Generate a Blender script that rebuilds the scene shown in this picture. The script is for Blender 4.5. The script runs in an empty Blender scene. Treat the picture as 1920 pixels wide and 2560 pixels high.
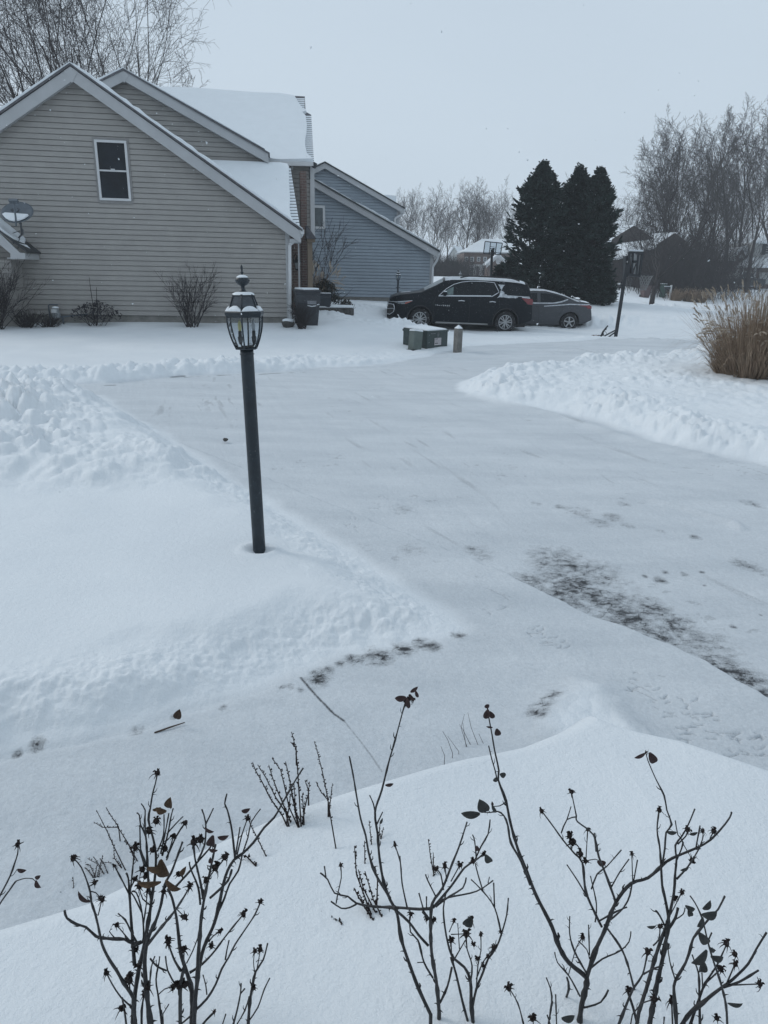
import bpy, bmesh, math, random
import numpy as np
from mathutils import Vector, Matrix, Euler
from mathutils.geometry import tessellate_polygon
R_ = math.radians
random.seed(7)
C = bpy.context.scene.collection
SC = bpy.context.scene

# ------------------------------------------------------------------ camera, sky, sun, exposure
F_PX, W_PX, H_PX = 1776.0, 1920.0, 2560.0
TH = math.atan(597.0 / F_PX)
RHO = 0.0215
HAZE = 0.0011
EYE = Vector((0, 0, 1.85))
c_f = Vector((0, math.cos(TH), -math.sin(TH)))
_u0 = Vector((0, math.sin(TH), math.cos(TH)))
c_r = Vector((1, 0, 0)) * math.cos(RHO) + _u0 * math.sin(RHO)
c_u = _u0 * math.cos(RHO) - Vector((1, 0, 0)) * math.sin(RHO)
cam_d = bpy.data.cameras.new('camera')
cam = bpy.data.objects.new('camera', cam_d)
C.objects.link(cam)
SC.camera = cam
cam_d.sensor_fit = 'VERTICAL'
cam_d.sensor_height = 36.0
cam_d.sensor_width = 27.0
cam_d.lens = 36.0 * F_PX / H_PX
cam_d.clip_start = 0.05
cam_d.clip_end = 2000
m = Matrix((c_r, c_u, -c_f)).transposed().to_4x4()
m.translation = EYE
cam.matrix_world = m

SUN_EL, SUN_AZ = R_(34), R_(-72)
world = bpy.data.worlds.new('World')
SC.world = world
world.use_nodes = True
wn = world.node_tree.nodes
wl = world.node_tree.links
wn.clear()
w_out = wn.new('ShaderNodeOutputWorld')
w_bg = wn.new('ShaderNodeBackground')
w_sky = wn.new('ShaderNodeTexSky')
w_sky.sky_type = 'NISHITA'
w_sky.sun_disc = False
w_sky.sun_elevation = SUN_EL
w_sky.sun_rotation = SUN_AZ
w_sky.air_density = 1.0
w_sky.dust_density = 4.0
w_mix = wn.new('ShaderNodeMixRGB')
w_mix.inputs[0].default_value = 0.93
w_tc = wn.new('ShaderNodeTexCoord')
w_map = wn.new('ShaderNodeMapping')
w_map.inputs['Scale'].default_value = (1.2, 1.2, 3.0)
w_no = wn.new('ShaderNodeTexNoise')
w_no.inputs['Scale'].default_value = 1.3
w_no.inputs['Detail'].default_value = 3
w_cr = wn.new('ShaderNodeValToRGB')
w_cr.color_ramp.elements[0].position = 0.3
w_cr.color_ramp.elements[0].color = (0.537, 0.635, 0.735, 1)
w_cr.color_ramp.elements[1].position = 0.7
w_cr.color_ramp.elements[1].color = (0.577, 0.678, 0.775, 1)
w_mul = wn.new('ShaderNodeVectorMath')
w_mul.operation = 'SCALE'
w_mul.inputs['Scale'].default_value = 10.0
wl.new(w_tc.outputs['Generated'], w_map.inputs['Vector'])
wl.new(w_map.outputs[0], w_no.inputs['Vector'])
wl.new(w_no.outputs['Fac'], w_cr.inputs['Fac'])
wl.new(w_cr.outputs['Color'], w_mul.inputs[0])
wl.new(w_sky.outputs[0], w_mix.inputs[1])
wl.new(w_mul.outputs['Vector'], w_mix.inputs[2])
wl.new(w_mix.outputs[0], w_bg.inputs['Color'])
w_bg.inputs['Strength'].default_value = 0.1
wl.new(w_bg.outputs[0], w_out.inputs['Surface'])

sun_d = bpy.data.lights.new('sun', 'SUN')
sun_d.energy = 0.95
sun_d.angle = R_(18)
sun_d.color = (1.0, 0.985, 0.965)
sun = bpy.data.objects.new('sun', sun_d)
C.objects.link(sun)
# light comes from high up behind the left shoulder, spread wide by the cloud
sun_dir = Vector((math.cos(SUN_EL) * math.sin(SUN_AZ), math.cos(SUN_EL) * math.cos(SUN_AZ), math.sin(SUN_EL)))
sun.rotation_euler = sun_dir.to_track_quat('Z', 'Y').to_euler()

vs = SC.view_settings
vs.view_transform = 'Standard'
vs.look = 'None'
vs.exposure = 0.05
vs.gamma = 1.0
vs.use_curve_mapping = False
SC.cycles.use_denoising = True
SC.cycles.max_bounces = 8
SC.cycles.transparent_max_bounces = 16
SC.cycles.volume_bounces = 1
SC.cycles.volume_step_rate = 4.0
SC.cycles.caustics_reflective = False
SC.cycles.caustics_refractive = False

# ------------------------------------------------------------------ measuring helpers (photo pixels <-> metres)
def ray(px, py):
    return c_f + c_r * ((px - 960.0) / F_PX) + c_u * ((1280.0 - py) / F_PX)
def at_y(px, py, Y):
    d = ray(px, py)
    return EYE + d * (Y / d.y)
def at_z(px, py, z=0.0):
    d = ray(px, py)
    return EYE + d * ((z - EYE.z) / d.z)
def on_plane(px, py, P0, n):
    d = ray(px, py)
    return EYE + d * ((P0 - EYE).dot(n) / d.dot(n))
def proj(p):
    v = Vector(p) - EYE
    w = v.dot(c_f)
    return (960 + F_PX * v.dot(c_r) / w, 1280 - F_PX * v.dot(c_u) / w)

# ------------------------------------------------------------------ object helpers
def link(o, parent=None):
    C.objects.link(o)
    if parent is not None:
        o.parent = parent
    return o
def tag(o, label=None, cat=None, group=None, kind=None):
    if label: o['label'] = label
    if cat: o['category'] = cat
    if group: o['group'] = group
    if kind: o['kind'] = kind
    return o
def thing(name, label, cat, loc=(0, 0, 0), rz=0.0, group=None):
    o = bpy.data.objects.new(name, None)
    o.empty_display_size = 0.2
    o.location = loc
    o.rotation_euler = (0, 0, rz)
    link(o)
    return tag(o, label, cat, group)
def kids(o):
    return [c for c in bpy.data.objects if c.parent == o]
def copy_tree(o, parent=None):
    c = o.copy()
    C.objects.link(c)
    c.parent = parent
    for ch in list(o.children):
        copy_tree(ch, c)
    return c

class MB:
    """collects shapes into one mesh"""
    def __init__(self):
        self.v = []
        self.f = []
    def add(self, vs_, fs_):
        o = len(self.v)
        self.v.extend([tuple(p) for p in vs_])
        self.f.extend([tuple(i + o for i in f) for f in fs_])
        return self
    def box(self, c, s, rot=None, taper=1.0):
        c = Vector(c)
        hx, hy, hz = s[0] / 2, s[1] / 2, s[2] / 2
        pts = []
        for z in (-1, 1):
            t = 1.0 if z < 0 else taper
            for x, y in ((-1, -1), (1, -1), (1, 1), (-1, 1)):
                p = Vector((x * hx * t, y * hy * t, z * hz))
                if rot is not None:
                    p = rot @ p
                pts.append(c + p)
        return self.add(pts, [(3, 2, 1, 0), (4, 5, 6, 7), (0, 1, 5, 4), (1, 2, 6, 5), (2, 3, 7, 6), (3, 0, 4, 7)])
    def beam(self, a, b, w, h, up=(0, 0, 1)):
        a, b = Vector(a), Vector(b)
        d = (b - a)
        L = d.length
        if L < 1e-6: return self
        d.normalize()
        up = Vector(up)
        s = d.cross(up)
        if s.length < 1e-4: s = d.cross(Vector((1, 0, 0)))
        s.normalize()
        u = s.cross(d)
        pts = []
        for p in (a, b):
            for i, j in ((-1, -1), (1, -1), (1, 1), (-1, 1)):
                pts.append(p + s * (i * w / 2) + u * (j * h / 2))
        return self.add(pts, [(3, 2, 1, 0), (4, 5, 6, 7), (0, 1, 5, 4), (1, 2, 6, 5), (2, 3, 7, 6), (3, 0, 4, 7)])
    def tube(self, pts, rad, n=6, cap=True):
        pts = [Vector(p) for p in pts]
        if not hasattr(rad, '__len__'): rad = [rad] * len(pts)
        base = len(self.v)
        ref = None
        for i, p in enumerate(pts):
            if i == 0: d = pts[1] - p
            elif i == len(pts) - 1: d = p - pts[i - 1]
            else: d = pts[i + 1] - pts[i - 1]
            if d.length < 1e-9: d = Vector((0, 0, 1))
            d.normalize()
            if ref is None:
                ref = d.cross(Vector((0.3, 0.9, 0.2)))
                if ref.length < 0.05: ref = d.cross(Vector((1, 0, 0)))
            s = ref - d * ref.dot(d)
            if s.length < 1e-5: s = d.orthogonal()
            s.normalize()
            ref = s
            u = d.cross(s)
            for k in range(n):
                a = 2 * math.pi * k / n
                q = p + s * (math.cos(a) * rad[i]) + u * (math.sin(a) * rad[i])
                self.v.append((q.x, q.y, q.z))
        for i in range(len(pts) - 1):
            for k in range(n):
                a = base + i * n + k
                b = base + i * n + (k + 1) % n
                self.f.append((a, b, b + n, a + n))
        if cap:
            self.f.append(tuple(base + k for k in reversed(range(n))))
            self.f.append(tuple(base + (len(pts) - 1) * n + k for k in range(n)))
        return self
    def lathe(self, prof, c=(0, 0, 0), n=24, a0=0.0, caps=True):
        base = len(self.v)
        c = Vector(c)
        for r, z in prof:
            for k in range(n):
                a = a0 + 2 * math.pi * k / n
                self.v.append((c.x + r * math.cos(a), c.y + r * math.sin(a), c.z + z))
        for i in range(len(prof) - 1):
            for k in range(n):
                a = base + i * n + k
                b = base + i * n + (k + 1) % n
                self.f.append((a, b, b + n, a + n))
        if caps:
            self.f.append(tuple(base + k for k in reversed(range(n))))
            self.f.append(tuple(base + (len(prof) - 1) * n + k for k in range(n)))
        return self
    def poly(self, pts, thick=None):
        """flat polygon, extruded by the vector thick"""
        pts = [Vector(p) for p in pts]
        tris = tessellate_polygon([pts])
        n = len(pts)
        if thick is None:
            return self.add(pts, [tuple(t) for t in tris])
        t = Vector(thick)
        fs = [tuple(reversed(q)) for q in tris] + [tuple(i + n for i in q) for q in tris]
        fs += [(i, (i + 1) % n, (i + 1) % n + n, i + n) for i in range(n)]
        return self.add(pts + [p + t for p in pts], fs)
    def blob(self, c, s, sub=2, jit=0.12, seed=0):
        bm = bmesh.new()
        bmesh.ops.create_icosphere(bm, subdivisions=sub, radius=1)
        rr = random.Random(seed)
        k = [rr.uniform(2, 5) for _ in range(3)]
        vs_ = []
        for v in bm.verts:
            q = v.co
            f = 1 + jit * (math.sin(q.x * k[0] + seed) + math.sin(q.y * k[1] + 2 * seed) + math.sin(q.z * k[2])) / 1.5
            vs_.append((c[0] + q.x * s[0] * f, c[1] + q.y * s[1] * f, c[2] + q.z * s[2] * f))
        fs_ = [tuple(v.index for v in f.verts) for f in bm.faces]
        bm.free()
        return self.add(vs_, fs_)
    def build(self, name, mat=None, parent=None, smooth=False, recalc=True, weld=0.0, bevel=0.0):
        me = bpy.data.meshes.new(name)
        me.from_pydata(self.v, [], self.f)
        if recalc or weld:
            bm = bmesh.new()
            bm.from_mesh(me)
            if weld: bmesh.ops.remove_doubles(bm, verts=bm.verts, dist=weld)
            if recalc: bmesh.ops.recalc_face_normals(bm, faces=bm.faces)
            bm.to_mesh(me)
            bm.free()
        if smooth:
            me.polygons.foreach_set('use_smooth', [True] * len(me.polygons))
        if mat is not None: me.materials.append(mat)
        o = bpy.data.objects.new(name, me)
        link(o, parent)
        if bevel:
            b = o.modifiers.new('bevel', 'BEVEL')
            b.width = bevel
            b.segments = 2
            b.limit_method = 'ANGLE'
        return o

# ------------------------------------------------------------------ noise on arrays
def _hash(ix, iy, seed):
    h = (ix.astype(np.int64) * 374761393 + iy.astype(np.int64) * 668265263 + seed * 1442695041) & 0x7fffffff
    h = ((h ^ (h >> 13)) * 1274126177) & 0x7fffffff
    h = (h ^ (h >> 16)) & 0xffff
    return h.astype(np.float32) / 65535.0
def vnoise(x, y, seed=0):
    ix = np.floor(x); iy = np.floor(y)
    fx = (x - ix).astype(np.float32); fy = (y - iy).astype(np.float32)
    ux = fx * fx * fx * (fx * (fx * 6 - 15) + 10); uy = fy * fy * fy * (fy * (fy * 6 - 15) + 10)
    def g(ax, ay, dx, dy):
        a = _hash(ax, ay, seed) * 6.2831853
        return np.cos(a) * dx + np.sin(a) * dy
    n00 = g(ix, iy, fx, fy); n10 = g(ix + 1, iy, fx - 1, fy)
    n01 = g(ix, iy + 1, fx, fy - 1); n11 = g(ix + 1, iy + 1, fx - 1, fy - 1)
    return (n00 * (1 - ux) + n10 * ux) * (1 - uy) + (n01 * (1 - ux) + n11 * ux) * uy
def fbm(x, y, seed=0, octv=4, gain=0.5, lac=2.03):
    s = 0; a = 1.0
    for i in range(octv):
        s = s + a * vnoise(x, y, seed + i * 17)
        x = x * lac + 3.7; y = y * lac - 1.3; a *= gain
    return s
def sstep(a, b, x):
    t = np.clip((x - a) / (b - a), 0, 1)
    return t * t * (3 - 2 * t)
def worley(x, y, seed=0):
    ix = np.floor(x); iy = np.floor(y)
    f1 = np.full(x.shape, 9.0, np.float32); f2 = np.full(x.shape, 9.0, np.float32)
    for dx in (-1, 0, 1):
        for dy in (-1, 0, 1):
            cx = ix + dx; cy = iy + dy
            d = np.hypot(cx + _hash(cx, cy, seed) - x, cy + _hash(cx, cy, seed + 5) - y).astype(np.float32)
            f2 = np.minimum(f2, np.maximum(f1, d)); f1 = np.minimum(f1, d)
    return f1, f2
def poly_sd(x, y, pts):
    """signed distance to a polygon, positive inside"""
    d = np.full(x.shape, 1e9, np.float32); ins = np.zeros(x.shape, bool)
    n = len(pts)
    for i in range(n):
        ax, ay = pts[i]; bx, by = pts[(i + 1) % n]
        ex, ey = bx - ax, by - ay
        L = ex * ex + ey * ey + 1e-12
        t = np.clip(((x - ax) * ex + (y - ay) * ey) / L, 0, 1)
        d = np.minimum(d, np.hypot(x - ax - t * ex, y - ay - t * ey))
        if abs(ey) > 1e-9:
            c = ((ay > y) != (by > y)) & (x < ex * (y - ay) / ey + ax)
            ins ^= c
    return np.where(ins, d, -d)
def line_d(x, y, pts):
    d = np.full(x.shape, 1e9, np.float32)
    for (ax, ay), (bx, by) in zip(pts[:-1], pts[1:]):
        ex, ey = bx - ax, by - ay
        t = np.clip(((x - ax) * ex + (y - ay) * ey) / (ex * ex + ey * ey + 1e-12), 0, 1)
        d = np.minimum(d, np.hypot(x - ax - t * ex, y - ay - t * ey))
    return d

# ------------------------------------------------------------------ materials
def mat(name, col, rough=0.6, metal=0.0, spec=0.5, var=0.0, vscale=8.0, bump=0.0, bscale=40.0, col2=None, alpha=1.0, coat=0.0, dust=0.0, dscale=30.0):
    """principled material with a little colour variation, bump and snow dust"""
    M = bpy.data.materials.new(name)
    M.use_nodes = True
    nt = M.node_tree
    b = nt.nodes['Principled BSDF']
    b.inputs['Base Color'].default_value = (*col, 1)
    b.inputs['Roughness'].default_value = rough
    b.inputs['Metallic'].default_value = metal
    b.inputs['Specular IOR Level'].default_value = spec
    if coat:
        b.inputs['Coat Weight'].default_value = coat
        b.inputs['Coat Roughness'].default_value = 0.08
    tc = nt.nodes.new('ShaderNodeTexCoord')
    out = None
    if var or col2:
        n = nt.nodes.new('ShaderNodeTexNoise')
        n.inputs['Scale'].default_value = vscale
        n.inputs['Detail'].default_value = 5
        n.inputs['Roughness'].default_value = 0.65
        nt.links.new(tc.outputs['Object'], n.inputs['Vector'])
        r = nt.nodes.new('ShaderNodeValToRGB')
        r.color_ramp.elements[0].position = 0.35
        r.color_ramp.elements[1].position = 0.68
        c2 = col2 if col2 else tuple(min(1, c * (1 + var)) for c in col)
        c1 = col if col2 else tuple(c * (1 - var) for c in col)
        r.color_ramp.elements[0].color = (*c1, 1)
        r.color_ramp.elements[1].color = (*c2, 1)
        nt.links.new(n.outputs['Fac'], r.inputs['Fac'])
        out = r.outputs['Color']
        nt.links.new(out, b.inputs['Base Color'])
    if dust:
        n3 = nt.nodes.new('ShaderNodeTexNoise')
        n3.inputs['Scale'].default_value = dscale
        n3.inputs['Detail'].default_value = 6
        n3.inputs['Roughness'].default_value = 0.8
        nt.links.new(tc.outputs['Object'], n3.inputs['Vector'])
        r3 = nt.nodes.new('ShaderNodeValToRGB')
        r3.color_ramp.elements[0].position = 0.62 - 0.1 * dust
        r3.color_ramp.elements[1].position = 0.78 - 0.1 * dust
        nt.links.new(n3.outputs['Fac'], r3.inputs['Fac'])
        mx = nt.nodes.new('ShaderNodeMixRGB')
        mx.inputs[1].default_value = (*col, 1)
        mx.inputs[2].default_value = (0.75, 0.78, 0.82, 1)
        if out is not None: nt.links.new(out, mx.inputs[1])
        nt.links.new(r3.outputs['Color'], mx.inputs[0])
        nt.links.new(mx.outputs[0], b.inputs['Base Color'])
    if bump:
        n2 = nt.nodes.new('ShaderNodeTexNoise')
        n2.inputs['Scale'].default_value = bscale
        n2.inputs['Detail'].default_value = 5
        nt.links.new(tc.outputs['Object'], n2.inputs['Vector'])
        bp = nt.nodes.new('ShaderNodeBump')
        bp.inputs['Strength'].default_value = bump
        bp.inputs['Distance'].default_value = 0.02
        nt.links.new(n2.outputs['Fac'], bp.inputs['Height'])
        nt.links.new(bp.outputs[0], b.inputs['Normal'])
    if alpha < 1: b.inputs['Alpha'].default_value = alpha
    return M
M_SNOW = mat('snow', (0.745, 0.785, 0.815), 0.75, spec=0.2, var=0.02, vscale=3, bump=0.35, bscale=30)
M_WHITE = mat('white_trim', (0.55, 0.56, 0.57), 0.5, var=0.06, vscale=3)
M_GREYTRIM = mat('grey_trim', (0.40, 0.41, 0.42), 0.55, var=0.06, vscale=2, bump=0.1)
M_GLASSDARK = mat('window_glass', (0.008, 0.012, 0.018), 0.08, spec=0.25, var=0.4, vscale=2)
M_BLACKMETAL = mat('black_metal', (0.012, 0.015, 0.02), 0.42, spec=0.5, var=0.3, vscale=20, bump=0.06, bscale=90)
M_CHROME = mat('chrome', (0.62, 0.64, 0.66), 0.18, metal=1.0)
M_RUBBER = mat('rubber', (0.012, 0.012, 0.014), 0.85, dust=0.35, dscale=12)
M_SHINGLE = mat('roof_shingle', (0.10, 0.10, 0.11), 0.9, var=0.3, vscale=12, bump=0.3)
# ------------------------------------------------------------------ the lie of the land
A_YAW = R_(9)
A_DIR = Vector((math.cos(A_YAW), math.sin(A_YAW), 0))
A_BACK = Vector((-math.sin(A_YAW), math.cos(A_YAW), 0))
A_P0 = at_y(727, 814, 20.5)          # right front corner of the tan house, at the snow
_ctl = [tuple(A_P0), tuple(on_plane(10, 812, A_P0, A_BACK)), tuple(on_plane(400, 811, A_P0, A_BACK)),
        tuple(A_P0 + A_BACK * 10 + Vector((0, 0, .2))), tuple(A_P0 - A_DIR * 12 + A_BACK * 9 + Vector((0, 0, .3)))]
for px, py, Y in ((870, 752, 33), (720, 752, 32.5), (1048, 825, 26.25), (1263, 832, 26.25), (1421, 827, 28.3), (1100, 800, 28.6), (1628, 772, 45),
                  (1538, 848, 21.6), (1300, 754, 36), (1480, 754, 36), (840, 787, 24), (765, 808, 20.6), (1850, 730, 74),
                  (1850, 947, 13.5), (1655, 746, 58), (1720, 756, 55), (960, 698, 130), (1150, 697, 100), (100, 690, 90), (1900, 712, 110),
                  (1050, 878, 17.2), (1560, 718, 66), (1540, 722, 60), (1000, 748, 40), (930, 770, 28)):
    _ctl.append(tuple(at_y(px, py, Y)))
for p in ((-6, 0, 0), (6, 0, 0), (0, 0, 0), (0, 6, 0), (-5, 6, 0), (5, 6, 0), (-8, 12, 0), (0, 12, 0), (7, 12, 0), (0, 15, 0), (-14, 14, .1), (14, 12, 0),
          (40, 20, .1), (-40, 20, .5), (0, 300, 1.2), (150, 150, 1.0), (-150, 150, 1.0), (100, 30, .3), (-100, 30, .6), (300, 300, 1.5), (-300, 300, 1.5)):
    _ctl.append(p)
_cp = np.array([(a, b) for a, b, c in _ctl]); _cz = np.array([c for a, b, c in _ctl])
def _tps(d):
    return np.where(d > 1e-6, d * d * np.log(np.maximum(d, 1e-6)), 0)
_n = len(_cp)
_K = _tps(np.hypot(_cp[:, None, 0] - _cp[None, :, 0], _cp[:, None, 1] - _cp[None, :, 1])) + np.eye(_n) * 0.5
_P = np.c_[np.ones(_n), _cp]
_A = np.block([[_K, _P], [_P.T, np.zeros((3, 3))]])
_sol = np.linalg.solve(_A, np.r_[_cz, 0, 0, 0])
def base_h(x, y):
    h = (_sol[_n] + _sol[_n + 1] * x + _sol[_n + 2] * y).astype(np.float64)
    for i in range(_n):
        h = h + _sol[i] * _tps(np.hypot(x - _cp[i, 0], y - _cp[i, 1]))
    return h
def G(px_list, z=0.0):
    return [tuple(at_z(px, py, z))[:2] for px, py in px_list]
POLY_L = G([(-900, 1000), (-200, 1000), (0, 1003), (150, 990), (260, 985), (347, 1047), (405, 1070), (463, 1117), (544, 1169), (613, 1221), (694, 1256),
            (752, 1296), (880, 1376), (984, 1444), (1100, 1516), (1176, 1572), (1165, 1592), (1007, 1628), (856, 1652), (706, 1715), (463, 1797),
            (336, 1842), (0, 1906), (-400, 1985), (-1500, 2150)])
POLY_B = G([(-900, 1000), (-200, 1000), (0, 1003), (150, 990), (260, 985), (347, 1047), (405, 1070), (463, 1117), (544, 1169), (613, 1221), (640, 1235),
            (560, 1238), (463, 1250), (290, 1284), (116, 1300), (0, 1290), (-600, 1310)])
MZ = 0.36
POLY_M = G([(-900, 2400), (-300, 2335), (0, 2272), (110, 2240), (220, 2208), (400, 2125), (560, 2058), (720, 1992), (880, 1945), (1020, 1905), (1150, 1870), (1300, 1838), (1400, 1800)], MZ) \
    + G([(1470, 1795), (1560, 1830), (1700, 1862), (1800, 1898), (1920, 1940), (2300, 2080), (2700, 2300)], 0.30) + [(2.2, -1.5), (-3.5, -1.5)]
POLY_T = G([(1350, 1800), (1400, 1735), (1450, 1700), (1500, 1712), (1530, 1760), (1620, 1850), (1450, 1880)], 0.06)
POLY_R = G([(2900, 1400), (2300, 1260), (1920, 1166), (1805, 1142), (1678, 1118), (1551, 1072), (1423, 1038), (1273, 1015), (1169, 992), (1136, 972),
            (1150, 955), (1204, 945), (1389, 930), (1620, 918), (1771, 908), (1920, 896), (2300, 875), (2900, 852)])
POLY_F = G([(-1500, 985), (-200, 970), (0, 963), (266, 958), (463, 941), (648, 932), (764, 926), (810, 921), (926, 918), (1040, 905), (1157, 884),
            (1530, 864), (1713, 861), (1920, 853), (2500, 838), (3200, 828)]) + [(400, 500), (-400, 500)]
EDGE = G([(980, 1325), (1150, 1390), (1270, 1438), (1310, 1462), (1390, 1498), (1440, 1528), (1490, 1548), (1585, 1582), (1640, 1608), (1700, 1630), (1760, 1658), (1800, 1685), (1840, 1705), (1920, 1750), (2100, 1860), (2600, 2200)])
POLY_A = EDGE + [(30, 3), (30, 30), (-6, 12)]           # asphalt side of the edge

BARE_SPOTS = [(1400, 1405, .22, .75), (1480, 1440, .26, .55), (1430, 1460, .2, .8), (1330, 1455, .13, .85), (1500, 1500, .24, .9), (1420, 1495, .16, .95), (1560, 1555, .2, .95), (1640, 1588, .16, .85), (1640, 1530, .12, .85),
              (1690, 1560, .13, .8), (1760, 1610, .17, .62), (1790, 1668, .12, 1.0), (1850, 1700, .13, 1.05), (1905, 1738, .12, 1.1), (1650, 1452, .045, 1.0), (1662, 1432, .025, .9), (1710, 1437, .03, .9), (1612, 1443, .02, .9),
              (1680, 1568, .02, 1.0), (1832, 1570, .02, 1.0), (1762, 1466, .015, .9), (1755, 1433, .02, .9), (1620, 1500, .02, .8), (1900, 1540, .012, .8),
              (1450, 1282, .12, .62), (1400, 1268, .06, .55), (1530, 1295, .09, .6), (1570, 1315, .06, .55), (1738, 1345, .05, .65), (1650, 1330, .05, .5), (1500, 1310, .1, .5), (1860, 1412, .09, .62), (1900, 1430, .06, .55), (1340, 1260, .05, .45),
              (1010, 1275, .12, .42), (1030, 1380, .1, .42), (1200, 1385, .12, .5), (1560, 1260, .08, .4), (1180, 1372, .06, .5), (1880, 1260, .1, .5),
              (800, 1695, .05, .85), (790, 1712, .055, .7), (725, 1727, .022, .95), (752, 1735, .018, .95), (708, 1728, .02, .9), (822, 1680, .025, .9), (850, 1665, .03, .9), (885, 1655, .05, .95), (935, 1645, .07, 1.0), (960, 1656, .05, .8),
              (1010, 1630, .06, .9), (1080, 1622, .05, .75), (1055, 1612, .05, .8), (1145, 1595, .04, .95), (560, 1778, .02, .6), (340, 1838, .03, .7), (440, 1800, .02, .8), (95, 1878, .03, .9), (45, 1895, .02, .8),
              (1360, 1780, .045, 1.0), (1345, 1800, .05, 1.0), (1385, 1755, .03, .85), (1372, 1768, .035, .9)]
BARE_LINES = [([(752, 1704), (790, 1748), (835, 1795), (860, 1812)], .0065, 1.0), ([(860, 1812), (890, 1850), (925, 1895), (955, 1940)], .005, .5),
              ([(462, 944), (480, 943)], .03, .7), ([(545, 939), (575, 938)], .03, .7), ([(650, 936), (700, 933)], .035, .8), ([(702, 933), (770, 931)], .018, .6), ([(430, 944), (460, 942)], .04, .9), ([(264, 963), (286, 962)], .04, .8), ([(465, 944), (600, 937)], .012, .5)]
TRACKS = []
_tr = random.Random(11)
def _track(cx, cy, n, sx, sy, L):
    for _ in range(n):
        px = cx + _tr.uniform(-sx, sx); py = cy + _tr.uniform(-sy, sy)
        a = _tr.uniform(-.5, .9)
        pts = []
        for k in range(_tr.choice((2, 3, 3, 4))):
            pts.append((px, py))
            px += L * math.cos(a); py += L * .5 * math.sin(a); a += _tr.uniform(-1.3, 1.3)
        if len(pts) > 1: TRACKS.append(pts)
TRACKS.append([(1218, 1478), (1240, 1488), (1258, 1497), (1272, 1508)])
TRACKS.append([(1252, 1492), (1276, 1498)])
_track(1345, 1585, 6, 28, 8, 9); _track(1380, 1610, 5, 32, 14, 10); _track(1405, 1622, 3, 16, 8, 10)
TRACKS.append([(1572, 1712), (1600, 1724), (1625, 1735)]); TRACKS.append([(1570, 1727), (1610, 1742), (1640, 1758)])
_track(1600, 1725, 5, 40, 12, 12); _track(1680, 1775, 14, 60, 26, 12); _track(1760, 1825, 18, 70, 34, 13); _track(1850, 1870, 14, 60, 34, 13)
_track(1230, 1520, 4, 30, 20, 10); _track(1600, 1690, 4, 60, 16, 9); _track(930, 1270, 8, 60, 30, 10); _track(870, 1330, 6, 40, 20, 9)

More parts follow.
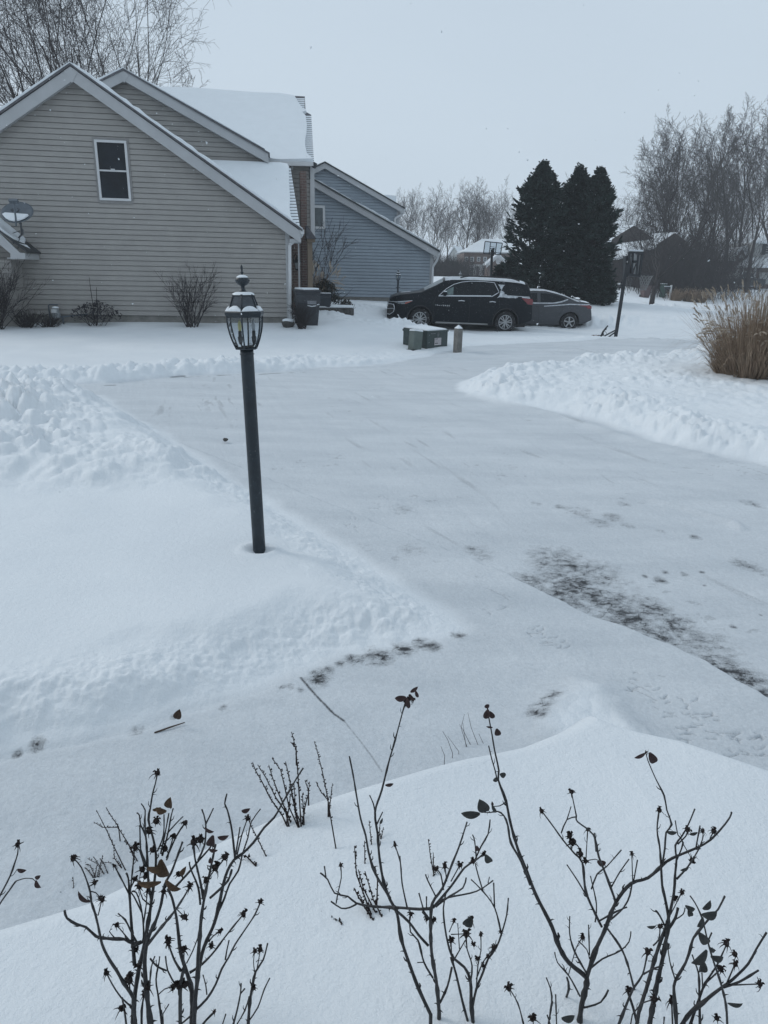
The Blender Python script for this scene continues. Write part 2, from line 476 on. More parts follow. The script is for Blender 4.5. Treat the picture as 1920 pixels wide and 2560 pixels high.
def ground_h(x, y, attrs=False):
    x = np.asarray(x, np.float64); y = np.asarray(y, np.float64)
    wob = (0.07 * fbm(x * 1.6, y * 1.6, 3, 3)).astype(np.float32)
    wob_small = (0.03 * fbm(x * 5, y * 5, 31, 3)).astype(np.float32)
    sL = poly_sd(x, y, POLY_L) + wob * .7 + wob_small * .7; sB = poly_sd(x, y, POLY_B) + wob * 2; sM = poly_sd(x, y, POLY_M); sR = poly_sd(x, y, POLY_R) + wob * 1.3; sF = poly_sd(x, y, POLY_F) + wob * 1.6
    sT = poly_sd(x, y, POLY_T) + wob_small
    h = base_h(x, y)
    near = sstep(30, 12, np.hypot(x, y))
    # front lawn, with a slumped edge towards the path
    edge_w = 0.36 + 0.10 * fbm(x * 2, y * 2, 9, 2)
    pathside = sstep(3.1, 2.6, y)
    lawn = 0.17 * sstep(-0.02, 1, np.clip(sL, -1, None) / (edge_w * (.9 + .9 * (1 - pathside)))) + 0.012 * sstep(-.01, .05, sL) * pathside
    lawn = lawn + sstep(0, .25, sL) * sstep(.62, .2, sL) * (0.016 * fbm(x * 9, y * 9, 21, 3) + 0.010 * fbm(x * 24, y * 24, 22, 2)) * near
    lawn = lawn + sstep(0, .6, sL) * 0.025 * fbm(x * .9, y * .9, 23, 2)
    # shovelled bank, left
    irr = np.clip(.75 + 1.1 * fbm(x * .55 + 3, y * .55, 40, 3), .25, 1.35)
    rb = np.abs(fbm(x * 1.5, y * 1.5, 41, 3))
    f1, f2 = worley(x * 3.1 + fbm(x * 2, y * 2, 43, 2) * .5, y * 3.1, 44)
    clod = np.clip(1 - (f1 / .62) ** 2, 0, 1)
    f1b, _ = worley(x * 8 + fbm(x * 5, y * 5, 46, 2) * .6, y * 8, 45)
    clodb = np.clip(1 - (f1b / .6) ** 2, 0, 1)
    f1c, _ = worley(x * 5.2 + fbm(x * 3, y * 3, 57, 2) * .6, y * 4.6, 55)
    clodm = np.clip(1 - (f1c / .6) ** 2, 0, 1)
    chunk = 1 - np.abs(fbm(x * 2.6 + 4, y * 2.6, 58, 4, .55)) * 1.6
    ruf = 0.10 * np.clip(chunk, 0, 1) + 0.16 * rb + 0.08 * clod + 0.075 * clodm * (.4 + rb * 2) + 0.045 * clodb + 0.06 * fbm(x * 5, y * 5, 47, 5, .6)
    mB = sstep(-0.35, 1.7, sB) * sstep(-.05, .25, sL)
    lawn = lawn + mB * (ruf * .95 * irr + 0.03) + sstep(0.0, 0.8, sB) * sstep(2.8, .8, sB) * 0.08 * sstep(-.05, .3, sL)
    # snow along the path side of the drive edge: small clods
    tip = sstep(.02, .2, sL) * sstep(.55, .2, sL) * sstep(2.5, 3.2, y) * sstep(.2, 0, sB) * sstep(-.1, .3, fbm(x * 2.2, y * 2.2, 49, 2))
    lawn = lawn + tip * (0.016 * clodb + 0.016 * fbm(x * 7, y * 7, 48, 3))
    # deep bed under the window
    mound = (MZ + 0.02 * fbm(x * 1.3, y * 1.3, 51, 2)) * sstep(-0.22, 0.10, sM) ** 0.8 + 0.05 * sstep(0, .9, sM)
    mound = mound + 0.045 * sstep(-.2, .12, sT) + sstep(-.1, .05, sT) * (0.008 * clodb + .012 * clodm)
    # far corner bank, right
    rim = sstep(-.05, .35, sR) * sstep(1.5, .5, sR)
    bank = sstep(-.02, .9, sR) * 0.17 + rim * (0.06 + 0.26 * rb + .12 * np.clip(chunk, 0, 1) + .06 * clod + .10 * clodm + .05 * clodb + .07 * fbm(x * 5, y * 5, 59, 5, .6)) * .50 * irr + sstep(.6, 1.4, sR) * (ruf * .26 * irr)
    # verge beyond the street
    rimF = sstep(-.05, .3, sF) * sstep(1.7, .5, sF)
    lef = sstep(1.0, -3.5, x) * .9 + .10
    verge = sstep(-.02, .25, sF) * .05 + rimF * lef * (0.02 + 0.12 * rb + .08 * np.clip(chunk, 0, 1) * np.clip(.5 + fbm(x * .7, y * .7, 62, 2), 0, 1) + .04 * clod + .06 * clodm + .03 * clodb) + sstep(1.5, 4, sF) * 0.03 * fbm(x * .5, y * .5, 61, 3)
    rough_far = np.zeros_like(h)
    for (px, py, Y, rx, ry, amp) in ((1064, 831, 25.2, .36, .28, .24), (1015, 830, 25.2, .9, .3, .04), (1250, 839, 25.0, 1.0, .3, .05), (1330, 840, 25.2, 1.5, .35, .06), (930, 775, 28, 2.2, 2.2, .12), (850, 790, 24, 1.2, 1.0, .2),
                                     (1490, 765, 30, 3, 1.2, .35), (1620, 760, 46, 7, 2.5, .3), (1700, 762, 44, 6, 2, .35), (1780, 760, 44, 6, 3, .25), (1600, 850, 21, 2.5, .5, .12), (980, 830, 22, 1.5, .7, .25)):
        c = at_y(px, py, Y)
        g = np.exp(-((x - c.x) / rx) ** 2 - ((y - c.y) / ry) ** 2)
        rough_far = rough_far + g * amp * (.5 if Y > 40 else 1) * irr * (.25 + .5 * rb + .3 * clod + .3 * clodm + .15 * clodb)
    h = h + np.maximum(np.maximum(lawn, mound), np.maximum(bank, verge)) + rough_far
    lp = at_z(648, 1366, .19)
    dl_ = np.hypot(x - lp.x, y - lp.y)
    h = h - .035 * np.exp(-(dl_ / .055) ** 2) + .014 * np.exp(-((dl_ - .11) / .04) ** 2)
    deep = np.maximum(np.maximum(sL, sM + .06), np.maximum(sR, np.maximum(sF, sT)))
    plow = 1 - sstep(-.06, .10, deep)
    h = h + plow * near * (0.004 * fbm(x * 3, y * 3, 71, 3) + 0.0022 * fbm(x * 14, y * 14, 72, 2) + .006 * fbm((x * .33 - y * .944) * .5, (x * .944 + y * .33) * 4, 73, 4))
    # the raised lip of snow left of the bare asphalt, drifts on the drive
    sA = poly_sd(x, y, POLY_A) + wob_small * .8
    h = h + plow * 0.016 * sstep(.01, -.015, sA)
    drift = line_d(x, y, G([(1640, 1255), (1740, 1282), (1830, 1310), (1850, 1322)]))
    h = h + 0.03 * np.exp(-(drift / .05) ** 2)
    for pl, w, a in (([(1160, 988), (1400, 1040), (1600, 1105), (1760, 1140)], .10, .035), ([(1100, 900), (1400, 885), (1900, 868)], .15, .03), ([(700, 1030), (900, 1120), (1100, 1180)], .2, .006), ([(1000, 1000), (1250, 1080), (1500, 1180), (1800, 1260)], .2, .008)):
        h = h + a * np.exp(-(line_d(x, y, G(pl)) / w) ** 2)
    if not attrs:
        return h
    bare = np.zeros_like(h)
    asph = sstep(-.004, .006, sA)
    for px, py, r, s in BARE_SPOTS:
        cx, cy = at_z(px, py, 0).xy
        mk = np.hypot(x - cx, y - cy) < r * 3
        if not mk.any(): continue
        d = np.hypot(x[mk] - cx, (y[mk] - cy) * .8)
        v = s * np.exp(-(d / r) ** 2)
        br_ = .55 + .9 * np.clip(.5 + fbm(x[mk] * 16, y[mk] * 22, 85, 4, .6), 0, 1)
        v = v * br_ * (.82 if r > .1 else 1)
        if 1250 < px and py > 1380 and py < 1760 and r > .1:
            v = v * asph[mk]
        bare[mk] = np.maximum(bare[mk], v) + np.minimum(bare[mk], v) * .2
    # along the lip
    mk = (sA > -.01) & (sA < .5) & (y < 6) & (y > 1.5)
    along = np.clip(fbm(x[mk] * 1.7, y[mk] * 1.7, 81, 2) * 1.2 + .55, 0, 1) * sstep(4.6, 3.9, y[mk])
    bare[mk] = np.maximum(bare[mk], asph[mk] * np.exp(-sA[mk] / .10) * along * .95)
    mk = (bare > .1) & (np.hypot(x, y) < 9)
    g1, g2 = worley(x[mk] * 11 + fbm(x[mk] * 9, y[mk] * 9, 83, 2) * .8, y[mk] * 11, 82)
    crack = 1 - sstep(.0, .13, g2 - g1)
    n_ = fbm(x[mk] * 6, y[mk] * 6, 84, 4)
    bare[mk] = np.clip(bare[mk] * (.78 + .42 * crack + .55 * n_), 0, 1.2)
    for pl, w, s in BARE_LINES:
        d = line_d(x, y, G(pl)) + wob_small * min(w * 4, .12)
        bare = np.maximum(bare, s * np.exp(-(d / w) ** 2))
    for pl in TRACKS:
        g = G(pl)
        cx, cy = g[0]
        mk = np.hypot(x - cx, y - cy) < .5
        if not mk.any(): continue
        v = np.exp(-(line_d(x[mk], y[mk], g) / .0055) ** 2)
        h[mk] -= v * .006
        bare[mk] = np.maximum(bare[mk], v * .36)
    # scuffed streaks on the street
    ua, va = x * .33 - y * .944, x * .944 + y * .33            # along and across the way the cars go
    ua = ua + .25 * fbm(x * .5, y * .5, 94, 2)
    va = va + .22 * fbm(x * .45, y * .45, 95, 2)
    st = sstep(.25, .75, fbm(ua * .22, va * 2.4, 91, 5, .62)) * plow * sstep(2.5, 4.5, y) * sstep(26, 8, y)
    st2 = sstep(.22, .55, fbm(ua * .7 + 5, va * 7.0, 92, 4, .6)) * sstep(-.05, .4, fbm(x * .6, y * .6, 93, 2)) * plow * sstep(3, 5, y)
    st3 = sstep(.25, .6, fbm(x * 5, y * 8, 96, 5, .65)) * sstep(.05, .4, fbm(x * .8, y * .8, 97, 2)) * plow * sstep(2.6, 3.6, y)
    bare = np.maximum(bare, np.maximum(np.maximum(st * .32, st2 * .33), st3 * .33))
    # ground showing under the grass clump and along walls
    return h, plow, bare, sL, sM, sR, sF, sA

def gz(x, y):
    return float(ground_h(np.array([x]), np.array([y]))[0])
def gpx(px, py, Y):
    """the spot on the ground below/above the pixel column px at distance Y"""
    p = at_y(px, py, Y)
    return Vector((p.x, p.y, gz(p.x, p.y)))

def make_ground():
    rs = [0.62]
    while rs[-1] < 430:
        r = rs[-1]
        d = max(r * r / 1.85 * 0.0013, 0.004)
        if r < 18: d = min(d, .055)
        elif r < 30: d = min(d, .13)
        else: d = max(.2, min(d, r * .03))
        rs.append(r + d)
    rs = np.array(rs)
    az = np.radians(np.r_[np.linspace(-78, -41, 60)[:-1], np.linspace(-41, 41, 1000), np.linspace(41, 78, 60)[1:]])
    rr, aa = np.meshgrid(rs, az, indexing='ij')
    x = (rr * np.sin(aa)).ravel(); y = (rr * np.cos(aa)).ravel()
    h, plow, bare, sL, sM, sR, sF, sA = ground_h(x, y, True)
    nr, na = rr.shape
    idx = np.arange(nr * na, dtype=np.int32).reshape(nr, na)
    q = np.stack([idx[:-1, :-1], idx[:-1, 1:], idx[1:, 1:], idx[1:, :-1]], -1).reshape(-1, 4)
    cen = q[:, 0]
    kind = np.full(len(q), 0)
    kind[sL[cen] > -.03] = 1
    kind[sM[cen] > -.18] = 2
    kind[sR[cen] > -.03] = 3
    kind[sF[cen] > -.03] = 4
    pw = kind == 0
    walk = pw & (sA[cen] < 0) & (y[cen] < 3.6)
    kind[walk] = 5
    kind[pw & ~walk & (y[cen] < 9.5) & (x[cen] > -1.5)] = 6
    names = {0: ('street', 'street'), 1: ('front_lawn', 'lawn'), 2: ('flower_bed', 'flower bed'), 3: ('snow_bank', 'snow bank'), 4: ('ground', 'ground'), 5: ('front_path', 'path'), 6: ('driveway', 'driveway')}
    labels = {0: 'snow packed street bending round the corner', 1: 'snow covered front lawn with a shovelled rough bank', 2: 'deep smooth snow over the flower bed by the window',
              3: 'rough snow bank in the corner between drive and street', 4: 'snow covered ground beyond the street', 5: 'thinly snowed concrete front path with a dark joint', 6: 'thinly snowed driveway with bare cracked asphalt patches'}
    for k, (nm, ct) in names.items():
        f = q[kind == k]
        used, inv = np.unique(f.ravel(), return_inverse=True)
        me = bpy.data.meshes.new(nm)
        me.vertices.add(len(used))
        me.vertices.foreach_set('co', np.stack([x[used], y[used], h[used]], -1).astype(np.float32).ravel())
        me.loops.add(len(f) * 4)
        me.loops.foreach_set('vertex_index', inv.astype(np.int32))
        me.polygons.add(len(f))
        me.polygons.foreach_set('loop_start', np.arange(0, len(f) * 4, 4, dtype=np.int32))
        me.polygons.foreach_set('use_smooth', np.ones(len(f), bool))
        me.update(calc_edges=True)
        for an, arr in (('plow', plow), ('bare', bare)):
            a = me.attributes.new(an, 'FLOAT', 'POINT')
            a.data.foreach_set('value', arr[used].astype(np.float32))
        me.materials.append(M_GROUND)
        o = bpy.data.objects.new(nm, me)
        link(o)
        tag(o, labels[k], ct, kind='structure')

def ground_material():
    M = bpy.data.materials.new('snowy_ground')
    M.use_nodes = True
    nt = M.node_tree; N = nt.nodes; L = nt.links
    b = N['Principled BSDF']
    b.inputs['Roughness'].default_value = 0.7
    b.inputs['Specular IOR Level'].default_value = 0.25
    ge = N.new('ShaderNodeNewGeometry')
    def attr(n):
        a = N.new('ShaderNodeAttribute'); a.attribute_name = n
        return a.outputs['Fac']
    def noise(scale, det=5, rough=.6, vec=None, stretch=None):
        n = N.new('ShaderNodeTexNoise')
        n.inputs['Scale'].default_value = scale; n.inputs['Detail'].default_value = det; n.inputs['Roughness'].default_value = rough
        src = ge.outputs['Position']
        if stretch:
            mp = N.new('ShaderNodeMapping'); mp.inputs['Scale'].default_value = stretch; mp.inputs['Rotation'].default_value = (0, 0, .5)
            L.new(src, mp.inputs['Vector']); src = mp.outputs[0]
        L.new(src, n.inputs['Vector'])
        return n.outputs['Fac']
    def ramp(fac, p0, p1, c0=(0, 0, 0, 1), c1=(1, 1, 1, 1)):
        r = N.new('ShaderNodeValToRGB')
        r.color_ramp.elements[0].position = p0; r.color_ramp.elements[1].position = p1
        r.color_ramp.elements[0].color = c0; r.color_ramp.elements[1].color = c1
        L.new(fac, r.inputs['Fac'])
        return r.outputs['Color']
    def mix(fac, a, c):
        x = N.new('ShaderNodeMixRGB')
        for i, s in ((0, fac), (1, a), (2, c)):
            if isinstance(s, (tuple, float)): x.inputs[i].default_value = s
            else: L.new(s, x.inputs[i])
        return x.outputs[0]
    def math_(op, a, c):
        x = N.new('ShaderNodeMath'); x.operation = op
        for i, s in ((0, a), (1, c)):
            if isinstance(s, float): x.inputs[i].default_value = s
            else: L.new(s, x.inputs[i])
        return x.outputs[0]
    deep = ramp(noise(1.1, 4), .35, .7, (.71, .75, .782, 1), (.765, .80, .826, 1))
    thin = ramp(noise(1.0, 6, .65, stretch=(.7, 2.2, 1)), .36, .64, (.555, .595, .63, 1), (.64, .678, .71, 1))
    speck = ramp(noise(55, 4, .8), .40, .62, (.90, .90, .90, 1), (1, 1, 1, 1))
    mul = N.new('ShaderNodeMixRGB'); mul.blend_type = 'MULTIPLY'; mul.inputs[0].default_value = 1.0
    L.new(thin, mul.inputs[1]); L.new(speck, mul.inputs[2])
    snow = mix(attr('plow'), deep, mul.outputs[0])
    # asphalt or concrete where the snow has gone, broken up by a fine noise
    grit = math_('MULTIPLY', math_('SUBTRACT', noise(130, 4, .9), 0.5), 2.6)
    bf = math_('ADD', attr('bare'), math_('MULTIPLY', grit, math_('MINIMUM', math_('MULTIPLY', attr('bare'), 1.6), 0.8)))
    fac = ramp(bf, .14, 1.15)
    dark = ramp(noise(120, 3), .3, .7, (.022, .024, .027, 1), (.06, .063, .068, 1))
    col = mix(fac, snow, dark)
    L.new(col, b.inputs['Base Color'])
    hsum = math_('ADD', math_('MULTIPLY', noise(24, 6, .7), 1.0), math_('MULTIPLY', noise(110, 3, .6), .30))
    bp = N.new('ShaderNodeBump'); bp.inputs['Strength'].default_value = .5; bp.inputs['Distance'].default_value = .02
    L.new(hsum, bp.inputs['Height'])
    L.new(bp.outputs[0], b.inputs['Normal'])
    return M
M_GROUND = ground_material()
make_ground()
# ------------------------------------------------------------------ houses
M_SID_A = mat('taupe_siding', (0.30, 0.288, 0.272), 0.6, var=0.07, vscale=2.5, bump=0.08, bscale=60)
M_SID_B = mat('blue_grey_siding', (0.27, 0.315, 0.36), 0.6, var=0.06, vscale=2.0, bump=0.08, bscale=60)
M_SID_E = mat('pale_siding', (0.45, 0.46, 0.45), 0.6, var=0.05, vscale=2.0)
M_CONC = mat('concrete', (0.20, 0.195, 0.18), 0.85, var=0.2, vscale=5, bump=0.3)
M_DARKEDGE = mat('drip_edge', (0.02, 0.025, 0.03), 0.5, var=0.2)
M_TAN = mat('tan_column', (0.24, 0.19, 0.14), 0.7, var=0.1, vscale=4)
def brick_mat(name, c1, c2, mortar, scale=1.0):
    M = bpy.data.materials.new(name); M.use_nodes = True
    nt = M.node_tree; b = nt.nodes['Principled BSDF']; b.inputs['Roughness'].default_value = .85
    tc = nt.nodes.new('ShaderNodeTexCoord'); sx = nt.nodes.new('ShaderNodeSeparateXYZ'); cx = nt.nodes.new('ShaderNodeCombineXYZ')
    ad = nt.nodes.new('ShaderNodeMath'); ad.operation = 'ADD'
    br = nt.nodes.new('ShaderNodeTexBrick')
    nt.links.new(tc.outputs['Object'], sx.inputs[0]); nt.links.new(sx.outputs[0], ad.inputs[0]); nt.links.new(sx.outputs[1], ad.inputs[1])
    nt.links.new(ad.outputs[0], cx.inputs[0]); nt.links.new(sx.outputs[2], cx.inputs[1]); nt.links.new(cx.outputs[0], br.inputs['Vector'])
    br.inputs['Color1'].default_value = (*c1, 1); br.inputs['Color2'].default_value = (*c2, 1); br.inputs['Mortar'].default_value = (*mortar, 1)
    br.inputs['Scale'].default_value = scale; br.inputs['Mortar Size'].default_value = .008; br.inputs['Brick Width'].default_value = .21; br.inputs['Row Height'].default_value = .075
    nt.links.new(br.outputs['Color'], b.inputs['Base Color'])
    return M
M_BRICK = brick_mat('red_brown_brick', (.14, .085, .07), (.10, .065, .055), (.19, .17, .16))
M_BRICKC = brick_mat('brown_brick', (.15, .10, .085), (.12, .08, .07), (.2, .18, .17))

class Wall:
    """a vertical wall plane: u along it, z up, off = metres behind it"""
    def __init__(s, P0, yaw):
        s.P0 = Vector(P0); s.d = Vector((math.cos(yaw), math.sin(yaw), 0)); s.b = Vector((-math.sin(yaw), math.cos(yaw), 0))
    def px(s, px, py, off=0.0):
        p = on_plane(px, py, s.P0 + s.b * off, s.b)
        return ((p - s.P0).dot(s.d), p.z)
    def pt(s, u, z, off=0.0):
        q = s.P0 + s.d * u + s.b * off
        return Vector((q.x, q.y, z))
    def box(s, mb, u0, u1, z0, z1, off=0.0, depth=0.1):
        pts = [s.pt(u, z, o) for o in (off, off + depth) for u, z in ((u0, z0), (u1, z0), (u1, z1), (u0, z1))]
        mb.add(pts, [(0, 1, 2, 3), (7, 6, 5, 4), (0, 4, 5, 1), (1, 5, 6, 2), (2, 6, 7, 3), (3, 7, 4, 0)])
    def pbox(s, mb, x0, x1, y0, y1, off=0.0, depth=0.1, zb=None):
        u0, z1 = s.px(x0, y0, off); u1, z0 = s.px(x1, y1, off)
        if zb is not None: z0 = zb
        s.box(mb, u0, u1, z0, z1, off, depth)
    def siding(s, mb, outline, off=0.0, course=0.127, lap=0.024, groove=.13):
        zs = [z for u, z in outline]; z = min(zs); zt = max(zs)
        def span(zz):
            xs = []
            for (ua, za), (ub, zb) in zip(outline, outline[1:] + outline[:1]):
                if (za > zz) != (zb > zz): xs.append(ua + (ub - ua) * (zz - za) / (zb - za))
            return (min(xs), max(xs)) if len(xs) >= 2 else None
        z += 1e-4
        while z < zt - 1e-3:
            z2 = min(z + course, zt - 1e-4)
            a, b = span(z), span(z2)
            if a and b:
                g = course * groove; t = 1 - groove
                m0 = a[0] + (b[0] - a[0]) * t; m1 = a[1] + (b[1] - a[1]) * t; zm = z2 - g
                pts = [s.pt(a[0], z, off + .02), s.pt(a[1], z, off + .02), s.pt(a[1], z, off - lap), s.pt(a[0], z, off - lap), s.pt(m1, zm, off - lap * .45), s.pt(m0, zm, off - lap * .45),
                       s.pt(m1, zm, off + .02), s.pt(m0, zm, off + .02), s.pt(b[1], z2, off + .02), s.pt(b[0], z2, off + .02)]
                mb.add(pts, [(0, 1, 2, 3), (3, 2, 4, 5), (5, 4, 6, 7), (7, 6, 8, 9)])
            z += course
    def strip(s, mb, a, b, h, off, depth, drop=0.0):
        """board along the line a-b (u,z), h below it, from off to off+depth"""
        (ua, za), (ub, zb) = a, b
        pts = []
        for o in (off, off + depth):
            pts += [s.pt(ua, za - drop, o), s.pt(ub, zb - drop, o), s.pt(ub, zb - drop - h, o), s.pt(ua, za - drop - h, o)]
        mb.add(pts, [(3, 2, 1, 0), (4, 5, 6, 7), (0, 1, 5, 4), (1, 2, 6, 5), (2, 3, 7, 6), (3, 0, 4, 7)])

def make_window(w, parent, u0, u1, z0, z1, off, sash=True, rail=0.055, proud=0.05, glass=M_GLASSDARK, frame=M_WHITE, name='window'):
    f = MB(); r = rail
    w.box(f, u0, u1, z1 - r, z1, off - proud, proud + .02); w.box(f, u0, u1, z0, z0 + r, off - proud, proud + .02)
    w.box(f, u0, u0 + r, z0 + r, z1 - r, off - proud, proud + .02); w.box(f, u1 - r, u1, z0 + r, z1 - r, off - proud, proud + .02)
    if sash:
        zm = (z0 + z1) / 2
        w.box(f, u0 + r, u1 - r, zm - .02, zm + .02, off - proud + .012, proud)
    o = f.build(name, frame, parent, bevel=.006)
    g = MB(); w.box(g, u0 + r, u1 - r, z0 + r, z1 - r, off - proud + .018, .02)
    g.build('pane', glass, o)
    return o

def wavy(pts, amp, seed, n=10):
    """soften a closed outline of 2-D points with small random waves"""
    rr = random.Random(seed); out = []
    for a, b in zip(pts, pts[1:] + pts[:1]):
        for k in range(n):
            t = k / n
            j = 0 if k == 0 else amp
            out.append((a[0] + (b[0] - a[0]) * t + rr.uniform(-j, j), a[1] + (b[1] - a[1]) * t + rr.uniform(-j, j)))
    return out

# ---- the tan house next door
A = Wall(A_P0, A_YAW)
hA = thing('neighbour_house', 'large taupe sided house with two snowy gables and one white upper window', 'house', A_P0)
hA.rotation_euler = (0, 0, 0)
def P(o, parent):
    """keep a part built in world space where it is when its thing has a location"""
    o.parent = parent
    o.matrix_parent_inverse = Matrix.Translation(-parent.location)
    return o
zb = A_P0.z - .35
pkx, pkz = A.px(175, 158, -.3)
evx, evz = A.px(751, 570, -.3)
slope = (pkz - evz) / (evx - pkx)
lu = -12.5
lz = pkz - (pkx - lu) * slope
fnd = A.px(500, 790)[1]
sd = MB()
A.siding(sd, [(lu, fnd), (0, fnd), (0, pkz - (0 - pkx) * slope - .1), (pkx, pkz - .1), (lu, max(lz - .1, fnd + .1))])
g2p = A.px(313, 178, 3.5); g2e = A.px(671, 384, 3.5)
s2 = (g2p[1] - g2e[1]) / (g2e[0] - g2p[0])
cu = A.px(668, 400, 3.5)[0]
A.siding(sd, [(g2p[0] - 3, fnd), (cu, fnd), (cu, g2p[1] - (cu - g2p[0]) * s2 - .1), (g2p[0], g2p[1] - .1), (g2p[0] - 3, g2p[1] - 3 * s2)], off=3.5)
P(sd.build('siding', M_SID_A, None), hA)
bk = MB()
A.box(bk, lu, -.02, zb, fnd + .01, .03, 3.2)
A.box(bk, g2p[0] - 3, cu - .02, zb, g2e[1] - .5, 3.55, 6)
P(bk.build('foundation', M_CONC, None), hA)
tr = MB()
A.strip(tr, (pkx, pkz - .02), (evx, evz - .02), .30, -.3, .05, .05)
A.strip(tr, (lu, lz - .02), (pkx, pkz - .02), .30, -.3, .05, .05)
A.strip(tr, (pkx, pkz), (evx, evz), .02, -.25, .28, .30); A.strip(tr, (lu, lz), (pkx, pkz), .02, -.25, .28, .30)
A.strip(tr, g2p, g2e, .26, 3.2, .05, .05); A.strip(tr, (g2p[0] - 3, g2p[1] - 3 * s2), g2p, .26, 3.2, .05, .05)
A.strip(tr, g2p, g2e, .02, 3.25, .25, .28)
A.box(tr, -.10, 0.012, zb, evz - .05, -.03, .12)
pk_h = .42
tr.poly([A.pt(pkx - .16, pkz - .17, -.312), A.pt(pkx, pkz - .07, -.312), A.pt(pkx + .16, pkz - .17, -.312), A.pt(pkx, pkz - pk_h, -.312)], A.b * .01)
tr.poly([A.pt(g2p[0] - .14, g2p[1] - .15, 3.188), A.pt(g2p[0], g2p[1] - .06, 3.188), A.pt(g2p[0] + .14, g2p[1] - .15, 3.188), A.pt(g2p[0], g2p[1] - .36, 3.188)], A.b * .01)
# boxed eave return at the corner
A.box(tr, 0.012, evx + .02, evz - .36, evz - .27, -.25, .9)
P(tr.build('trim', M_GREYTRIM, None), hA)
rf = MB()
A.strip(rf, (pkx, pkz), (evx + .05, evz - .05 * slope), .05, -.34, 3.6); A.strip(rf, (lu, lz), (pkx, pkz), .05, -.34, 3.6)
A.strip(rf, g2p, (g2e[0] + .04, g2e[1] - .04 * s2), .05, 3.16, 4); A.strip(rf, (g2p[0] - 3, g2p[1] - 3 * s2), g2p, .05, 3.16, 4)
def tilted(w, quad_px):
    """plane through three pixel points given with their depth behind the wall; returns a function pixel -> point"""
    p = [w.pt(*w.px(x, y, o), o) for x, y, o in quad_px]
    n = (p[1] - p[0]).cross(p[2] - p[0]).normalized()
    if n.z < 0: n = -n
    return (lambda x, y: on_plane(x, y, p[0], n)), n
lowp, ln = tilted(A, ((752, 577, .08), (725, 418, 3.3), (520, 409, 3.3)))
upp, un = tilted(A, ((785, 406, 3.95), (761, 242, 8.6), (430, 223, 8.6)))
rf.poly([lowp(*q) for q in ((726, 417), (752, 577), (735, 582), (560, 470), (510, 408))], -ln * .1)
rf.poly([upp(*q) for q in ((400, 221), (762, 241), (764, 279), (778, 287), (785, 405), (668, 403), (560, 330), (330, 190))], -un * .12)
rfo = P(rf.build('roof', M_SHINGLE, None), hA)
sn = MB()
def snow_strip(mb, w, a, b, off, depth, h, n=26, seed=0):
    """uneven snow lying on a sloping edge"""
    rr = random.Random(seed)
    pts = []
    for i in range(n + 1):
        t = i / n
        u = a[0] + (b[0] - a[0]) * t; z = a[1] + (b[1] - a[1]) * t
        hh = h * (.75 + .5 * rr.random()) * min(1, 6 * (1 - t) + .35, 6 * t + .5)
        o = off + rr.uniform(0, .03)
        pts += [w.pt(u, z, o), w.pt(u, z + hh * .7, o - .015), w.pt(u, z + hh, o + .07), w.pt(u, z + hh, off + depth), w.pt(u, z, off + depth)]
    fs = []
    for i in range(n):
        for k in range(5):
            k2 = (k + 1) % 5
            fs.append((i * 5 + k, i * 5 + k2, i * 5 + 5 + k2, i * 5 + 5 + k))
    fs += [(0, 1, 2, 3, 4), tuple(n * 5 + k for k in (4, 3, 2, 1, 0))]
    mb.add(pts, fs)
snow_strip(sn, A, (pkx, pkz), (evx + .06, evz - .03), -.35, 3.4, .085, 40, 1)
snow_strip(sn, A, (lu, lz), (pkx, pkz), -.35, 3.4, .085, 30, 2)
snow_strip(sn, A, g2p, (g2e[0] - .1, g2e[1] + .07), 3.15, 3.4, .03, 30, 3)
snow_strip(sn, A, (g2p[0] - 3, g2p[1] - 3 * s2), g2p, 3.15, 3.4, .07, 12, 4)
lows = [(500, 407), (700, 414), (718, 417), (722, 424), (723, 470), (725, 500), (724, 528), (727, 548), (734, 562), (745, 573), (752, 578), (738, 583), (560, 470)]
ups = [(400, 224), (480, 226), (560, 232), (640, 238), (700, 240), (736, 246), (745, 262), (755, 276), (764, 281), (766, 284), (755, 287), (764, 296), (767, 318), (766, 340), (763, 352), (763, 372), (767, 391), (782, 404), (700, 406), (668, 403), (560, 330), (330, 192)]
sn.poly([lowp(*q) + ln * .0 for q in lows], ln * .10)
sn.poly([upp(*q) + un * .0 for q in ups], un * .10)
# powder lying on the bare shingle courses at the roof edges
for k in range(24):
    y = 290 + k * 4.9
    x1 = 778.5 + (y - 287) * .055
    sn.poly([upp(x1 - 22, y), upp(x1, y), upp(x1, y + 3.2), upp(x1 - 22, y + 3.2)], un * .006)
for k in range(9):
    y = 246 + k * 4.6
    sn.poly([upp(728 + k * 3, y), upp(761.5, y), upp(761.5, y + 3), upp(728 + k * 3, y + 3)], un * .006)
for k in range(20):
    y = 421 + k * 7.6
    x1 = 726 + (y - 417) * .158
    sn.poly([lowp(x1 - 25, y), lowp(x1, y), lowp(x1 + .7, y + 5.4), lowp(x1 - 25, y + 5.4)], ln * .006)
P(sn.build('roof_snow', M_SNOW, None), hA)
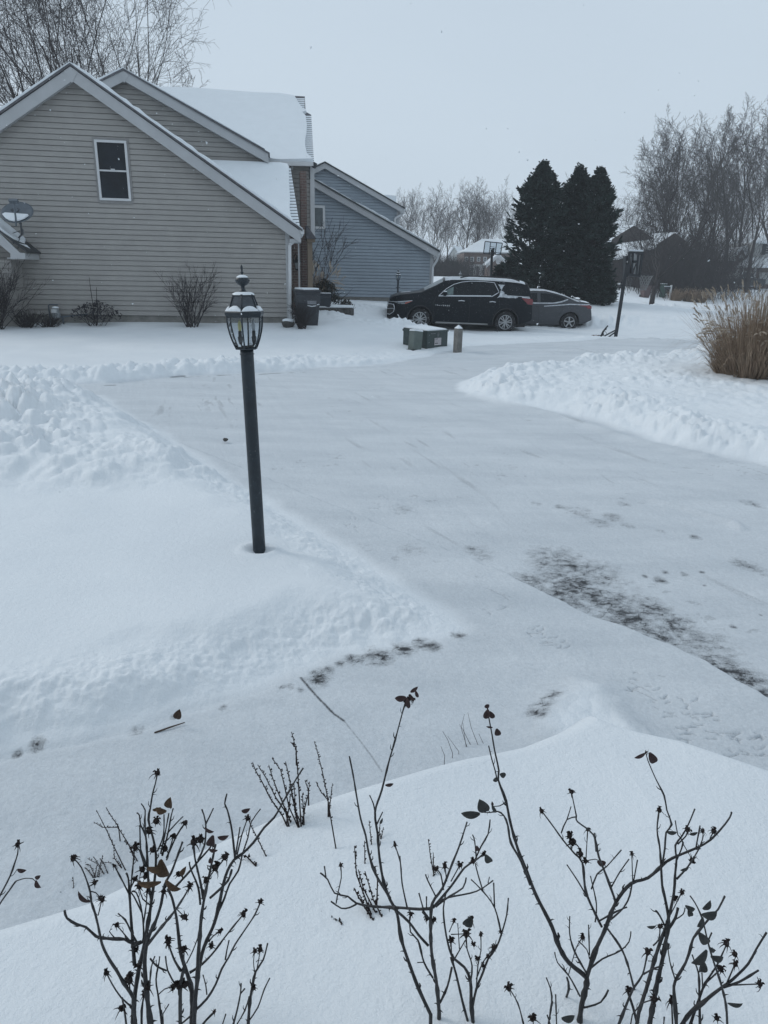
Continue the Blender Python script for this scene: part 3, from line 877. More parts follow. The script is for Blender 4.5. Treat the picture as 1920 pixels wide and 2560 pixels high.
# upper wall under the far eave, gutter, soffit
up = MB()
ue0 = A.px(664, 405, 4.3)[0]; ue1 = A.px(776, 405, 4.3)[0]; zt = A.px(740, 409, 4.3)[1]
A.siding(up, [(ue0, 3.0), (ue1, 3.0), (ue1, zt), (ue0, zt)], off=4.3)
A.box(up, ue0, ue1, zb, zt, 4.33, 4.5)
P(up.build('upper_wall', M_SID_A, None), hA)
gt = MB()
e0 = upp(668, 404); e1 = upp(785, 406)
gt.beam(e0 + Vector((0, 0, -.05)), e1 + Vector((0, 0, -.05)), .12, .12)
A.box(gt, ue1 - .02, ue1 + .12, 2.8, zt, 4.25, .3)
A.pbox(gt, 728, 733, 411, 424, 4.2, .08)
p = A.pt(evx + .04, evz - .09, -.3)
gt.beam(p, p + A.b * 3.3, .12, .11)
P(gt.build('gutter', M_WHITE, None), hA)
dk = MB()
A.pbox(dk, 772.5, 775.5, 418, 447, 4.1, .06)
dk.beam(upp(783, 406) + Vector((0, 0, -.06)), upp(789, 408) + Vector((0, 0, -.08)), .1, .16)
P(dk.build('gutter_end', M_DARKEDGE, None), hA)
ds = MB()
pA = A.pt(*A.px(757, 580, -.25), -.25); pB = A.pt(*A.px(753, 590, -.2), -.2); pC = A.pt(*A.px(724, 612, -.10), -.10); pD = A.pt(*A.px(725.5, 800, -.10), -.10)
for a, b in ((pA, pB), (pB, pC), (pC, pD)): ds.beam(a, b, .085, .07, up=A.b)
P(ds.build('downspout', M_WHITE, None, bevel=.012), hA)
ds = MB(); A.pbox(ds, 744.5, 750.5, 596, 736, 1.2, .08)
P(ds.build('downspout', M_WHITE, None), hA)
br = MB()
A.pbox(br, 727.6, 734, 592, 815, .12, .5, zb)
A.pbox(br, 731, 754, 590, 815, 1.6, .4, zb)
A.pbox(br, 750, 771, 428, 815, 3.4, .5, zb)
P(br.build('brick_wall', M_BRICK, None), hA)
co = MB()
A.pbox(co, 768.5, 783, 604, 800, 2.6, .3, zb); A.pbox(co, 767, 788, 597, 605, 2.5, .5)
P(co.build('porch_column', M_TAN, None), hA)
pr = MB()
pr.poly([A.pt(*A.px(x, y, 2.4), 2.4) for x, y in ((766, 563), (769, 565), (791, 596.5), (766, 596.5))], A.b * .8)
P(pr.build('porch_roof', M_SHINGLE, None), hA)
u0, z1 = A.px(236, 349); u1 = A.px(317, 350)[0]; z0 = A.px(250, 501)[1]
u0b = A.px(250, 501)[0]; u1b = A.px(329, 503)[0]
wA = make_window(A, None, (u0 + u0b) / 2, (u1 + u1b) / 2, z0, z1, 0.0, proud=.06, rail=.06)
P(wA, hA)
M_MULL = mat('siding_channel', (0.22, .215, .21), .6, var=.1)
jc = MB()
uu0, uu1 = (u0 + u0b) / 2, (u1 + u1b) / 2
A.box(jc, uu0 - .05, uu0 - .002, z0 - .05, z1 + .05, -.035, .04); A.box(jc, uu1 + .002, uu1 + .05, z0 - .05, z1 + .05, -.035, .04)
A.box(jc, uu0 - .002, uu1 + .002, z0 - .07, z0 - .002, -.035, .04); A.box(jc, uu0 - .002, uu1 + .002, z1 + .002, z1 + .05, -.035, .04)
jco = jc.build('window_channel', M_MULL, None); P(jco, hA)
ml = MB()
zm = (z0 + z1) / 2
A.box(ml, (uu0 + uu1) / 2 - .05, (uu0 + uu1) / 2 + .05, zm + .022, zm + .045, -.06, .03)
lk = ml.build('sash_lock', M_WHITE, wA)
# side entry with its little roof at the left edge of the view
en = MB()
enu = A.px(33, 690, -.75)[0]
A.siding(en, [(enu - 2.2, fnd), (enu, fnd), (enu, A.px(33, 650, -.75)[1]), (enu - 2.2, A.px(33, 650, -.75)[1])], off=-.75)
A.box(en, enu - 2.2, enu, zb, A.px(33, 650, -.75)[1], -.745, .74)
P(en.build('entry_wall', M_SID_A, None), hA)
ef = MB()
fas = [(-60, 535), (0, 583), (50, 632), (63, 632.5), (63, 648), (26, 648), (26, 634), (0, 612), (-60, 565)]
ef.poly([A.pt(*A.px(x, y, -1.1), -1.1) for x, y in fas], A.b * .06)
ev = A.px(63, 633, -1.1); ev0 = A.px(63, 648, -1.1)
A.box(ef, ev[0] - .10, ev[0], ev0[1], ev[1], -1.04, 1.02)
A.box(ef, ev[0] - .45, ev[0] - .1, ev0[1], ev0[1] + .03, -1.04, 1.02)
P(ef.build('entry_fascia', M_GREYTRIM, None), hA)
er = MB(); es = MB()
a = A.px(-60, 532, -1.1); b_ = A.px(64, 632, -1.1)
er.poly([A.pt(a[0], a[1] + .0, -1.16), A.pt(b_[0] + .05, b_[1], -1.16), A.pt(b_[0] + .05, b_[1], -.01), A.pt(a[0], a[1], -.01)], Vector((0, 0, .035)))
P(er.build('entry_roof', M_DARKEDGE, None), hA)
k1 = .55
m_ = (a[0] + (b_[0] - a[0]) * k1, a[1] + (b_[1] - a[1]) * k1)
m2 = (a[0] + (b_[0] - a[0]) * .72, a[1] + (b_[1] - a[1]) * .72)
es.poly([A.pt(a[0], a[1] + .034, -1.12), A.pt(m_[0], m_[1] + .034, -1.10), A.pt(m2[0], m2[1] + .034, -.95), A.pt(m2[0] + .1, m2[1] - .05, -.5), A.pt(m2[0], m2[1] + .034, -.03), A.pt(a[0], a[1] + .034, -.03)], Vector((0, 0, .09)))
m3 = (a[0] + (b_[0] - a[0]) * .80, a[1] + (b_[1] - a[1]) * .80)
es.poly([A.pt(m3[0], m3[1] + .036, -1.1), A.pt(b_[0], b_[1] + .036, -1.12), A.pt(b_[0], b_[1] + .036, -.5), A.pt(m3[0] + .1, m3[1] + .0, -.6)], Vector((0, 0, .02)))
P(es.build('entry_snow', M_SNOW, None), hA)

# ---- the blue-grey house beyond
B_YAW = R_(6)
B_P0 = at_y(1079, 752, 33.5)
B = Wall(B_P0, B_YAW)
hB = thing('neighbour_house', 'blue grey sided house with long sloping rooflines beyond the parked cars', 'house', B_P0)
zbB = B_P0.z - .5
bf = B.px(900, 742)[1]
e = B.px(1097, 626, -.3); t = B.px(772, 440, -.3)
sB_ = (t[1] - e[1]) / (e[0] - t[0])
tl = (t[0] - 3.2, t[1] + 3.2 * sB_)
sd = MB()
B.siding(sd, [(tl[0], bf), (0, bf), (0, e[1] + (e[0]) * sB_ - .1), (tl[0], tl[1] - .1)], course=.134, groove=.17, lap=.03)
p2 = B.px(812, 404, 4.2); e2 = B.px(1010, 518, 4.2); s3 = (p2[1] - e2[1]) / (e2[0] - p2[0]); c2u = B.px(999, 530, 4.5)[0]
B.siding(sd, [(p2[0] - 2.0, bf), (c2u, bf), (c2u, p2[1] - (c2u - p2[0]) * s3 - .1), (p2[0], p2[1] - .1), (p2[0] - 2.0, p2[1] - 2 * s3 - .1)], off=4.5, course=.134, groove=.17, lap=.03)
P(sd.build('siding', M_SID_B, None), hB)
fo = MB(); B.box(fo, tl[0], -.02, zbB, bf + .01, .03, 4.4); B.box(fo, p2[0] - 1.9, c2u - .02, bf, e2[1] - .3, 4.53, 5)
P(fo.build('foundation', M_CONC, None), hB)
tr = MB()
B.strip(tr, tl, e, .26, -.3, .05, .05); B.strip(tr, tl, e, .02, -.25, .25, .28)
B.strip(tr, p2, e2, .24, 4.2, .05, .05); B.strip(tr, (p2[0] - 2, p2[1] - 2 * s3), p2, .24, 4.2, .05, .05)
B.box(tr, -.14, .012, zbB, e[1] + .1, -.03, .12); B.box(tr, .012, e[0], e[1] - .33, e[1] - .26, -.25, .8)
B.box(tr, c2u - .14, c2u + .012, bf, e2[1] - .1, 4.46, .1); B.box(tr, c2u + .012, e2[0], e2[1] - .32, e2[1] - .25, 4.25, .6)
P(tr.build('trim', M_GREYTRIM, None), hB)
rf = MB()
B.strip(rf, tl, (e[0] + .05, e[1] - .05 * sB_), .06, -.34, 4.5, -.005); B.strip(rf, p2, (e2[0] + .05, e2[1] - .05 * s3), .06, 4.16, 5, -.005); B.strip(rf, (p2[0] - 2, p2[1] - 2 * s3), p2, .06, 4.16, 5, -.005)
B.strip(rf, (tl[0] - .01, tl[1] + .9), (tl[0] + .02, tl[1] + .88), .9, -.3, .1)
P(rf.build('roof', M_DARKEDGE, None), hB)
sn = MB()
snow_strip(sn, B, (t[0] + 2.0, t[1] - 2.0 * sB_ + .01), (e[0] + .05, e[1]), -.31, 4.3, .085, 30, 6)
snow_strip(sn, B, (t[0], t[1] + .01), (t[0] + 2.0, t[1] - 2.0 * sB_ + .01), -.31, 4.3, .05, 12, 9)
snow_strip(sn, B, (p2[0], p2[1] + .01), e2, 4.2, 4.5, .03, 30, 7); snow_strip(sn, B, (p2[0] - 2, p2[1] - 2 * s3 + .01), p2, 4.2, 4.5, .06, 8, 8)
sn.poly([B.pt(*B.px(x, y, 7), 7) for x, y in ((950, 489), (968, 487), (990, 490), (992, 515), (970, 512))], B.b * 1.5)
P(sn.build('roof_snow', M_SNOW, None), hB)
ds = MB()
a = B.pt(e[0] + .05, e[1] - .08, -.3); b_ = B.pt(e[0] - .05, e[1] - .42, -.2); c_ = B.pt(-.02, e[1] - .68, -.1); d_ = B.pt(-.02, zbB, -.1)
ds.beam(a, a + B.b * 4, .12, .11)
for q, r in ((a, b_), (b_, c_), (c_, d_)): ds.beam(q, r, .09, .07, up=B.b)
a = B.pt(e2[0] + .05, e2[1] - .08, 4.2); b_ = B.pt(e2[0] - .05, e2[1] - .3, 4.3); c_ = B.pt(c2u - .22, e2[1] - .5, 4.4); d_ = B.pt(c2u - .22, bf, 4.4)
ds.beam(a, a + B.b * 4, .12, .11)
for q, r in ((a, b_), (b_, c_), (c_, d_)): ds.beam(q, r, .09, .07, up=B.b)
P(ds.build('gutter', M_WHITE, None), hB)
M_GLASSB = mat('curtained_glass', (.07, .09, .10), .12, var=.3, vscale=3)
u0, z1 = B.px(745, 512); u1, z0 = B.px(813, 573)
P(make_window(B, None, u0, u1, z0, z1, 0, sash=False, rail=.10, proud=.05, glass=M_GLASSB), hB)

# ---- far houses
def simple_part(name, m_, parent, fn):
    q = MB(); fn(q)
    return P(q.build(name, m_, None), parent)
def far_house_c():
    Y = 90
    w = Wall(at_y(1160, 697, Y), 0)
    h = thing('brick_house', 'distant two storey brown brick house with snowy hip roof and white door surround', 'house', w.P0)
    zb_ = w.P0.z - 2
    def walls(q):
        w.pbox(q, 1160, 1290, 632, 697, 0, 9, zb_)
        u0, z = w.px(1219, 664, -3); u1, _ = w.px(1272, 664, -3); um, zm = w.px(1246, 640, -3)
        q.poly([w.pt(u0, zb_, -3), w.pt(u1, zb_, -3), w.pt(u1, z, -3), w.pt(um, zm, -3), w.pt(u0, z, -3)], w.b * 3)
    simple_part('wall', M_BRICKC, h, walls)
    el, ez = w.px(1157, 629, -.5); er = w.px(1292, 629, -.5)[0]
    def roof(q):
        rl, rz_ = w.px(1205, 597, 5); rr = w.px(1278, 595, 5)[0]
        pts = [w.pt(el, ez, -.6), w.pt(er, ez, -.6), w.pt(rr, rz_, 5), w.pt(rl, rz_, 5), w.pt(el, ez, 10), w.pt(er, ez, 10)]
        q.add(pts, [(0, 1, 2, 3), (3, 2, 5, 4), (0, 3, 4), (1, 5, 2), (0, 4, 5, 1)])
        u0, z = w.px(1215, 663, -3.3); u1, _ = w.px(1276, 665, -3.3); um, zm = w.px(1246, 636, -3.3)
        for a, b in (((u0, z), (um, zm)), ((um, zm), (u1, z))):
            w.strip(q, (a[0], a[1] + .15), (b[0], b[1] + .15), .15, -3.3, 4)
    simple_part('roof', M_SNOW, h, roof)
    def trim(q):
        w.pbox(q, 1158, 1290, 629.5, 634, -.5, .5)
        u0, z = w.px(1215, 663, -3.35); um, zm = w.px(1246, 636, -3.35); u1 = w.px(1276, 665, -3.35)[0]
        w.strip(q, (u0, z), (um, zm), .35, -3.35, .1); w.strip(q, (um, zm), (u1, z), .35, -3.35, .1)
        w.pbox(q, 1185, 1190, 662, 695, -.3, .3); w.pbox(q, 1199, 1204, 662, 695, -.3, .3); w.pbox(q, 1184, 1205, 661, 666, -.35, .35)
        q.lathe([(.0, 0), (.32, .02), (.32, .06), (0, .08)], (0, 0, 0), 16)
        n = 16 * 4
        cc = w.pt(*w.px(1246, 650, -3.05), -3.05)
        for i in range(len(q.v) - n, len(q.v)):
            x, y, z_ = q.v[i]
            q.v[i] = (cc.x + x, cc.y - z_, cc.z + y * 1.5)
    simple_part('trim', M_WHITE, h, trim)
    simple_part('door', mat('door_grey', (.10, .09, .10), .5), h, lambda q: w.pbox(q, 1191, 1198, 667, 695, -.12, .1))
    for x in (1166, 1180.5, 1196.5, 1212.5):
        u0, z1 = w.px(x - 4, 642); u1, z0 = w.px(x + 4, 654)
        P(make_window(w, None, u0, u1, z0, z1, 0, rail=.09, glass=M_GLASSB), h)
    for x in (1164.5, 1179.5, 1211):
        u0, z1 = w.px(x - 4.5, 667); u1, z0 = w.px(x + 4.5, 690)
        P(make_window(w, None, u0, u1, z0, z1, 0, rail=.08, glass=M_GLASSB), h)
        q = MB(); w.pbox(q, x - 5, x + 5, 662, 666, -.1, .1); P(q.build('lintel', M_WHITE, None), h)
far_house_c()
def far_house_small():
    w = Wall(at_y(1135, 692, 125), R_(-15))
    h = thing('gabled_house', 'small faint grey gabled house left of the brick house', 'house', w.P0)
    zb_ = w.P0.z - 2
    u0, z = w.px(1122, 643); u1 = w.px(1150, 643)[0]; um, zm = w.px(1136, 618)
    simple_part('wall', M_SID_E, h, lambda q: q.poly([w.pt(u0, zb_), w.pt(u1, zb_), w.pt(u1, z), w.pt(um, zm), w.pt(u0, z)], w.b * 10))
    simple_part('roof', M_SNOW, h, lambda q: (w.strip(q, (u0 - .5, z - .3), (um, zm + .25), .2, -.3, 11), w.strip(q, (um, zm + .25), (u1 + .5, z - .3), .2, -.3, 11)))
far_house_small()
M_BRICKD = mat('dark_brick_wall', (.045, .036, .036), .85, var=.15, vscale=2)
M_GDOOR = mat('garage_door_grey', (.17, .18, .19), .6, var=.06)
def far_house_d():
    w = Wall(at_y(1560, 716, 66), R_(-4))
    h = thing('brick_house', 'dark brown house with snowy gabled roofs half hidden behind bare trees', 'house', w.P0)
    zb_ = w.P0.z - 1.5
    def Q(x, y, o): return w.pt(*w.px(x, y, o), o)
    def walls(q):
        w.pbox(q, 1470, 1604, 622, 716, 1.5, 8, zb_); w.pbox(q, 1600, 1702, 622, 716, .5, 8, zb_)
        q.poly([Q(1586, 564, 3.2), Q(1518, 606, 3.2), Q(1518, 630, 3.2), Q(1640, 630, 3.2), Q(1640, 600, 3.2)], w.b * .4)
        q.poly([Q(1688, 583, .6), Q(1634, 617, .6), Q(1634, 640, .6), Q(1720, 640, .6), Q(1720, 606, .6)], w.b * .4)
    simple_part('wall', M_BRICKD, h, walls)
    def roofs(q):
        q.poly([Q(1460, 574, 7), Q(1590, 561, 7), Q(1520, 605, 2.6), Q(1440, 640, 2.6)], Vector((0, 0, -.15)))
        q.poly([Q(1560, 588, 5), Q(1694, 580, 5), Q(1634, 618, 0), Q(1545, 645, 0), Q(1515, 645, 0), Q(1524, 606, 4)], Vector((0, 0, -.15)))
    simple_part('roof', M_SNOW, h, roofs)
    simple_part('garage_door', M_GDOOR, h, lambda q: w.pbox(q, 1566, 1602, 690, 718, 1.4, .09))
far_house_d()
def far_house_e():
    w = Wall(at_y(1850, 716, 82), 0)
    h = thing('porch_house', 'white sided house with snowy porch roof at the right edge of the view', 'house', w.P0)
    zb_ = w.P0.z - 2
    def Q(x, y, o): return w.pt(*w.px(x, y, o), o)
    sdm = MB()
    u0, z1 = w.px(1887, 606, 3); u1, z0 = w.px(1990, 644, 3)
    w.siding(sdm, [(u0, z0), (u1, z0), (u1, z1), (u0, z1)], off=3, course=.25, lap=.04); w.box(sdm, u0, u1, z0 - .5, z1, 3.05, 8)
    P(sdm.build('siding', M_SID_E, None), h)
    simple_part('wall', M_BRICKC, h, lambda q: (w.pbox(q, 1838, 1990, 664, 716, 2.9, 8, zb_), w.pbox(q, 1824, 1872, 648, 716, 3.6, 8, zb_),
                q.poly([Q(1824, 649, 3.6), Q(1870, 649, 3.6), Q(1870, 640, 3.6), Q(1855, 622, 3.6), Q(1838, 640, 3.6)], w.b * 3)))
    def roofs(q):
        q.poly([Q(1883, 604, 2.4), Q(1992, 604, 2.4), Q(1992, 560, 8), Q(1945, 566, 8)], Vector((0, 0, -.2)))
        q.poly([Q(1839, 665, .2), Q(1992, 665, .2), Q(1992, 643, 3), Q(1869, 643, 3)], Vector((0, 0, -.2)))
        q.poly([Q(1854, 617, 3.2), Q(1872, 617, 6.5), Q(1888, 608, 6.5), Q(1888, 646, 3.05), Q(1870, 646, 3.2)], Vector((0, 0, -.1)))
        q.poly([Q(1854, 617, 3.2), Q(1854, 623, 3.2), Q(1838, 644, 3.2), Q(1840, 652, 3.2), Q(1822, 652, 3.2), Q(1820, 646, 3.2)], w.b * 4)
    simple_part('roof', M_SNOW, h, roofs)
    def trim(q):
        w.pbox(q, 1839, 1992, 665.5, 671, .25, .3)
        w.pbox(q, 1884, 1992, 605, 608, 2.5, .3)
        for x in (1841, 1847, 1857, 1876, 1888):
            q.beam(Q(x, 671, .4), Q(x - 3, 706, .4), .18, .18, up=w.b)
        q.poly([Q(1847, 647, 3.55), Q(1861, 647, 3.55), Q(1860, 640, 3.55), Q(1854, 636, 3.55), Q(1848, 640, 3.55)], w.b * .04)
    simple_part('trim', M_WHITE, h, trim)
    simple_part('garage_door', M_SID_E, h, lambda q: w.pbox(q, 1900, 1990, 681, 712, 2.8, .09))
    u0, z1 = w.px(1914, 611, 3); u1, z0 = w.px(1930, 636, 3)
    P(make_window(w, None, u0, u1, z0, z1, 3, rail=.07), h)
    simple_part('shutter', M_GLASSDARK, h, lambda q: w.pbox(q, 1908, 1913, 610, 637, 2.9, .08))
far_house_e()
# ------------------------------------------------------------------ lamps
def clear_glass():
    M = bpy.data.materials.new('clear_lamp_glass'); M.use_nodes = True
    nt = M.node_tree; nt.nodes.clear()
    o = nt.nodes.new('ShaderNodeOutputMaterial'); t = nt.nodes.new('ShaderNodeBsdfTransparent'); g = nt.nodes.new('ShaderNodeBsdfGlossy'); x = nt.nodes.new('ShaderNodeMixShader'); f = nt.nodes.new('ShaderNodeFresnel')
    t.inputs[0].default_value = (.84, .87, .89, 1); g.inputs['Roughness'].default_value = .05; f.inputs[0].default_value = 1.5
    nt.links.new(f.outputs[0], x.inputs[0]); nt.links.new(t.outputs[0], x.inputs[1]); nt.links.new(g.outputs[0], x.inputs[2]); nt.links.new(x.outputs[0], o.inputs[0])
    return M
M_LAMPGLASS = clear_glass()
M_LAMPBLACK = mat('black_lamp_paint', (0.014, 0.022, 0.030), 0.45, spec=.5, var=.25, vscale=14, bump=.05, bscale=120, dust=.02, dscale=55)
M_BULB = mat('yellow_bulb', (.62, .58, .25), .25, var=.1)
M_BULB2 = mat('clear_bulb', (.45, .48, .5), .15, var=.1)
M_SOCKET = mat('dark_socket', (.05, .055, .06), .5, var=.2)
lb = Vector(at_z(648, 1366, .19)); lb.z = gz(lb.x + .12, lb.y) - .03
_k = at_z(648, 1366, lb.z + .03); lb.x, lb.y = _k.x, _k.y
lt = at_y(603.5, 662, lb.y + .02)
LAXIS = (lt - lb); LLEN = LAXIS.length
def axis_t(py):
    lo, hi = 0.0, 1.0
    for _ in range(40):
        m_ = (lo + hi) / 2
        if proj(lb + LAXIS * m_)[1] > py: lo = m_
        else: hi = m_
    return lo
T0 = axis_t(872.5) * LLEN
lant = LLEN - T0
depth_l = (lb + LAXIS * (T0 / LLEN) - EYE).dot(c_f)
PXM = depth_l / F_PX
def lz_(py): return T0 + lant * (872.5 - py) / (872.5 - 662)
def make_lamp():
    t = thing('lamp_post', 'black lantern lamp post leaning left on the front lawn, snow on its rim', 'lamp post', lb)
    q = MB(); q.lathe([(.040, -.3), (.0395, T0 * .3), (.0385, T0 - .035), (.0385, T0)], n=28); q.build('post', M_LAMPBLACK, t, smooth=False)
    bpy.data.objects[t.children[0].name].data.polygons.foreach_set('use_smooth', [len(p.vertices) == 4 for p in t.children[0].data.polygons])
    q = MB(); q.lathe([(.0385, lz_(887)), (.0425, lz_(886.5)), (.0425, lz_(884.5)), (.0385, lz_(884))], n=28); q.build('collar', M_LAMPBLACK, t)
    R = lambda p: p * PXM
    a0 = R_(-88)
    q = MB(); q.lathe([(R(28), lz_(873)), (R(29), lz_(872)), (R(29), lz_(869)), (R(26), lz_(868))], n=6, a0=a0); q.build('base_plate', M_LAMPBLACK, t)
    # cage ribs follow the bulging outline
    prof = [(R(46.5), lz_(789)), (R(46), lz_(800)), (R(44.5), lz_(815)), (R(41.5), lz_(830)), (R(37), lz_(846)), (R(32), lz_(859)), (R(27.5), lz_(869))]
    for k in range(6):
        a = a0 + k * math.pi / 3
        q = MB(); q.tube([(r * math.cos(a), r * math.sin(a), z) for r, z in prof], .0052, 6); q.build('rib', M_LAMPBLACK, t, smooth=True)
    q = MB(); q.lathe([(r * .985, z) for r, z in prof], n=6, a0=a0, caps=False); q.build('glass', M_LAMPGLASS, t)
    q = MB(); q.lathe([(R(45), lz_(791)), (R(47.5), lz_(790)), (R(51), lz_(783)), (R(51.5), lz_(778)), (R(49), lz_(775)), (R(36), lz_(770))], n=6, a0=a0); rim = q.build('rim', M_LAMPBLACK, t, bevel=.003)
    up = [(R(37), lz_(770)), (R(33), lz_(756)), (R(29), lz_(745)), (R(26.5), lz_(737))]
    q = MB(); q.lathe(up, n=6, a0=a0, caps=False); q.build('upper_panel', mat('smoked_panel', (.045, .055, .065), .25, var=.25, vscale=25, dust=.05, dscale=40), t)
    for k in range(6):
        a = a0 + k * math.pi / 3
        q = MB(); q.tube([(r * 1.01 * math.cos(a), r * 1.01 * math.sin(a), z) for r, z in up], .0048, 6); q.build('upper_rib', M_LAMPBLACK, t, smooth=True)
    q = MB(); q.lathe([(R(28), lz_(738)), (R(29), lz_(736)), (R(28), lz_(734)), (R(12), lz_(731))], n=6, a0=a0); q.build('cap_plate', M_LAMPBLACK, t)
    q = MB(); q.lathe([(R(16), lz_(731)), (R(15), lz_(729)), (R(8), lz_(726)), (R(5.5), lz_(720)), (R(4.5), lz_(716)), (R(6), lz_(713)), (R(11), lz_(711)), (R(15.5), lz_(706)), (R(18), lz_(700)), (R(16.5), lz_(695)), (R(11), lz_(690.5)), (R(4), lz_(688)),
                       (R(3), lz_(687)), (R(2.7), lz_(682)), (R(4), lz_(680.5)), (R(4), lz_(679.5)), (R(2.4), lz_(678)), (R(3), lz_(668)), (R(2.2), lz_(664)), (R(.4), lz_(661.5))], n=24); q.build('finial', M_LAMPBLACK, t, smooth=True)
    # candle sockets and bulbs
    for i, (dx, dy, mt) in enumerate(((-13, -.012, M_BULB), (19, .012, M_BULB2))):
        c = (R(dx), dy, 0)
        q = MB(); q.lathe([(R(3.4), lz_(860)), (R(5.5), lz_(852)), (R(6.5), lz_(843)), (R(6.5), lz_(841)), (R(4.6), lz_(840)), (R(4.4), lz_(826))], c=c, n=14)
        q.tube([(R(3), 0, lz_(866)), (R(dx * .8), dy, lz_(865)), (R(dx), dy, lz_(858))], .006, 6)
        s_ = q.build('socket', M_SOCKET, t, smooth=True)
        q = MB(); q.lathe([(R(3), lz_(826)), (R(4.2), lz_(820)), (R(4.8), lz_(813)), (R(3.6), lz_(804)), (R(.6), lz_(797))], c=c, n=12); q.build('bulb', mt, s_, smooth=True)
    # snow on the rim (a pillow per side), on the cap plate and the ball
    q = MB()
    for k in range(6):
        a = a0 + (k + .5) * math.pi / 3
        rr = random.Random(k)
        d = R(38); w = R(24); cx, cy = d * math.cos(a), d * math.sin(a)
        n = 9
        base = len(q.v)
        for i in range(n):
            u = -1 + 2 * i / (n - 1)
            hh = R(12.5) * max(0, 1 - abs(u) ** 2.6) * rr.uniform(.9, 1.05) + R(1)
            for r, f in ((R(49), 0), (R(49.5), .35), (R(45), .85), (R(39), 1.0), (R(34), .9)):
                rad = r * math.cos(math.pi / 6) / 1.0
                x = rad * math.cos(a) - u * (r * .5) * math.sin(a); y = rad * math.sin(a) + u * (r * .5) * math.cos(a)
                q.v.append((x, y, lz_(776) + hh * f))
        for i in range(n - 1):
            for j in range(4):
                b_ = base + i * 5 + j
                q.f.append((b_, b_ + 5, b_ + 6, b_ + 1))
    q.build('rim_snow', M_SNOW, t, smooth=True); q = MB()
    q.lathe([(R(27.5), lz_(735.5)), (R(26), lz_(732)), (R(20), lz_(729)), (R(12), lz_(728))], n=18, caps=False)
    q.build('cap_snow', M_SNOW, t, smooth=True); q = MB()
    q.lathe([(R(15), lz_(695.5)), (R(13), lz_(690.5)), (R(7), lz_(687)), (R(2), lz_(686))], n=18, caps=False)
    q.build('finial_snow', M_SNOW, t, smooth=True)
    t.rotation_mode = 'QUATERNION'
    t.rotation_quaternion = LAXIS.normalized().to_track_quat('Z', 'Y') @ Euler((0, 0, 0)).to_quaternion()
    # keep the front rib facing the window after the tilt
    qz = Vector((0, 0, 1)).rotation_difference(LAXIS.normalized())
    t.rotation_quaternion = qz
    return t
lamp = make_lamp()
for px, pyt, Y, lab in ((996, 671, 31.0, 'small black lantern lamp post by the blue grey house, behind the dark bonnet'), (1151, 676, 56, 'tiny distant lamp post just above the dark car roof')):
    c = copy_tree(lamp)
    top = at_y(px, pyt, Y)
    c.location = (top.x, top.y, top.z - LLEN)
    c.rotation_quaternion = (1, 0, 0, 0)
    c['label'] = lab
q = MB(); p = at_y(996, 719, 31); q.beam(p + Vector((-.11, 0, 0)), p + Vector((.08, 0, 0)), .02, .02)
lamp2 = [o for o in C.objects if o.name.startswith('lamp_post') and abs(o.location.y - 31) < .1][0]
o = q.build('ladder_bar', M_BLACKMETAL, None); P(o, lamp2)

# wall lantern by the garage
w_ = A.pt(*A.px(743, 662, 1.35), 1.35)
t = thing('wall_lantern', 'small black lantern on the brick wall beside the downspout', 'lantern', w_)
q = MB(); q.lathe([(.02, -.16), (.06, -.12), (.085, .06), (.12, .075), (.10, .11), (.03, .17), (.015, .26), (.004, .27)], n=6); q.tube([(0, 0, .24), (-.05, .05, .3), (-.12, .1, .2), (-.12, .12, .05)], .014, 5)
q.build('frame', M_BLACKMETAL, t); q = MB(); q.lathe([(.062, -.11), (.088, .055)], n=6); q.build('glass', M_BULB2, t)

# ------------------------------------------------------------------ satellite dish
M_DISH = mat('dish_grey', (.085, .105, .125), .5, var=.08)
dc = A.pt(*A.px(45, 536, -1.0), -1.0)
t = thing('satellite_dish', 'grey satellite dish holding snow on the little entry roof', 'satellite dish', dc)
ta = Vector((.05, -.74, .68)).normalized()
rot = ta.to_track_quat('Z', 'Y').to_matrix()
def dl(x, y, z): return rot @ Vector((x, y, z))
q = MB(); n = 36; rings = 6
for i in range(rings + 1):
    r = i / rings
    for k in range(n):
        a = 2 * math.pi * k / n
        q.v.append(tuple(dl(.385 * r * math.cos(a), .34 * r * math.sin(a), .06 * r * r)))
for i in range(rings):
    for k in range(n):
        a = i * n + k; b_ = i * n + (k + 1) % n
        q.f.append((a, b_, b_ + n, a + n))
o = q.build('dish', M_DISH, t, smooth=True); sl = o.modifiers.new('s', 'SOLIDIFY'); sl.thickness = .012
# the emblem on the dish: a dark square and swoosh
q = MB()
q.poly([dl(-.19, .10, .035), dl(-.12, .17, .035), dl(-.08, .10, .025), dl(-.13, .05, .02)], dl(0, 0, .003))
pts = [(-.06 + .07 * math.cos(a), .11 + .06 * math.sin(a)) for a in [x * .3 - 1.2 for x in range(9)]]
q.tube([dl(x, y, .03) for x, y in pts], .008, 5)
q.build('emblem', mat('dark_print', (.03, .035, .045), .5, var=.1), o)
q = MB(); rr = random.Random(4)
ol = [(-.30, -.12), (-.25, -.055), (-.1, -.07), (.0, -.06), (.12, -.075), (.18, -.09), (.28, -.1), (.31, -.13), (.22, -.23), (.1, -.30), (0, -.32), (-.12, -.29), (-.22, -.22)]
q.poly([dl(x, y, .045 + .05 * (x * x + y * y) / .12) for x, y in ol], dl(0, 0, .035)); q.build('snow', M_SNOW, t)
q = MB(); q.tube([dl(.02, -.36, .0), dl(.08, -.30, .2), dl(.06, -.05, .38)], .022, 6); q.box(dl(.06, .0, .40), (.20, .07, .09), rot); q.build('feed_arm', M_DISH, t)
def ap(px, py, off): return A.pt(*A.px(px, py, off), off) - dc
q = MB(); mt_ = ap(52, 560, -.85)
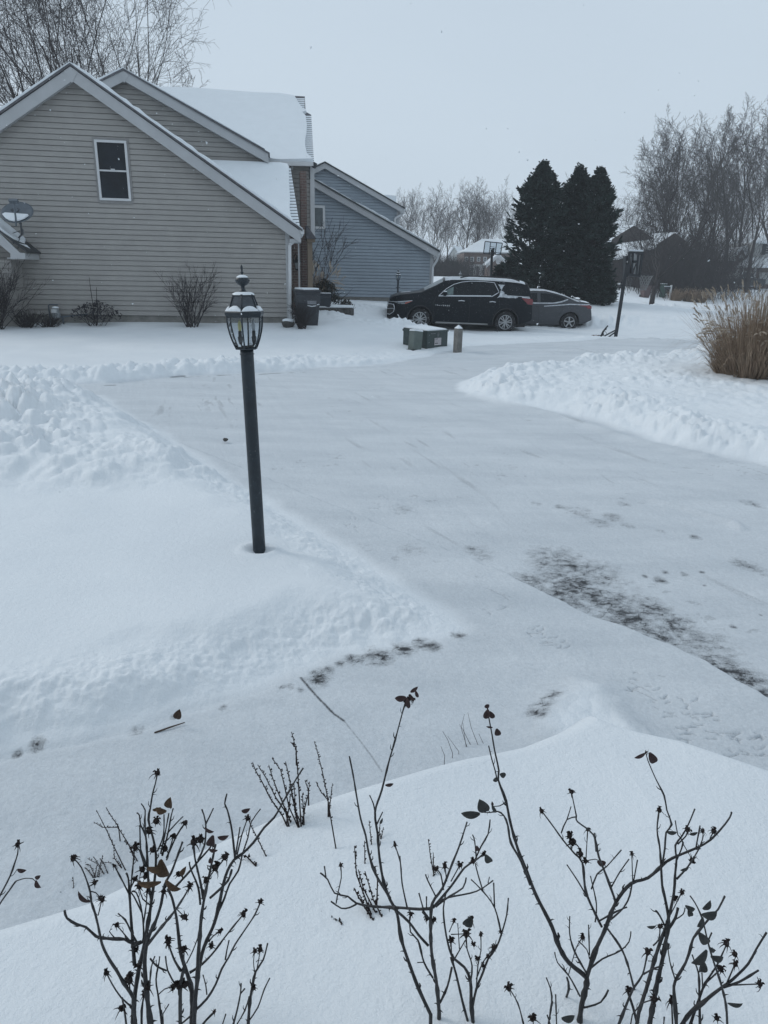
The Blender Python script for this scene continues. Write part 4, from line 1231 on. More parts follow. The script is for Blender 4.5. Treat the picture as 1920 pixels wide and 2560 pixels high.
q.tube([mt_, ap(55, 585, -.7), ap(40, 603, -.6), ap(33, 608, -.6)], .024, 6); q.tube([ap(50, 577, -.75), ap(18, 587, -.55)], .009, 5); q.tube([ap(53, 583, -.72), ap(47, 604, -.8), ap(45, 622, -.9)], .009, 5); q.tube([mt_, dl(0, -.1, -.03)], .03, 6); q.tube([ap(57, 572, -.8), ap(60, 587, -.8)], .012, 5)
q.build('mast', mat('galvanised', (.10, .11, .12), .5, metal=.4, var=.2), t)

# ------------------------------------------------------------------ gas meter
mc = A.pt(*A.px(140, 783, -.25), -.25)
t = thing('gas_meter', 'grey gas meter with pipes at the foot of the taupe wall', 'gas meter', mc)
M_METER = mat('meter_grey', (.24, .26, .27), .5, var=.1)
q = MB(); q.lathe([(.02, -.13), (.10, -.12), (.11, -.02), (.11, 0), (.085, .02), (.085, .10), (.03, .13)], n=14); q.build('body', M_METER, t, bevel=.004)
q = MB(); q.box((0, -.10, .06), (.13, .05, .09)); q.build('dial', M_WHITE, t)
q = MB(); q.lathe([(.09, .13), (.07, .165), (.02, .175)], n=12); q.build('snow', M_SNOW, t)
q = MB(); q.tube([(-.22, .1, -.5), (-.22, .1, .18), (-.19, .1, .21), (.03, .1, .21)], .018, 6); q.tube([(.05, 0, -.1), (.4, .05, -.06), (.8, .1, -.01)], .02, 6); q.tube([(-.05, 0, -.1), (-.05, 0, -.45)], .02, 6); q.tube([(.16, 0, -.1), (.16, .05, -.5)], .025, 6); q.build('pipes', M_DISH, t)

# ------------------------------------------------------------------ bins
M_BIN = mat('dark_bin_plastic', (.028, .032, .040), .5, var=.25, vscale=6, dust=.05, dscale=30)
M_BIN2 = mat('navy_bin_plastic', (.018, .025, .035), .5, var=.2, vscale=6)
def wheelie(name, label, loc, rz, w, d, h, m_, snow=True, handle=True, cat='bin'):
    t = thing(name, label, cat, loc, rz)
    q = MB(); b0 = .78
    zs = [(0, b0), (h * .35, b0 + .1), (h * .62, b0 + .17), (h * .64, b0 + .22), (h * .86, .98), (h * .87, 1.02), (h * .93, 1.03)]
    for z, f in zs:
        for x, y in ((-1, -1), (1, -1), (1, 1), (-1, 1)): q.v.append((x * w / 2 * f, y * d / 2 * f, z))
    for i in range(len(zs) - 1):
        for k in range(4): q.f.append((i * 4 + k, i * 4 + (k + 1) % 4, i * 4 + 4 + (k + 1) % 4, i * 4 + 4 + k))
    q.f += [(3, 2, 1, 0), tuple(len(q.v) - 4 + k for k in range(4))]
    q.build('body', m_, t, bevel=.012)
    q = MB(); q.box((0, -.01, h * .955), (w * 1.08, d * 1.08, h * .05)); q.box((0, .02, h * .985), (w * .85, d * .8, h * .03), taper=.8); q.build('lid', m_, t, bevel=.012)
    for s in (-1, 1):
        q = MB(); q.lathe([(.02, -.03), (.11, -.03), (.11, .03), (.02, .03)], n=14)
        for i, v in enumerate(q.v): q.v[i] = (s * w * .42 + v[2] * 1, d * .36 + v[0], .09 + v[1])
        q.build('wheel', M_RUBBER, t)
    if handle:
        q = MB(); q.tube([(-w * .4, d * .52, h * .86), (-w * .4, d * .62, h * .9), (w * .4, d * .62, h * .9), (w * .4, d * .52, h * .86)], .014, 6); q.build('handle', m_, t)
    if snow:
        q = MB(); rr = random.Random(int(w * 100)); k = 14
        ol = [(w * .52 * math.cos(a) * (abs(math.cos(a)) ** -.35 if abs(math.cos(a)) > .2 else 1.2), d * .52 * math.sin(a)) for a in [2 * math.pi * i / k for i in range(k)]]
        ol = [(max(-w * .52, min(w * .52, x)) * rr.uniform(.94, 1), y * rr.uniform(.92, 1)) for x, y in ol]
        q.poly([(x, y, h * .985) for x, y in ol], (0, 0, h * .045)); q.build('snow_cap', M_SNOW, t, bevel=.012)
    return t
p = gpx(768, 808, 20.3)
tc_ = wheelie('wheelie_bin', 'tall dark wheeled bin with snowy lid at the garage corner', (p.x, p.y, p.z - .08), R_(12), .66, .7, 1.0, M_BIN)
q = MB(); q.box((.10, -.345, .66), (.24, .02, .09)); q.build('lid_label', mat('frosted_label', (.2, .21, .23), .7, var=.3, vscale=20), tc_)
q = MB(); q.tube([(-.02, -.35, .58), (.1, -.36, .56), (.22, -.35, .58)], .012, 5); q.tube([(.24, -.35, .6), (.30, -.35, .62)], .014, 5); q.build('snow_ledge', M_SNOW, tc_)
p = gpx(811, 770, 23.6)
wheelie('storage_bin', 'low navy bin standing behind the stone edge by the garage', (p.x, p.y, p.z + .05), R_(8), .42, .4, .42, M_BIN2, handle=False)
M_BINGREEN = mat('green_bin_plastic', (.05, .10, .085), .5, var=.15, vscale=4)
M_BINBROWN = mat('brown_bin_plastic', (.085, .055, .055), .6, var=.2, vscale=4)
p = gpx(1655, 746, 58)
wheelie('wheelie_bin', 'green wheeled bin left of the far dry grass clump', (p.x, p.y, p.z), R_(-20), .52, .55, 1.02, M_BINGREEN)
p = gpx(1611, 747, 55)
wheelie('wheelie_bin', 'brown wheeled bin just left of the bare tree trunk', (p.x, p.y, p.z), R_(15), .55, .6, .85, M_BINBROWN, snow=False)

# ------------------------------------------------------------------ low stone edging, rocks
M_STONE = mat('dark_stone', (.06, .058, .055), .9, var=.4, vscale=6, bump=.5, bscale=15, dust=.1, dscale=10)
a = at_y(790, 786, 23.4); b_ = at_y(882, 778, 23.8)
ztop = at_y(830, 770, 23.4).z
t = thing('stone_edging', 'low dark stone garden edging with snow on top beside the bins', 'garden edging', (a.x, a.y, a.z - .2))
rr = random.Random(3); q = MB(); nst = 6
for i in range(nst):
    for row in range(2):
        t0, t1 = (i + .02 + .3 * row) / nst, (i + .98 + .3 * row) / nst
        if t1 > 1: t1 = 1
        pa, pb = a.lerp(b_, t0), a.lerp(b_, t1)
        z0 = a.z - .25 + row * (ztop - a.z + .25) / 2; hh = (ztop - a.z + .25) / 2 - .008
        c = (pa + pb) / 2
        q.box((c.x - a.x, c.y - a.y + rr.uniform(-.02, .02), z0 + hh / 2 - a.z + .2), ((pb - pa).length, .3, hh), Matrix.Rotation(math.atan2(b_.y - a.y, b_.x - a.x), 3, 'Z'))
q.build('stones', M_STONE, t, bevel=.02)
q = MB()
ol = [a + Vector((-.3, -.12, 0)), b_ + Vector((.02, -.12, 0)), b_ + Vector((-.1, .9, 0)), a + Vector((-.3, 1.5, 0))]
q.poly([(v.x - a.x, v.y - a.y, ztop - a.z + .20) for v in ol], (0, 0, .05)); q.build('snow', M_SNOW, t, bevel=.02)
def rock(label, px, py, Y, s, seed, cap=True, m_=M_STONE, name='boulder', group=None, cat='rock', capk=1.0):
    p = gpx(px, py, Y)
    t = thing(name, label, cat, p, 0, group)
    q = MB(); q.blob((0, 0, s[2] * .5), s, 3, .16, seed); q.build('stone', m_, t, smooth=True)
    if cap:
        q = MB(); q.blob((0, 0, s[2] * 1.22), (s[0] * .86 * capk, s[1] * .86 * capk, s[2] * .5), 3, .08, seed + 1); q.build('snow_cap', M_SNOW, t, smooth=True)
    return t
rock('grey rock with a snow cap at the foot of the white downspout', 721, 813, 19.7, (.17, .15, .13), 3)
for i, (px, lab) in enumerate(((1512, 'leftmost of three snow capped boulders right of the spruces'), (1530, 'middle one of three snow capped boulders right of the spruces'), (1549, 'rightmost of three snow capped boulders, nearest the leaning hoop pole'))):
    rock(lab, px, 719, 61, (.24, .22, .24), 10 + i, group='snow capped boulders', capk=1.05)
rock('flat reddish stone lying in snow left of the leaning hoop', 1487, 839, 21.8, (.10, .08, .04), 5, cap=False, m_=mat('reddish_stone', (.13, .08, .07), .8, var=.2), name='flat_stone')

# ------------------------------------------------------------------ transformer cabinet, small cabinet, concrete post
M_TRANS = mat('dark_green_paint', (.028, .045, .045), .5, var=.15, vscale=5, dust=.12, dscale=45)
M_TRANS2 = mat('faded_green_paint', (.10, .125, .115), .6, var=.15, vscale=6)
tc0 = gpx(1066, 880, 17.2)
rz = R_(46)
t = thing('transformer_box', 'dark green electrical transformer box half sunk in snow on the verge', 'transformer', tc0, rz)
Lx, Ly, Hh = .77, .77, .41
q = MB()
q.add([(0, 0, -.3), (Lx, 0, -.3), (Lx, Ly, -.3), (0, Ly, -.3), (0, 0, Hh), (Lx, 0, Hh), (Lx, Ly, Hh + .035), (0, Ly, Hh + .035)], [(3, 2, 1, 0), (4, 5, 6, 7), (0, 1, 5, 4), (1, 2, 6, 5), (2, 3, 7, 6), (3, 0, 4, 7)])
q.build('cabinet', M_TRANS, t, bevel=.01)
q = MB(); q.box((Lx / 2, -.006, Hh - .02), (Lx + .02, .02, .04)); q.box((-.006, Ly / 2, Hh - .015), (.02, Ly + .02, .05)); q.build('lid_edge', M_TRANS, t, bevel=.004)
q = MB(); q.add([(.02, .02, Hh + .004), (Lx - .02, .02, Hh + .004), (Lx - .02, Ly - .02, Hh + .038), (.02, Ly - .02, Hh + .038), (.03, .03, Hh + .03), (Lx - .03, .03, Hh + .03), (Lx - .03, Ly - .03, Hh + .075), (.03, Ly - .03, Hh + .075)], [(4, 5, 6, 7), (0, 1, 5, 4), (1, 2, 6, 5), (2, 3, 7, 6), (3, 0, 4, 7)]); q.build('snow_cover', M_SNOW, t)
M_STICK = mat('warning_label', (.50, .47, .48), .6, var=.06)
q = MB(); q.box((.40, -.004, .155), (.24, .006, .165)); stk = q.build('warning_label', M_STICK, t)
M_INK = mat('black_ink', (.03, .03, .035), .6, var=.1); M_INKR = mat('grey_ink', (.25, .22, .24), .6, var=.1)
q = MB(); q.box((.355, -.0085, .215), (.11, .003, .016)); q.build('bar', M_INK, stk)
q = MB(); q.box((.355, -.0085, .115), (.115, .003, .018)); q.build('bar', M_INK, stk)
q = MB()
for i in range(6): q.box((.475, -.0085, .222 - i * .024), (.06, .003, .006))
for i in range(3): q.box((.355, -.0085, .185 - i * .022), (.10, .003, .005))
q.box((.42, -.0085, .165), (.02, .003, .02))
q.build('small_print', M_INKR, stk)
M_PLATE = mat('faded_plate', (.15, .17, .18), .6, var=.2)
for i, z in enumerate((.365, .325, .285)):
    q = MB(); q.box((.41 - .004 * i, -.004, z), (.065 if i else .02, .005, .02 if i else .012)); q.build('plate', M_PLATE, t)
q = MB(); q.box((.22, -.003, .345), (.17, .004, .012)); q.build('plate', M_PLATE, t)
p = gpx(1036, 882, 17.05)
t = thing('utility_pedestal', 'pale green tilted utility pedestal leaning against the transformer box', 'utility pedestal', (p.x, p.y, p.z - .03), R_(34))
t.rotation_euler = (R_(-3), R_(7), R_(38))
q = MB(); q.box((0, 0, .21), (.26, .2, .46)); q.build('housing', M_TRANS2, t, bevel=.012)
q = MB(); q.box((0, 0, .455), (.27, .21, .035), taper=.9); q.build('snow_cap', M_SNOW, t, bevel=.01)
q = MB(); q.box((0, -.0, -.01), (.34, .28, .05)); q.build('base', M_BLACKMETAL, t)
p = gpx(1143.5, 876, 17.0)
t = thing('concrete_post', 'square concrete post with pointed snowy top beside the transformer box', 'post', p, R_(35))
q = MB(); q.box((0, 0, .15), (.145, .145, .78)); q.lathe([(.1025, .54), (.004, .605)], n=4, a0=R_(45)); q.build('post', mat('weathered_concrete', (.17, .165, .155), .9, var=.25, vscale=7, bump=.3), t)
q = MB(); q.lathe([(.104, .548), (.055, .59), (.0, .63)], n=4, a0=R_(45), caps=False); q.build('snow_cap', M_SNOW, t)

# ------------------------------------------------------------------ basketball hoops
HY = 21.6
M_PANEL = mat('broken_backboard', (.42, .44, .45), .5, var=.1)
hb = gpx(1538, 848, HY)
t = thing('basketball_hoop', 'broken basketball hoop leaning right with a bare backboard frame and hanging net', 'basketball hoop', hb)
def hp(px, py, dy=0.0): return at_y(px, py, HY + dy) - hb
q = MB(); q.beam(hp(1536, 862), hp(1567, 660), .085, .085, up=(0, 1, 0)); q.build('pole', M_BLACKMETAL, t, bevel=.008)
q = MB(); fw = .05
for a, b_ in (((1572, 631), (1608, 632)), ((1568, 687), (1600, 690))): q.beam(hp(*a), hp(*b_), .06, .10, up=(0, 1, 0))
for a, b_ in (((1573, 630), (1570, 688)), ((1606, 630), (1599, 690))): q.beam(hp(*a), hp(*b_), .06, .06, up=(0, 1, 0))
for a, b_ in (((1583, 632), (1579, 688)), ((1596.5, 632), (1591, 688))): q.beam(hp(*a), hp(*b_), .05, .04, up=(0, 1, 0))
q.beam(hp(1580, 653), hp(1595, 654), .05, .04, up=(0, 1, 0))
q.build('backboard_frame', M_BLACKMETAL, t)
for pl_ in (((1575, 634), (1582, 634), (1579.5, 672)), ((1584.5, 636), (1595, 637), (1592.5, 651), (1583.5, 651)), ((1583, 657), (1589, 658), (1583.5, 672)), ((1590, 664), (1591.5, 686), (1584, 685)), ((1599, 637), (1604, 637), (1597, 687), (1592.5, 686))):
    q = MB(); q.poly([hp(x, y, .04) for x, y in pl_], (0, .012, 0)); q.build('backboard_panel', M_PANEL, t)
q = MB()
q.beam(hp(1564.5, 640, .15), hp(1563, 692, .15), .08, .25, up=(0, 1, 0))
for a, b_ in (((1568, 640), (1578, 686)), ((1570, 660), (1576, 684)), ((1594, 655), (1581, 676)), ((1565, 645), (1579, 640)), ((1563, 690), (1569, 650))): q.beam(hp(*a, .1), hp(*b_, .05), .035, .035, up=(0, 1, 0))
q.beam(hp(1560, 688, .1), hp(1547, 726, .1), .03, .03, up=(0, 1, 0)); q.beam(hp(1556, 712), hp(1550, 718), .02, .02, up=(0, 1, 0))
q.build('bracket', M_BLACKMETAL, t)
rc = hp(1615, 688); rrad = .20
q = MB(); q.tube([rc + Vector((rrad * math.cos(a), rrad * math.sin(a), -.01 * math.cos(a))) for a in [2 * math.pi * i / 28 for i in range(29)]], .010, 6); q.beam(hp(1598, 688), rc + Vector((-rrad, 0, 0)), .08, .03); q.build('rim', M_BLACKMETAL, t)
q = MB(); nn = 12
bot = hp(1608, 726)
def netp(k, j):
    a = 2 * math.pi * k / nn; f = j / 6
    r = rrad * (1 - .62 * f ** .8)
    c = rc.lerp(bot, f)
    return c + Vector((r * math.cos(a), r * math.sin(a), 0))
for k in range(nn):
    for s in (-1, 1):
        q.tube([netp(k + s * j * .5, j) for j in range(7)], .0075, 3)
q.build('net', mat('dirty_net', (.22, .22, .22), .9, var=.1), t)
q = MB(); q.beam(hp(1537.5, 826), hp(1511, 840), .035, .035); q.beam(hp(1537.5, 831), hp(1512, 849), .035, .035); q.build('strut', M_BLACKMETAL, t)
q = MB(); q.beam(hp(1572, 627.6), hp(1608, 628.6), .08, .012, up=(0, 1, 0)); q.build('snow', M_SNOW, t)
sb_ = gpx(1507, 840, 21.7)
t = thing('broken_branch', 'broken dark stick standing in snow left of the leaning hoop', 'stick', sb_)
def sp(px, py): return at_y(px, py, 21.7) - sb_
q = MB(); q.tube([sp(1502, 842), sp(1508, 829), sp(1513, 822), sp(1520, 814)], [.03, .028, .022, .02], 6); q.tube([sp(1509, 828), sp(1517, 822)], .012, 5); q.tube([sp(1496, 838), sp(1504, 839), sp(1510, 838)], .012, 5); q.tube([sp(1505, 838), sp(1508, 832), sp(1509, 839)], .02, 5); q.tube([sp(1511, 827), sp(1516, 832), sp(1517, 836)], .006, 4)
q.build('stick', M_BLACKMETAL, t)

HY2 = 42
hb2 = gpx(1226, 745, HY2)
t = thing('basketball_hoop', 'upright basketball hoop with clear square backboard behind the dark car', 'basketball hoop', hb2)
def hp2(px, py, dy=0.0): return at_y(px, py, HY2 + dy) - hb2
q = MB(); q.beam(hp2(1225, 760), hp2(1230, 624), .13, .13, up=(0, 1, 0)); q.beam(hp2(1230, 628, .05), hp2(1234, 622, -.2), .1, .1); q.beam(hp2(1233.5, 640, .1), hp2(1234.5, 624, .1), .06, .06); q.build('pole', M_BLACKMETAL, t)
cn = [(1212.6, 603.6), (1256, 608), (1251, 637), (1208.7, 633.5)]
q = MB()
for a, b_ in zip(cn, cn[1:] + cn[:1]): q.beam(hp2(*a, -.3), hp2(*b_, -.3), .045, .045, up=(0, 1, 0))
for x0, x1 in ((1226.5, 1223), (1242, 1237.8)): q.beam(hp2(x0, 605, -.3), hp2(x1, 636, -.3), .04, .04, up=(0, 1, 0))
q.beam(hp2(1224, 621.5, -.3), hp2(1240, 622.5, -.3), .035, .035, up=(0, 1, 0)); q.beam(hp2(1226, 616.5, -.3), hp2(1240.5, 618, -.3), .02, .02, up=(0, 1, 0))
q.build('backboard_frame', M_BLACKMETAL, t)
q = MB(); q.poly([hp2(x, y, -.29) for x, y in cn], (0, .02, 0)); q.build('backboard', M_LAMPGLASS, t)
q = MB(); rc2 = hp2(1232, 631, -.62); q.tube([rc2 + Vector((.23 * math.cos(a), .23 * math.sin(a), 0)) for a in [2 * math.pi * i / 20 for i in range(21)]], .012, 5); q.build('rim', M_BLACKMETAL, t)

# ------------------------------------------------------------------ mailbox, sheds
p = gpx(1674, 745, 55)
t = thing('mailbox', 'dark mailbox on a white post left of the far dry grass clump', 'mailbox', p)
q = MB(); q.box((0, 0, .52), (.11, .11, 1.1)); q.build('post', M_WHITE, t); q = MB(); q.box((-.28, 0, .86), (.42, .2, .2)); q.build('box', M_BLACKMETAL, t, bevel=.03)
q = MB(); q.box((-.28, 0, .975), (.4, .2, .03)); q.build('snow', M_SNOW, t)
def shed(label, x0, x1, y0, y1, Y, m_, peak=0):
    w = Wall(gpx((x0 + x1) / 2, y1, Y), 0)
    h = thing('shed', label, 'shed', w.P0)
    u0, z1 = w.px(x0, y0); u1, z0 = w.px(x1, y1)
    q = MB(); w.box(q, u0, u1, z0 - .6, z1, 0, 2.5)
    um = (u0 + u1) / 2
    if peak: q.poly([w.pt(u0, z1), w.pt(u1, z1), w.pt(um, z1 + peak)], w.b * 2.5)
    P(q.build('wall', m_, None), h)
    q = MB()
    if peak:
        w.strip(q, (u0 - .15, z1 - .1), (um, z1 + peak + .1), .12, -.1, 2.7); w.strip(q, (um, z1 + peak + .1), (u1 + .15, z1 - .1), .12, -.1, 2.7)
    else: w.box(q, u0 - .1, u1 + .1, z1 + .003, z1 + .12, -.1, 2.7)
    P(q.build('roof_snow', M_SNOW, None), h)
shed('long low dark brown shed behind the far grass clump', 1734, 1778, 688, 716, 78, M_BRICKD)
shed('small grey gabled shed left of the parked pickup', 1787, 1812, 690, 712, 84, M_GDOOR, .9)

# ------------------------------------------------------------------ litter on the path edge
def curl_leaf(mb, c, L, W, d, up, curl=.5, seg=6):
    """a dry leaf: curled strip pointing along d"""
    d = Vector(d).normalized(); up = Vector(up); s = d.cross(up)
    if s.length < 1e-3: s = d.orthogonal()
    s.normalize(); up = s.cross(d).normalized()
    base = len(mb.v); c = Vector(c)
    for i in range(seg + 1):
        f = i / seg
        w = W * math.sin(math.pi * min(1, .06 + f * .94)) ** .75 * (.5 if i == seg else 1)
        p = c + d * (L * f) + up * (math.sin(f * 2.6) * curl * L * .3)
        for k, u in ((-1, .22), (0, 0), (1, .22)):
            q_ = p + s * (w * .5 * k) + up * (u * w * (1 + curl))
            mb.v.append(tuple(q_))
    for i in range(seg):
        for k in range(2):
            a = base + i * 3 + k
            mb.f.append((a, a + 1, a + 4, a + 3))
M_LEAFDRY = mat('dry_brown_leaf', (.055, .032, .02), .75, var=.35, vscale=60, bump=.2, bscale=200)
p = at_z(442, 1797, .05)
q = MB(); curl_leaf(q, p, .05, .035, (.3, .1, .9), (0, -1, 0), .5); o = q.build('dry_leaf', M_LEAFDRY, None, smooth=True); tag(o, 'small curled brown leaf standing at the snowy path edge', 'leaf')
q = MB(); q.tube([at_z(386, 1832, .02), at_z(425, 1818, .025), at_z(462, 1806, .03)], [.004, .0035, .002], 5); o = q.build('fallen_twig', M_LEAFDRY, None); tag(o, 'thin twig lying on the path edge below the curled leaf', 'twig')
q = MB(); q.blob(at_z(564, 1100, .03), (.03, .03, .02), 2, .2, 3); o = q.build('snow_clod', M_STONE, None); tag(o, 'small dark icy clod lying alone on the street behind the lamp', 'clod')
# ------------------------------------------------------------------ vehicles (local x runs from the nose to the tail, y to the driver's far side, z up)
def interp(pts, x):
    if x <= pts[0][0]: return pts[0][1]
    for (a, p), (b_, q_) in zip(pts, pts[1:]):
        if x <= b_:
            return p + (q_ - p) * (x - a) / (b_ - a)
    return pts[-1][1]
def smooth_prof(pts, n=90, k=.035):
    xs = np.linspace(pts[0][0], pts[-1][0], 1200)
    ys = np.interp(xs, [p[0] for p in pts], [p[1] for p in pts])
    L = xs[-1] - xs[0]
    w = max(3, int(1200 * k / L)) | 1
    ker = np.hanning(w + 2)[1:-1]; ker /= ker.sum()
    pad = w // 2
    yp = np.r_[2 * ys[0] - ys[pad:0:-1], ys, 2 * ys[-1] - ys[-2:-pad - 2:-1]]
    return xs, np.convolve(yp, ker, 'valid')
class Car:
    def __init__(s, L, halfw, top, bot, vert, front=(.9, .30, 2.2), rear=(.7, .14, 2.0), k=.10, crown=1.0):
        s.crown = crown
        s.L, s.hw, s.vert, s.fr, s.rr = L, halfw, vert, front, rear
        s.tx, s.tz = smooth_prof(top, k=k); s.bx, s.bz = smooth_prof(bot, k=.15)
    def zt(s, x): return float(np.interp(x, s.tx, s.tz))
    def zb(s, x): return float(np.interp(x, s.bx, s.bz))
    def W(s, x, z):
        f = 1.0
        d, a, p = s.fr
        if x < d: f -= a * ((d - x) / d) ** p
        d, a, p = s.rr
        if x > s.L - d: f -= a * ((x - s.L + d) / d) ** p
        return s.hw * f * interp(s.vert, z)
    def ring(s, x, nz=16, nt=10):
        zt, zb = s.zt(x), s.zb(x); r = min(.10 + .10 * min(1, max(0, (zt - 1.3) / .3)) * s.crown, (zt - zb) * .3)
        pts = []
        for i in range(nz + 1):
            z = zb + (zt - r - zb) * i / nz
            pts.append((s.W(x, z), z))
        w0 = pts[-1][0]
        for i in range(1, nt + 1):
            a = math.pi / 2 * i / nt
            y = w0 * math.cos(a) ** .8 if i < nt else 0
            z = zt - r + r * math.sin(a) ** .75
            pts.append((y, z))
        return pts
    def body(s, parent, mt, wheels, wr, name='body', n=110):
        mb = MB(); xs = [s.L * (0.5 - .5 * math.cos(math.pi * i / n)) * .35 + s.L * i / n * .65 for i in range(n + 1)]
        nring = None
        for x in xs:
            r = s.ring(min(max(x, .002), s.L - .002))
            full = [(x, -y, z) for y, z in r] + [(x, y, z) for y, z in reversed(r[:-1])]
            nring = len(full); mb.v += full
        for i in range(n):
            for k in range(nring):
                a = i * nring + k; b_ = i * nring + (k + 1) % nring
                mb.f.append((a, b_, b_ + nring, a + nring))
        mb.f += [tuple(range(nring)), tuple(n * nring + k for k in reversed(range(nring)))]
        o = mb.build(name, mt, parent, smooth=True)
        cut = MB()
        for wx, wz in wheels:
            for sg in (-1, 1):
                c = MB(); c.lathe([(wr, -.22), (wr, .3)], n=40)
                cut.add([(wx + p[0], sg * (s.hw - .10) + p[2] * sg, wz + p[1]) for p in c.v], c.f)
        co_ = cut.build('wheel_cut', None, parent); bpy.context.view_layer.update()
        md = o.modifiers.new('arch', 'BOOLEAN'); md.operation = 'DIFFERENCE'; md.object = co_; md.solver = 'EXACT'; md.use_self = False
        dg = bpy.context.evaluated_depsgraph_get()
        me = bpy.data.meshes.new_from_object(o.evaluated_get(dg))
        o.modifiers.clear(); o.data = me
        bpy.data.objects.remove(co_)
        return o
    def panel(s, mb, poly, off=.006, step=.05, sides=(-1,), thick=0.0):
        """a patch lying on the body side: polygon in (x, z)"""
        pts = [(p[0], p[1]) for p in poly]
        bm = bmesh.new()
        vs_ = [bm.verts.new((x, 0, z)) for x, z in pts]
        tris = tessellate_polygon([[Vector((x, z, 0)) for x, z in pts]])
        for t in tris:
            try: bm.faces.new([vs_[i] for i in t])
            except ValueError: pass
        for _ in range(4):
            es = [e for e in bm.edges if e.calc_length() > step * 1.6]
            if not es: break
            bmesh.ops.subdivide_edges(bm, edges=es, cuts=1, use_grid_fill=False)
            bmesh.ops.triangulate(bm, faces=bm.faces)
        bm.verts.ensure_lookup_table(); bm.verts.index_update()
        for sg in sides:
            vv = [(v.co.x, sg * (s.W(v.co.x, v.co.z) + off), v.co.z) for v in bm.verts]
            ff = [tuple(v.index for v in f.verts) for f in bm.faces]
            mb.add(vv, ff)
        bm.free()
    def line(s, mb, pts, rad, off=.004, sides=(-1,), n=5, closed=False):
        if closed: pts = list(pts) + [pts[0]]
        dense = []
        for a, b_ in zip(pts, pts[1:]):
            m_ = max(1, int(math.hypot(b_[0] - a[0], b_[1] - a[1]) / .08))
            for i in range(m_): dense.append((a[0] + (b_[0] - a[0]) * i / m_, a[1] + (b_[1] - a[1]) * i / m_))
        dense.append(pts[-1])
        for sg in sides:
            mb.tube([(x, sg * (s.W(x, z) + off), z) for x, z in dense], rad, n)
    def top_patch(s, mb, x0, x1, y0, y1, off=.006, nx=24, ny=18, edge=None, thick=.0):
        """a patch lying on the upper surface between two stations; edge(x,t) may trim it"""
        def pt(x, fy):
            r = s.ring(x); y = fy
            ys = [p[0] for p in r]; zs = [p[1] for p in r]
            ay = abs(y)
            for i in range(len(r) - 1, 0, -1):
                if ys[i] <= ay <= ys[i - 1]:
                    t = (ay - ys[i]) / max(1e-6, ys[i - 1] - ys[i]); return (x, y, zs[i] + (zs[i - 1] - zs[i]) * t + off)
            return (x, y, zs[0] + off)
        base = len(mb.v)
        for i in range(nx + 1):
            x = x0 + (x1 - x0) * i / nx
            w = min(s.ring(x)[16][0] * .985, 9)
            for j in range(ny + 1):
                mb.v.append(pt(x, (y0 + (y1 - y0) * j / ny) * w))
        for i in range(nx):
            for j in range(ny):
                a = base + i * (ny + 1) + j
                mb.f.append((a, a + 1, a + ny + 2, a + ny + 1))

def car_wheel(parent, x, y, z, r, rim_r, spokes, side=-1, rot=.2, split=True, width=.22):
    t_ = MB(); prof = [(rim_r, -width / 2), (r * .93, -width / 2), (r, -width * .36), (r, width * .36), (r * .93, width / 2), (rim_r, width / 2)]
    t_.lathe(prof, n=40, caps=False)
    def place(mb): mb.v = [(x + p[0], y + side * p[2], z + p[1]) for p in mb.v]
    place(t_); w = t_.build('wheel', M_RUBBER, parent, smooth=True)
    q = MB(); q.lathe([(rim_r, .0), (rim_r * 1.03, width / 2 - .005), (rim_r * .93, width / 2 - .002), (rim_r * .88, width / 2 - .04)], n=40, caps=False)
    for k in range(spokes):
        a = rot + 2 * math.pi * k / spokes
        for da in ((-.16, .16) if split else (0,)):
            p0 = (rim_r * .16 * math.cos(a + da * .8), rim_r * .16 * math.sin(a + da * .8), width / 2 - .012); p1 = (rim_r * .92 * math.cos(a + da * 1.25), rim_r * .92 * math.sin(a + da * 1.25), width / 2 - .016)
            q.beam(p0, p1, rim_r * (.135 if split else .22), .02)
    q.lathe([(rim_r * .24, width / 2 - .03), (rim_r * .22, width / 2 - .002), (0.001, width / 2 + .004)], n=16)
    place(q); q.build('rim', M_RIM, w)
    d = MB(); d.lathe([(rim_r * .9, width / 2 - .07), (0.001, width / 2 - .07)], n=24, caps=False); place(d); d.build('brake_disc', M_BRAKE, w)
    return w
M_RIM = mat('alloy', (.36, .37, .38), .35, metal=.6, var=.12, vscale=8)
M_BRAKE = mat('dark_hub', (.02, .02, .022), .7)
M_CARBLACK = mat('black_car_paint', (.002, .005, .009), .32, spec=.16, coat=.03, dust=.07, dscale=30)
M_CARGREY = mat('grey_car_paint', (.052, .056, .064), .35, spec=.3, coat=.05, dust=.05, dscale=22)
M_CARGREEN = mat('dark_teal_paint', (.012, .022, .028), .4, spec=.3, dust=.15, dscale=8)
M_CARGLASS = mat('car_glass', (.006, .009, .012), .15, spec=.2, dust=.12, dscale=30)
M_FROST = mat('frosted_glass', (.23, .26, .28), .6, spec=.3, col2=(.42, .45, .47), vscale=4, bump=.2)
M_DUSTED = mat('thin_snow', (.34, .36, .385), .8, spec=.2, col2=(.66, .69, .72), vscale=9, bump=.3)
M_SNOWFILM = mat('roof_snow_film', (.50, .53, .56), .8, spec=.2, col2=(.70, .735, .765), vscale=5, bump=.2)
M_REDLAMP = mat('red_lamp', (.16, .012, .018), .2, spec=.5, coat=.4, var=.25, vscale=9)
M_LENS = mat('clear_lens', (.30, .32, .34), .15, spec=.6, coat=.5, col2=(.05, .055, .06), vscale=14)
M_AMBER = mat('amber_lens', (.34, .07, .05), .2, coat=.4, var=.15)
M_SILL = mat('silver_sill', (.27, .27, .265), .5, metal=.2, var=.15, vscale=3)

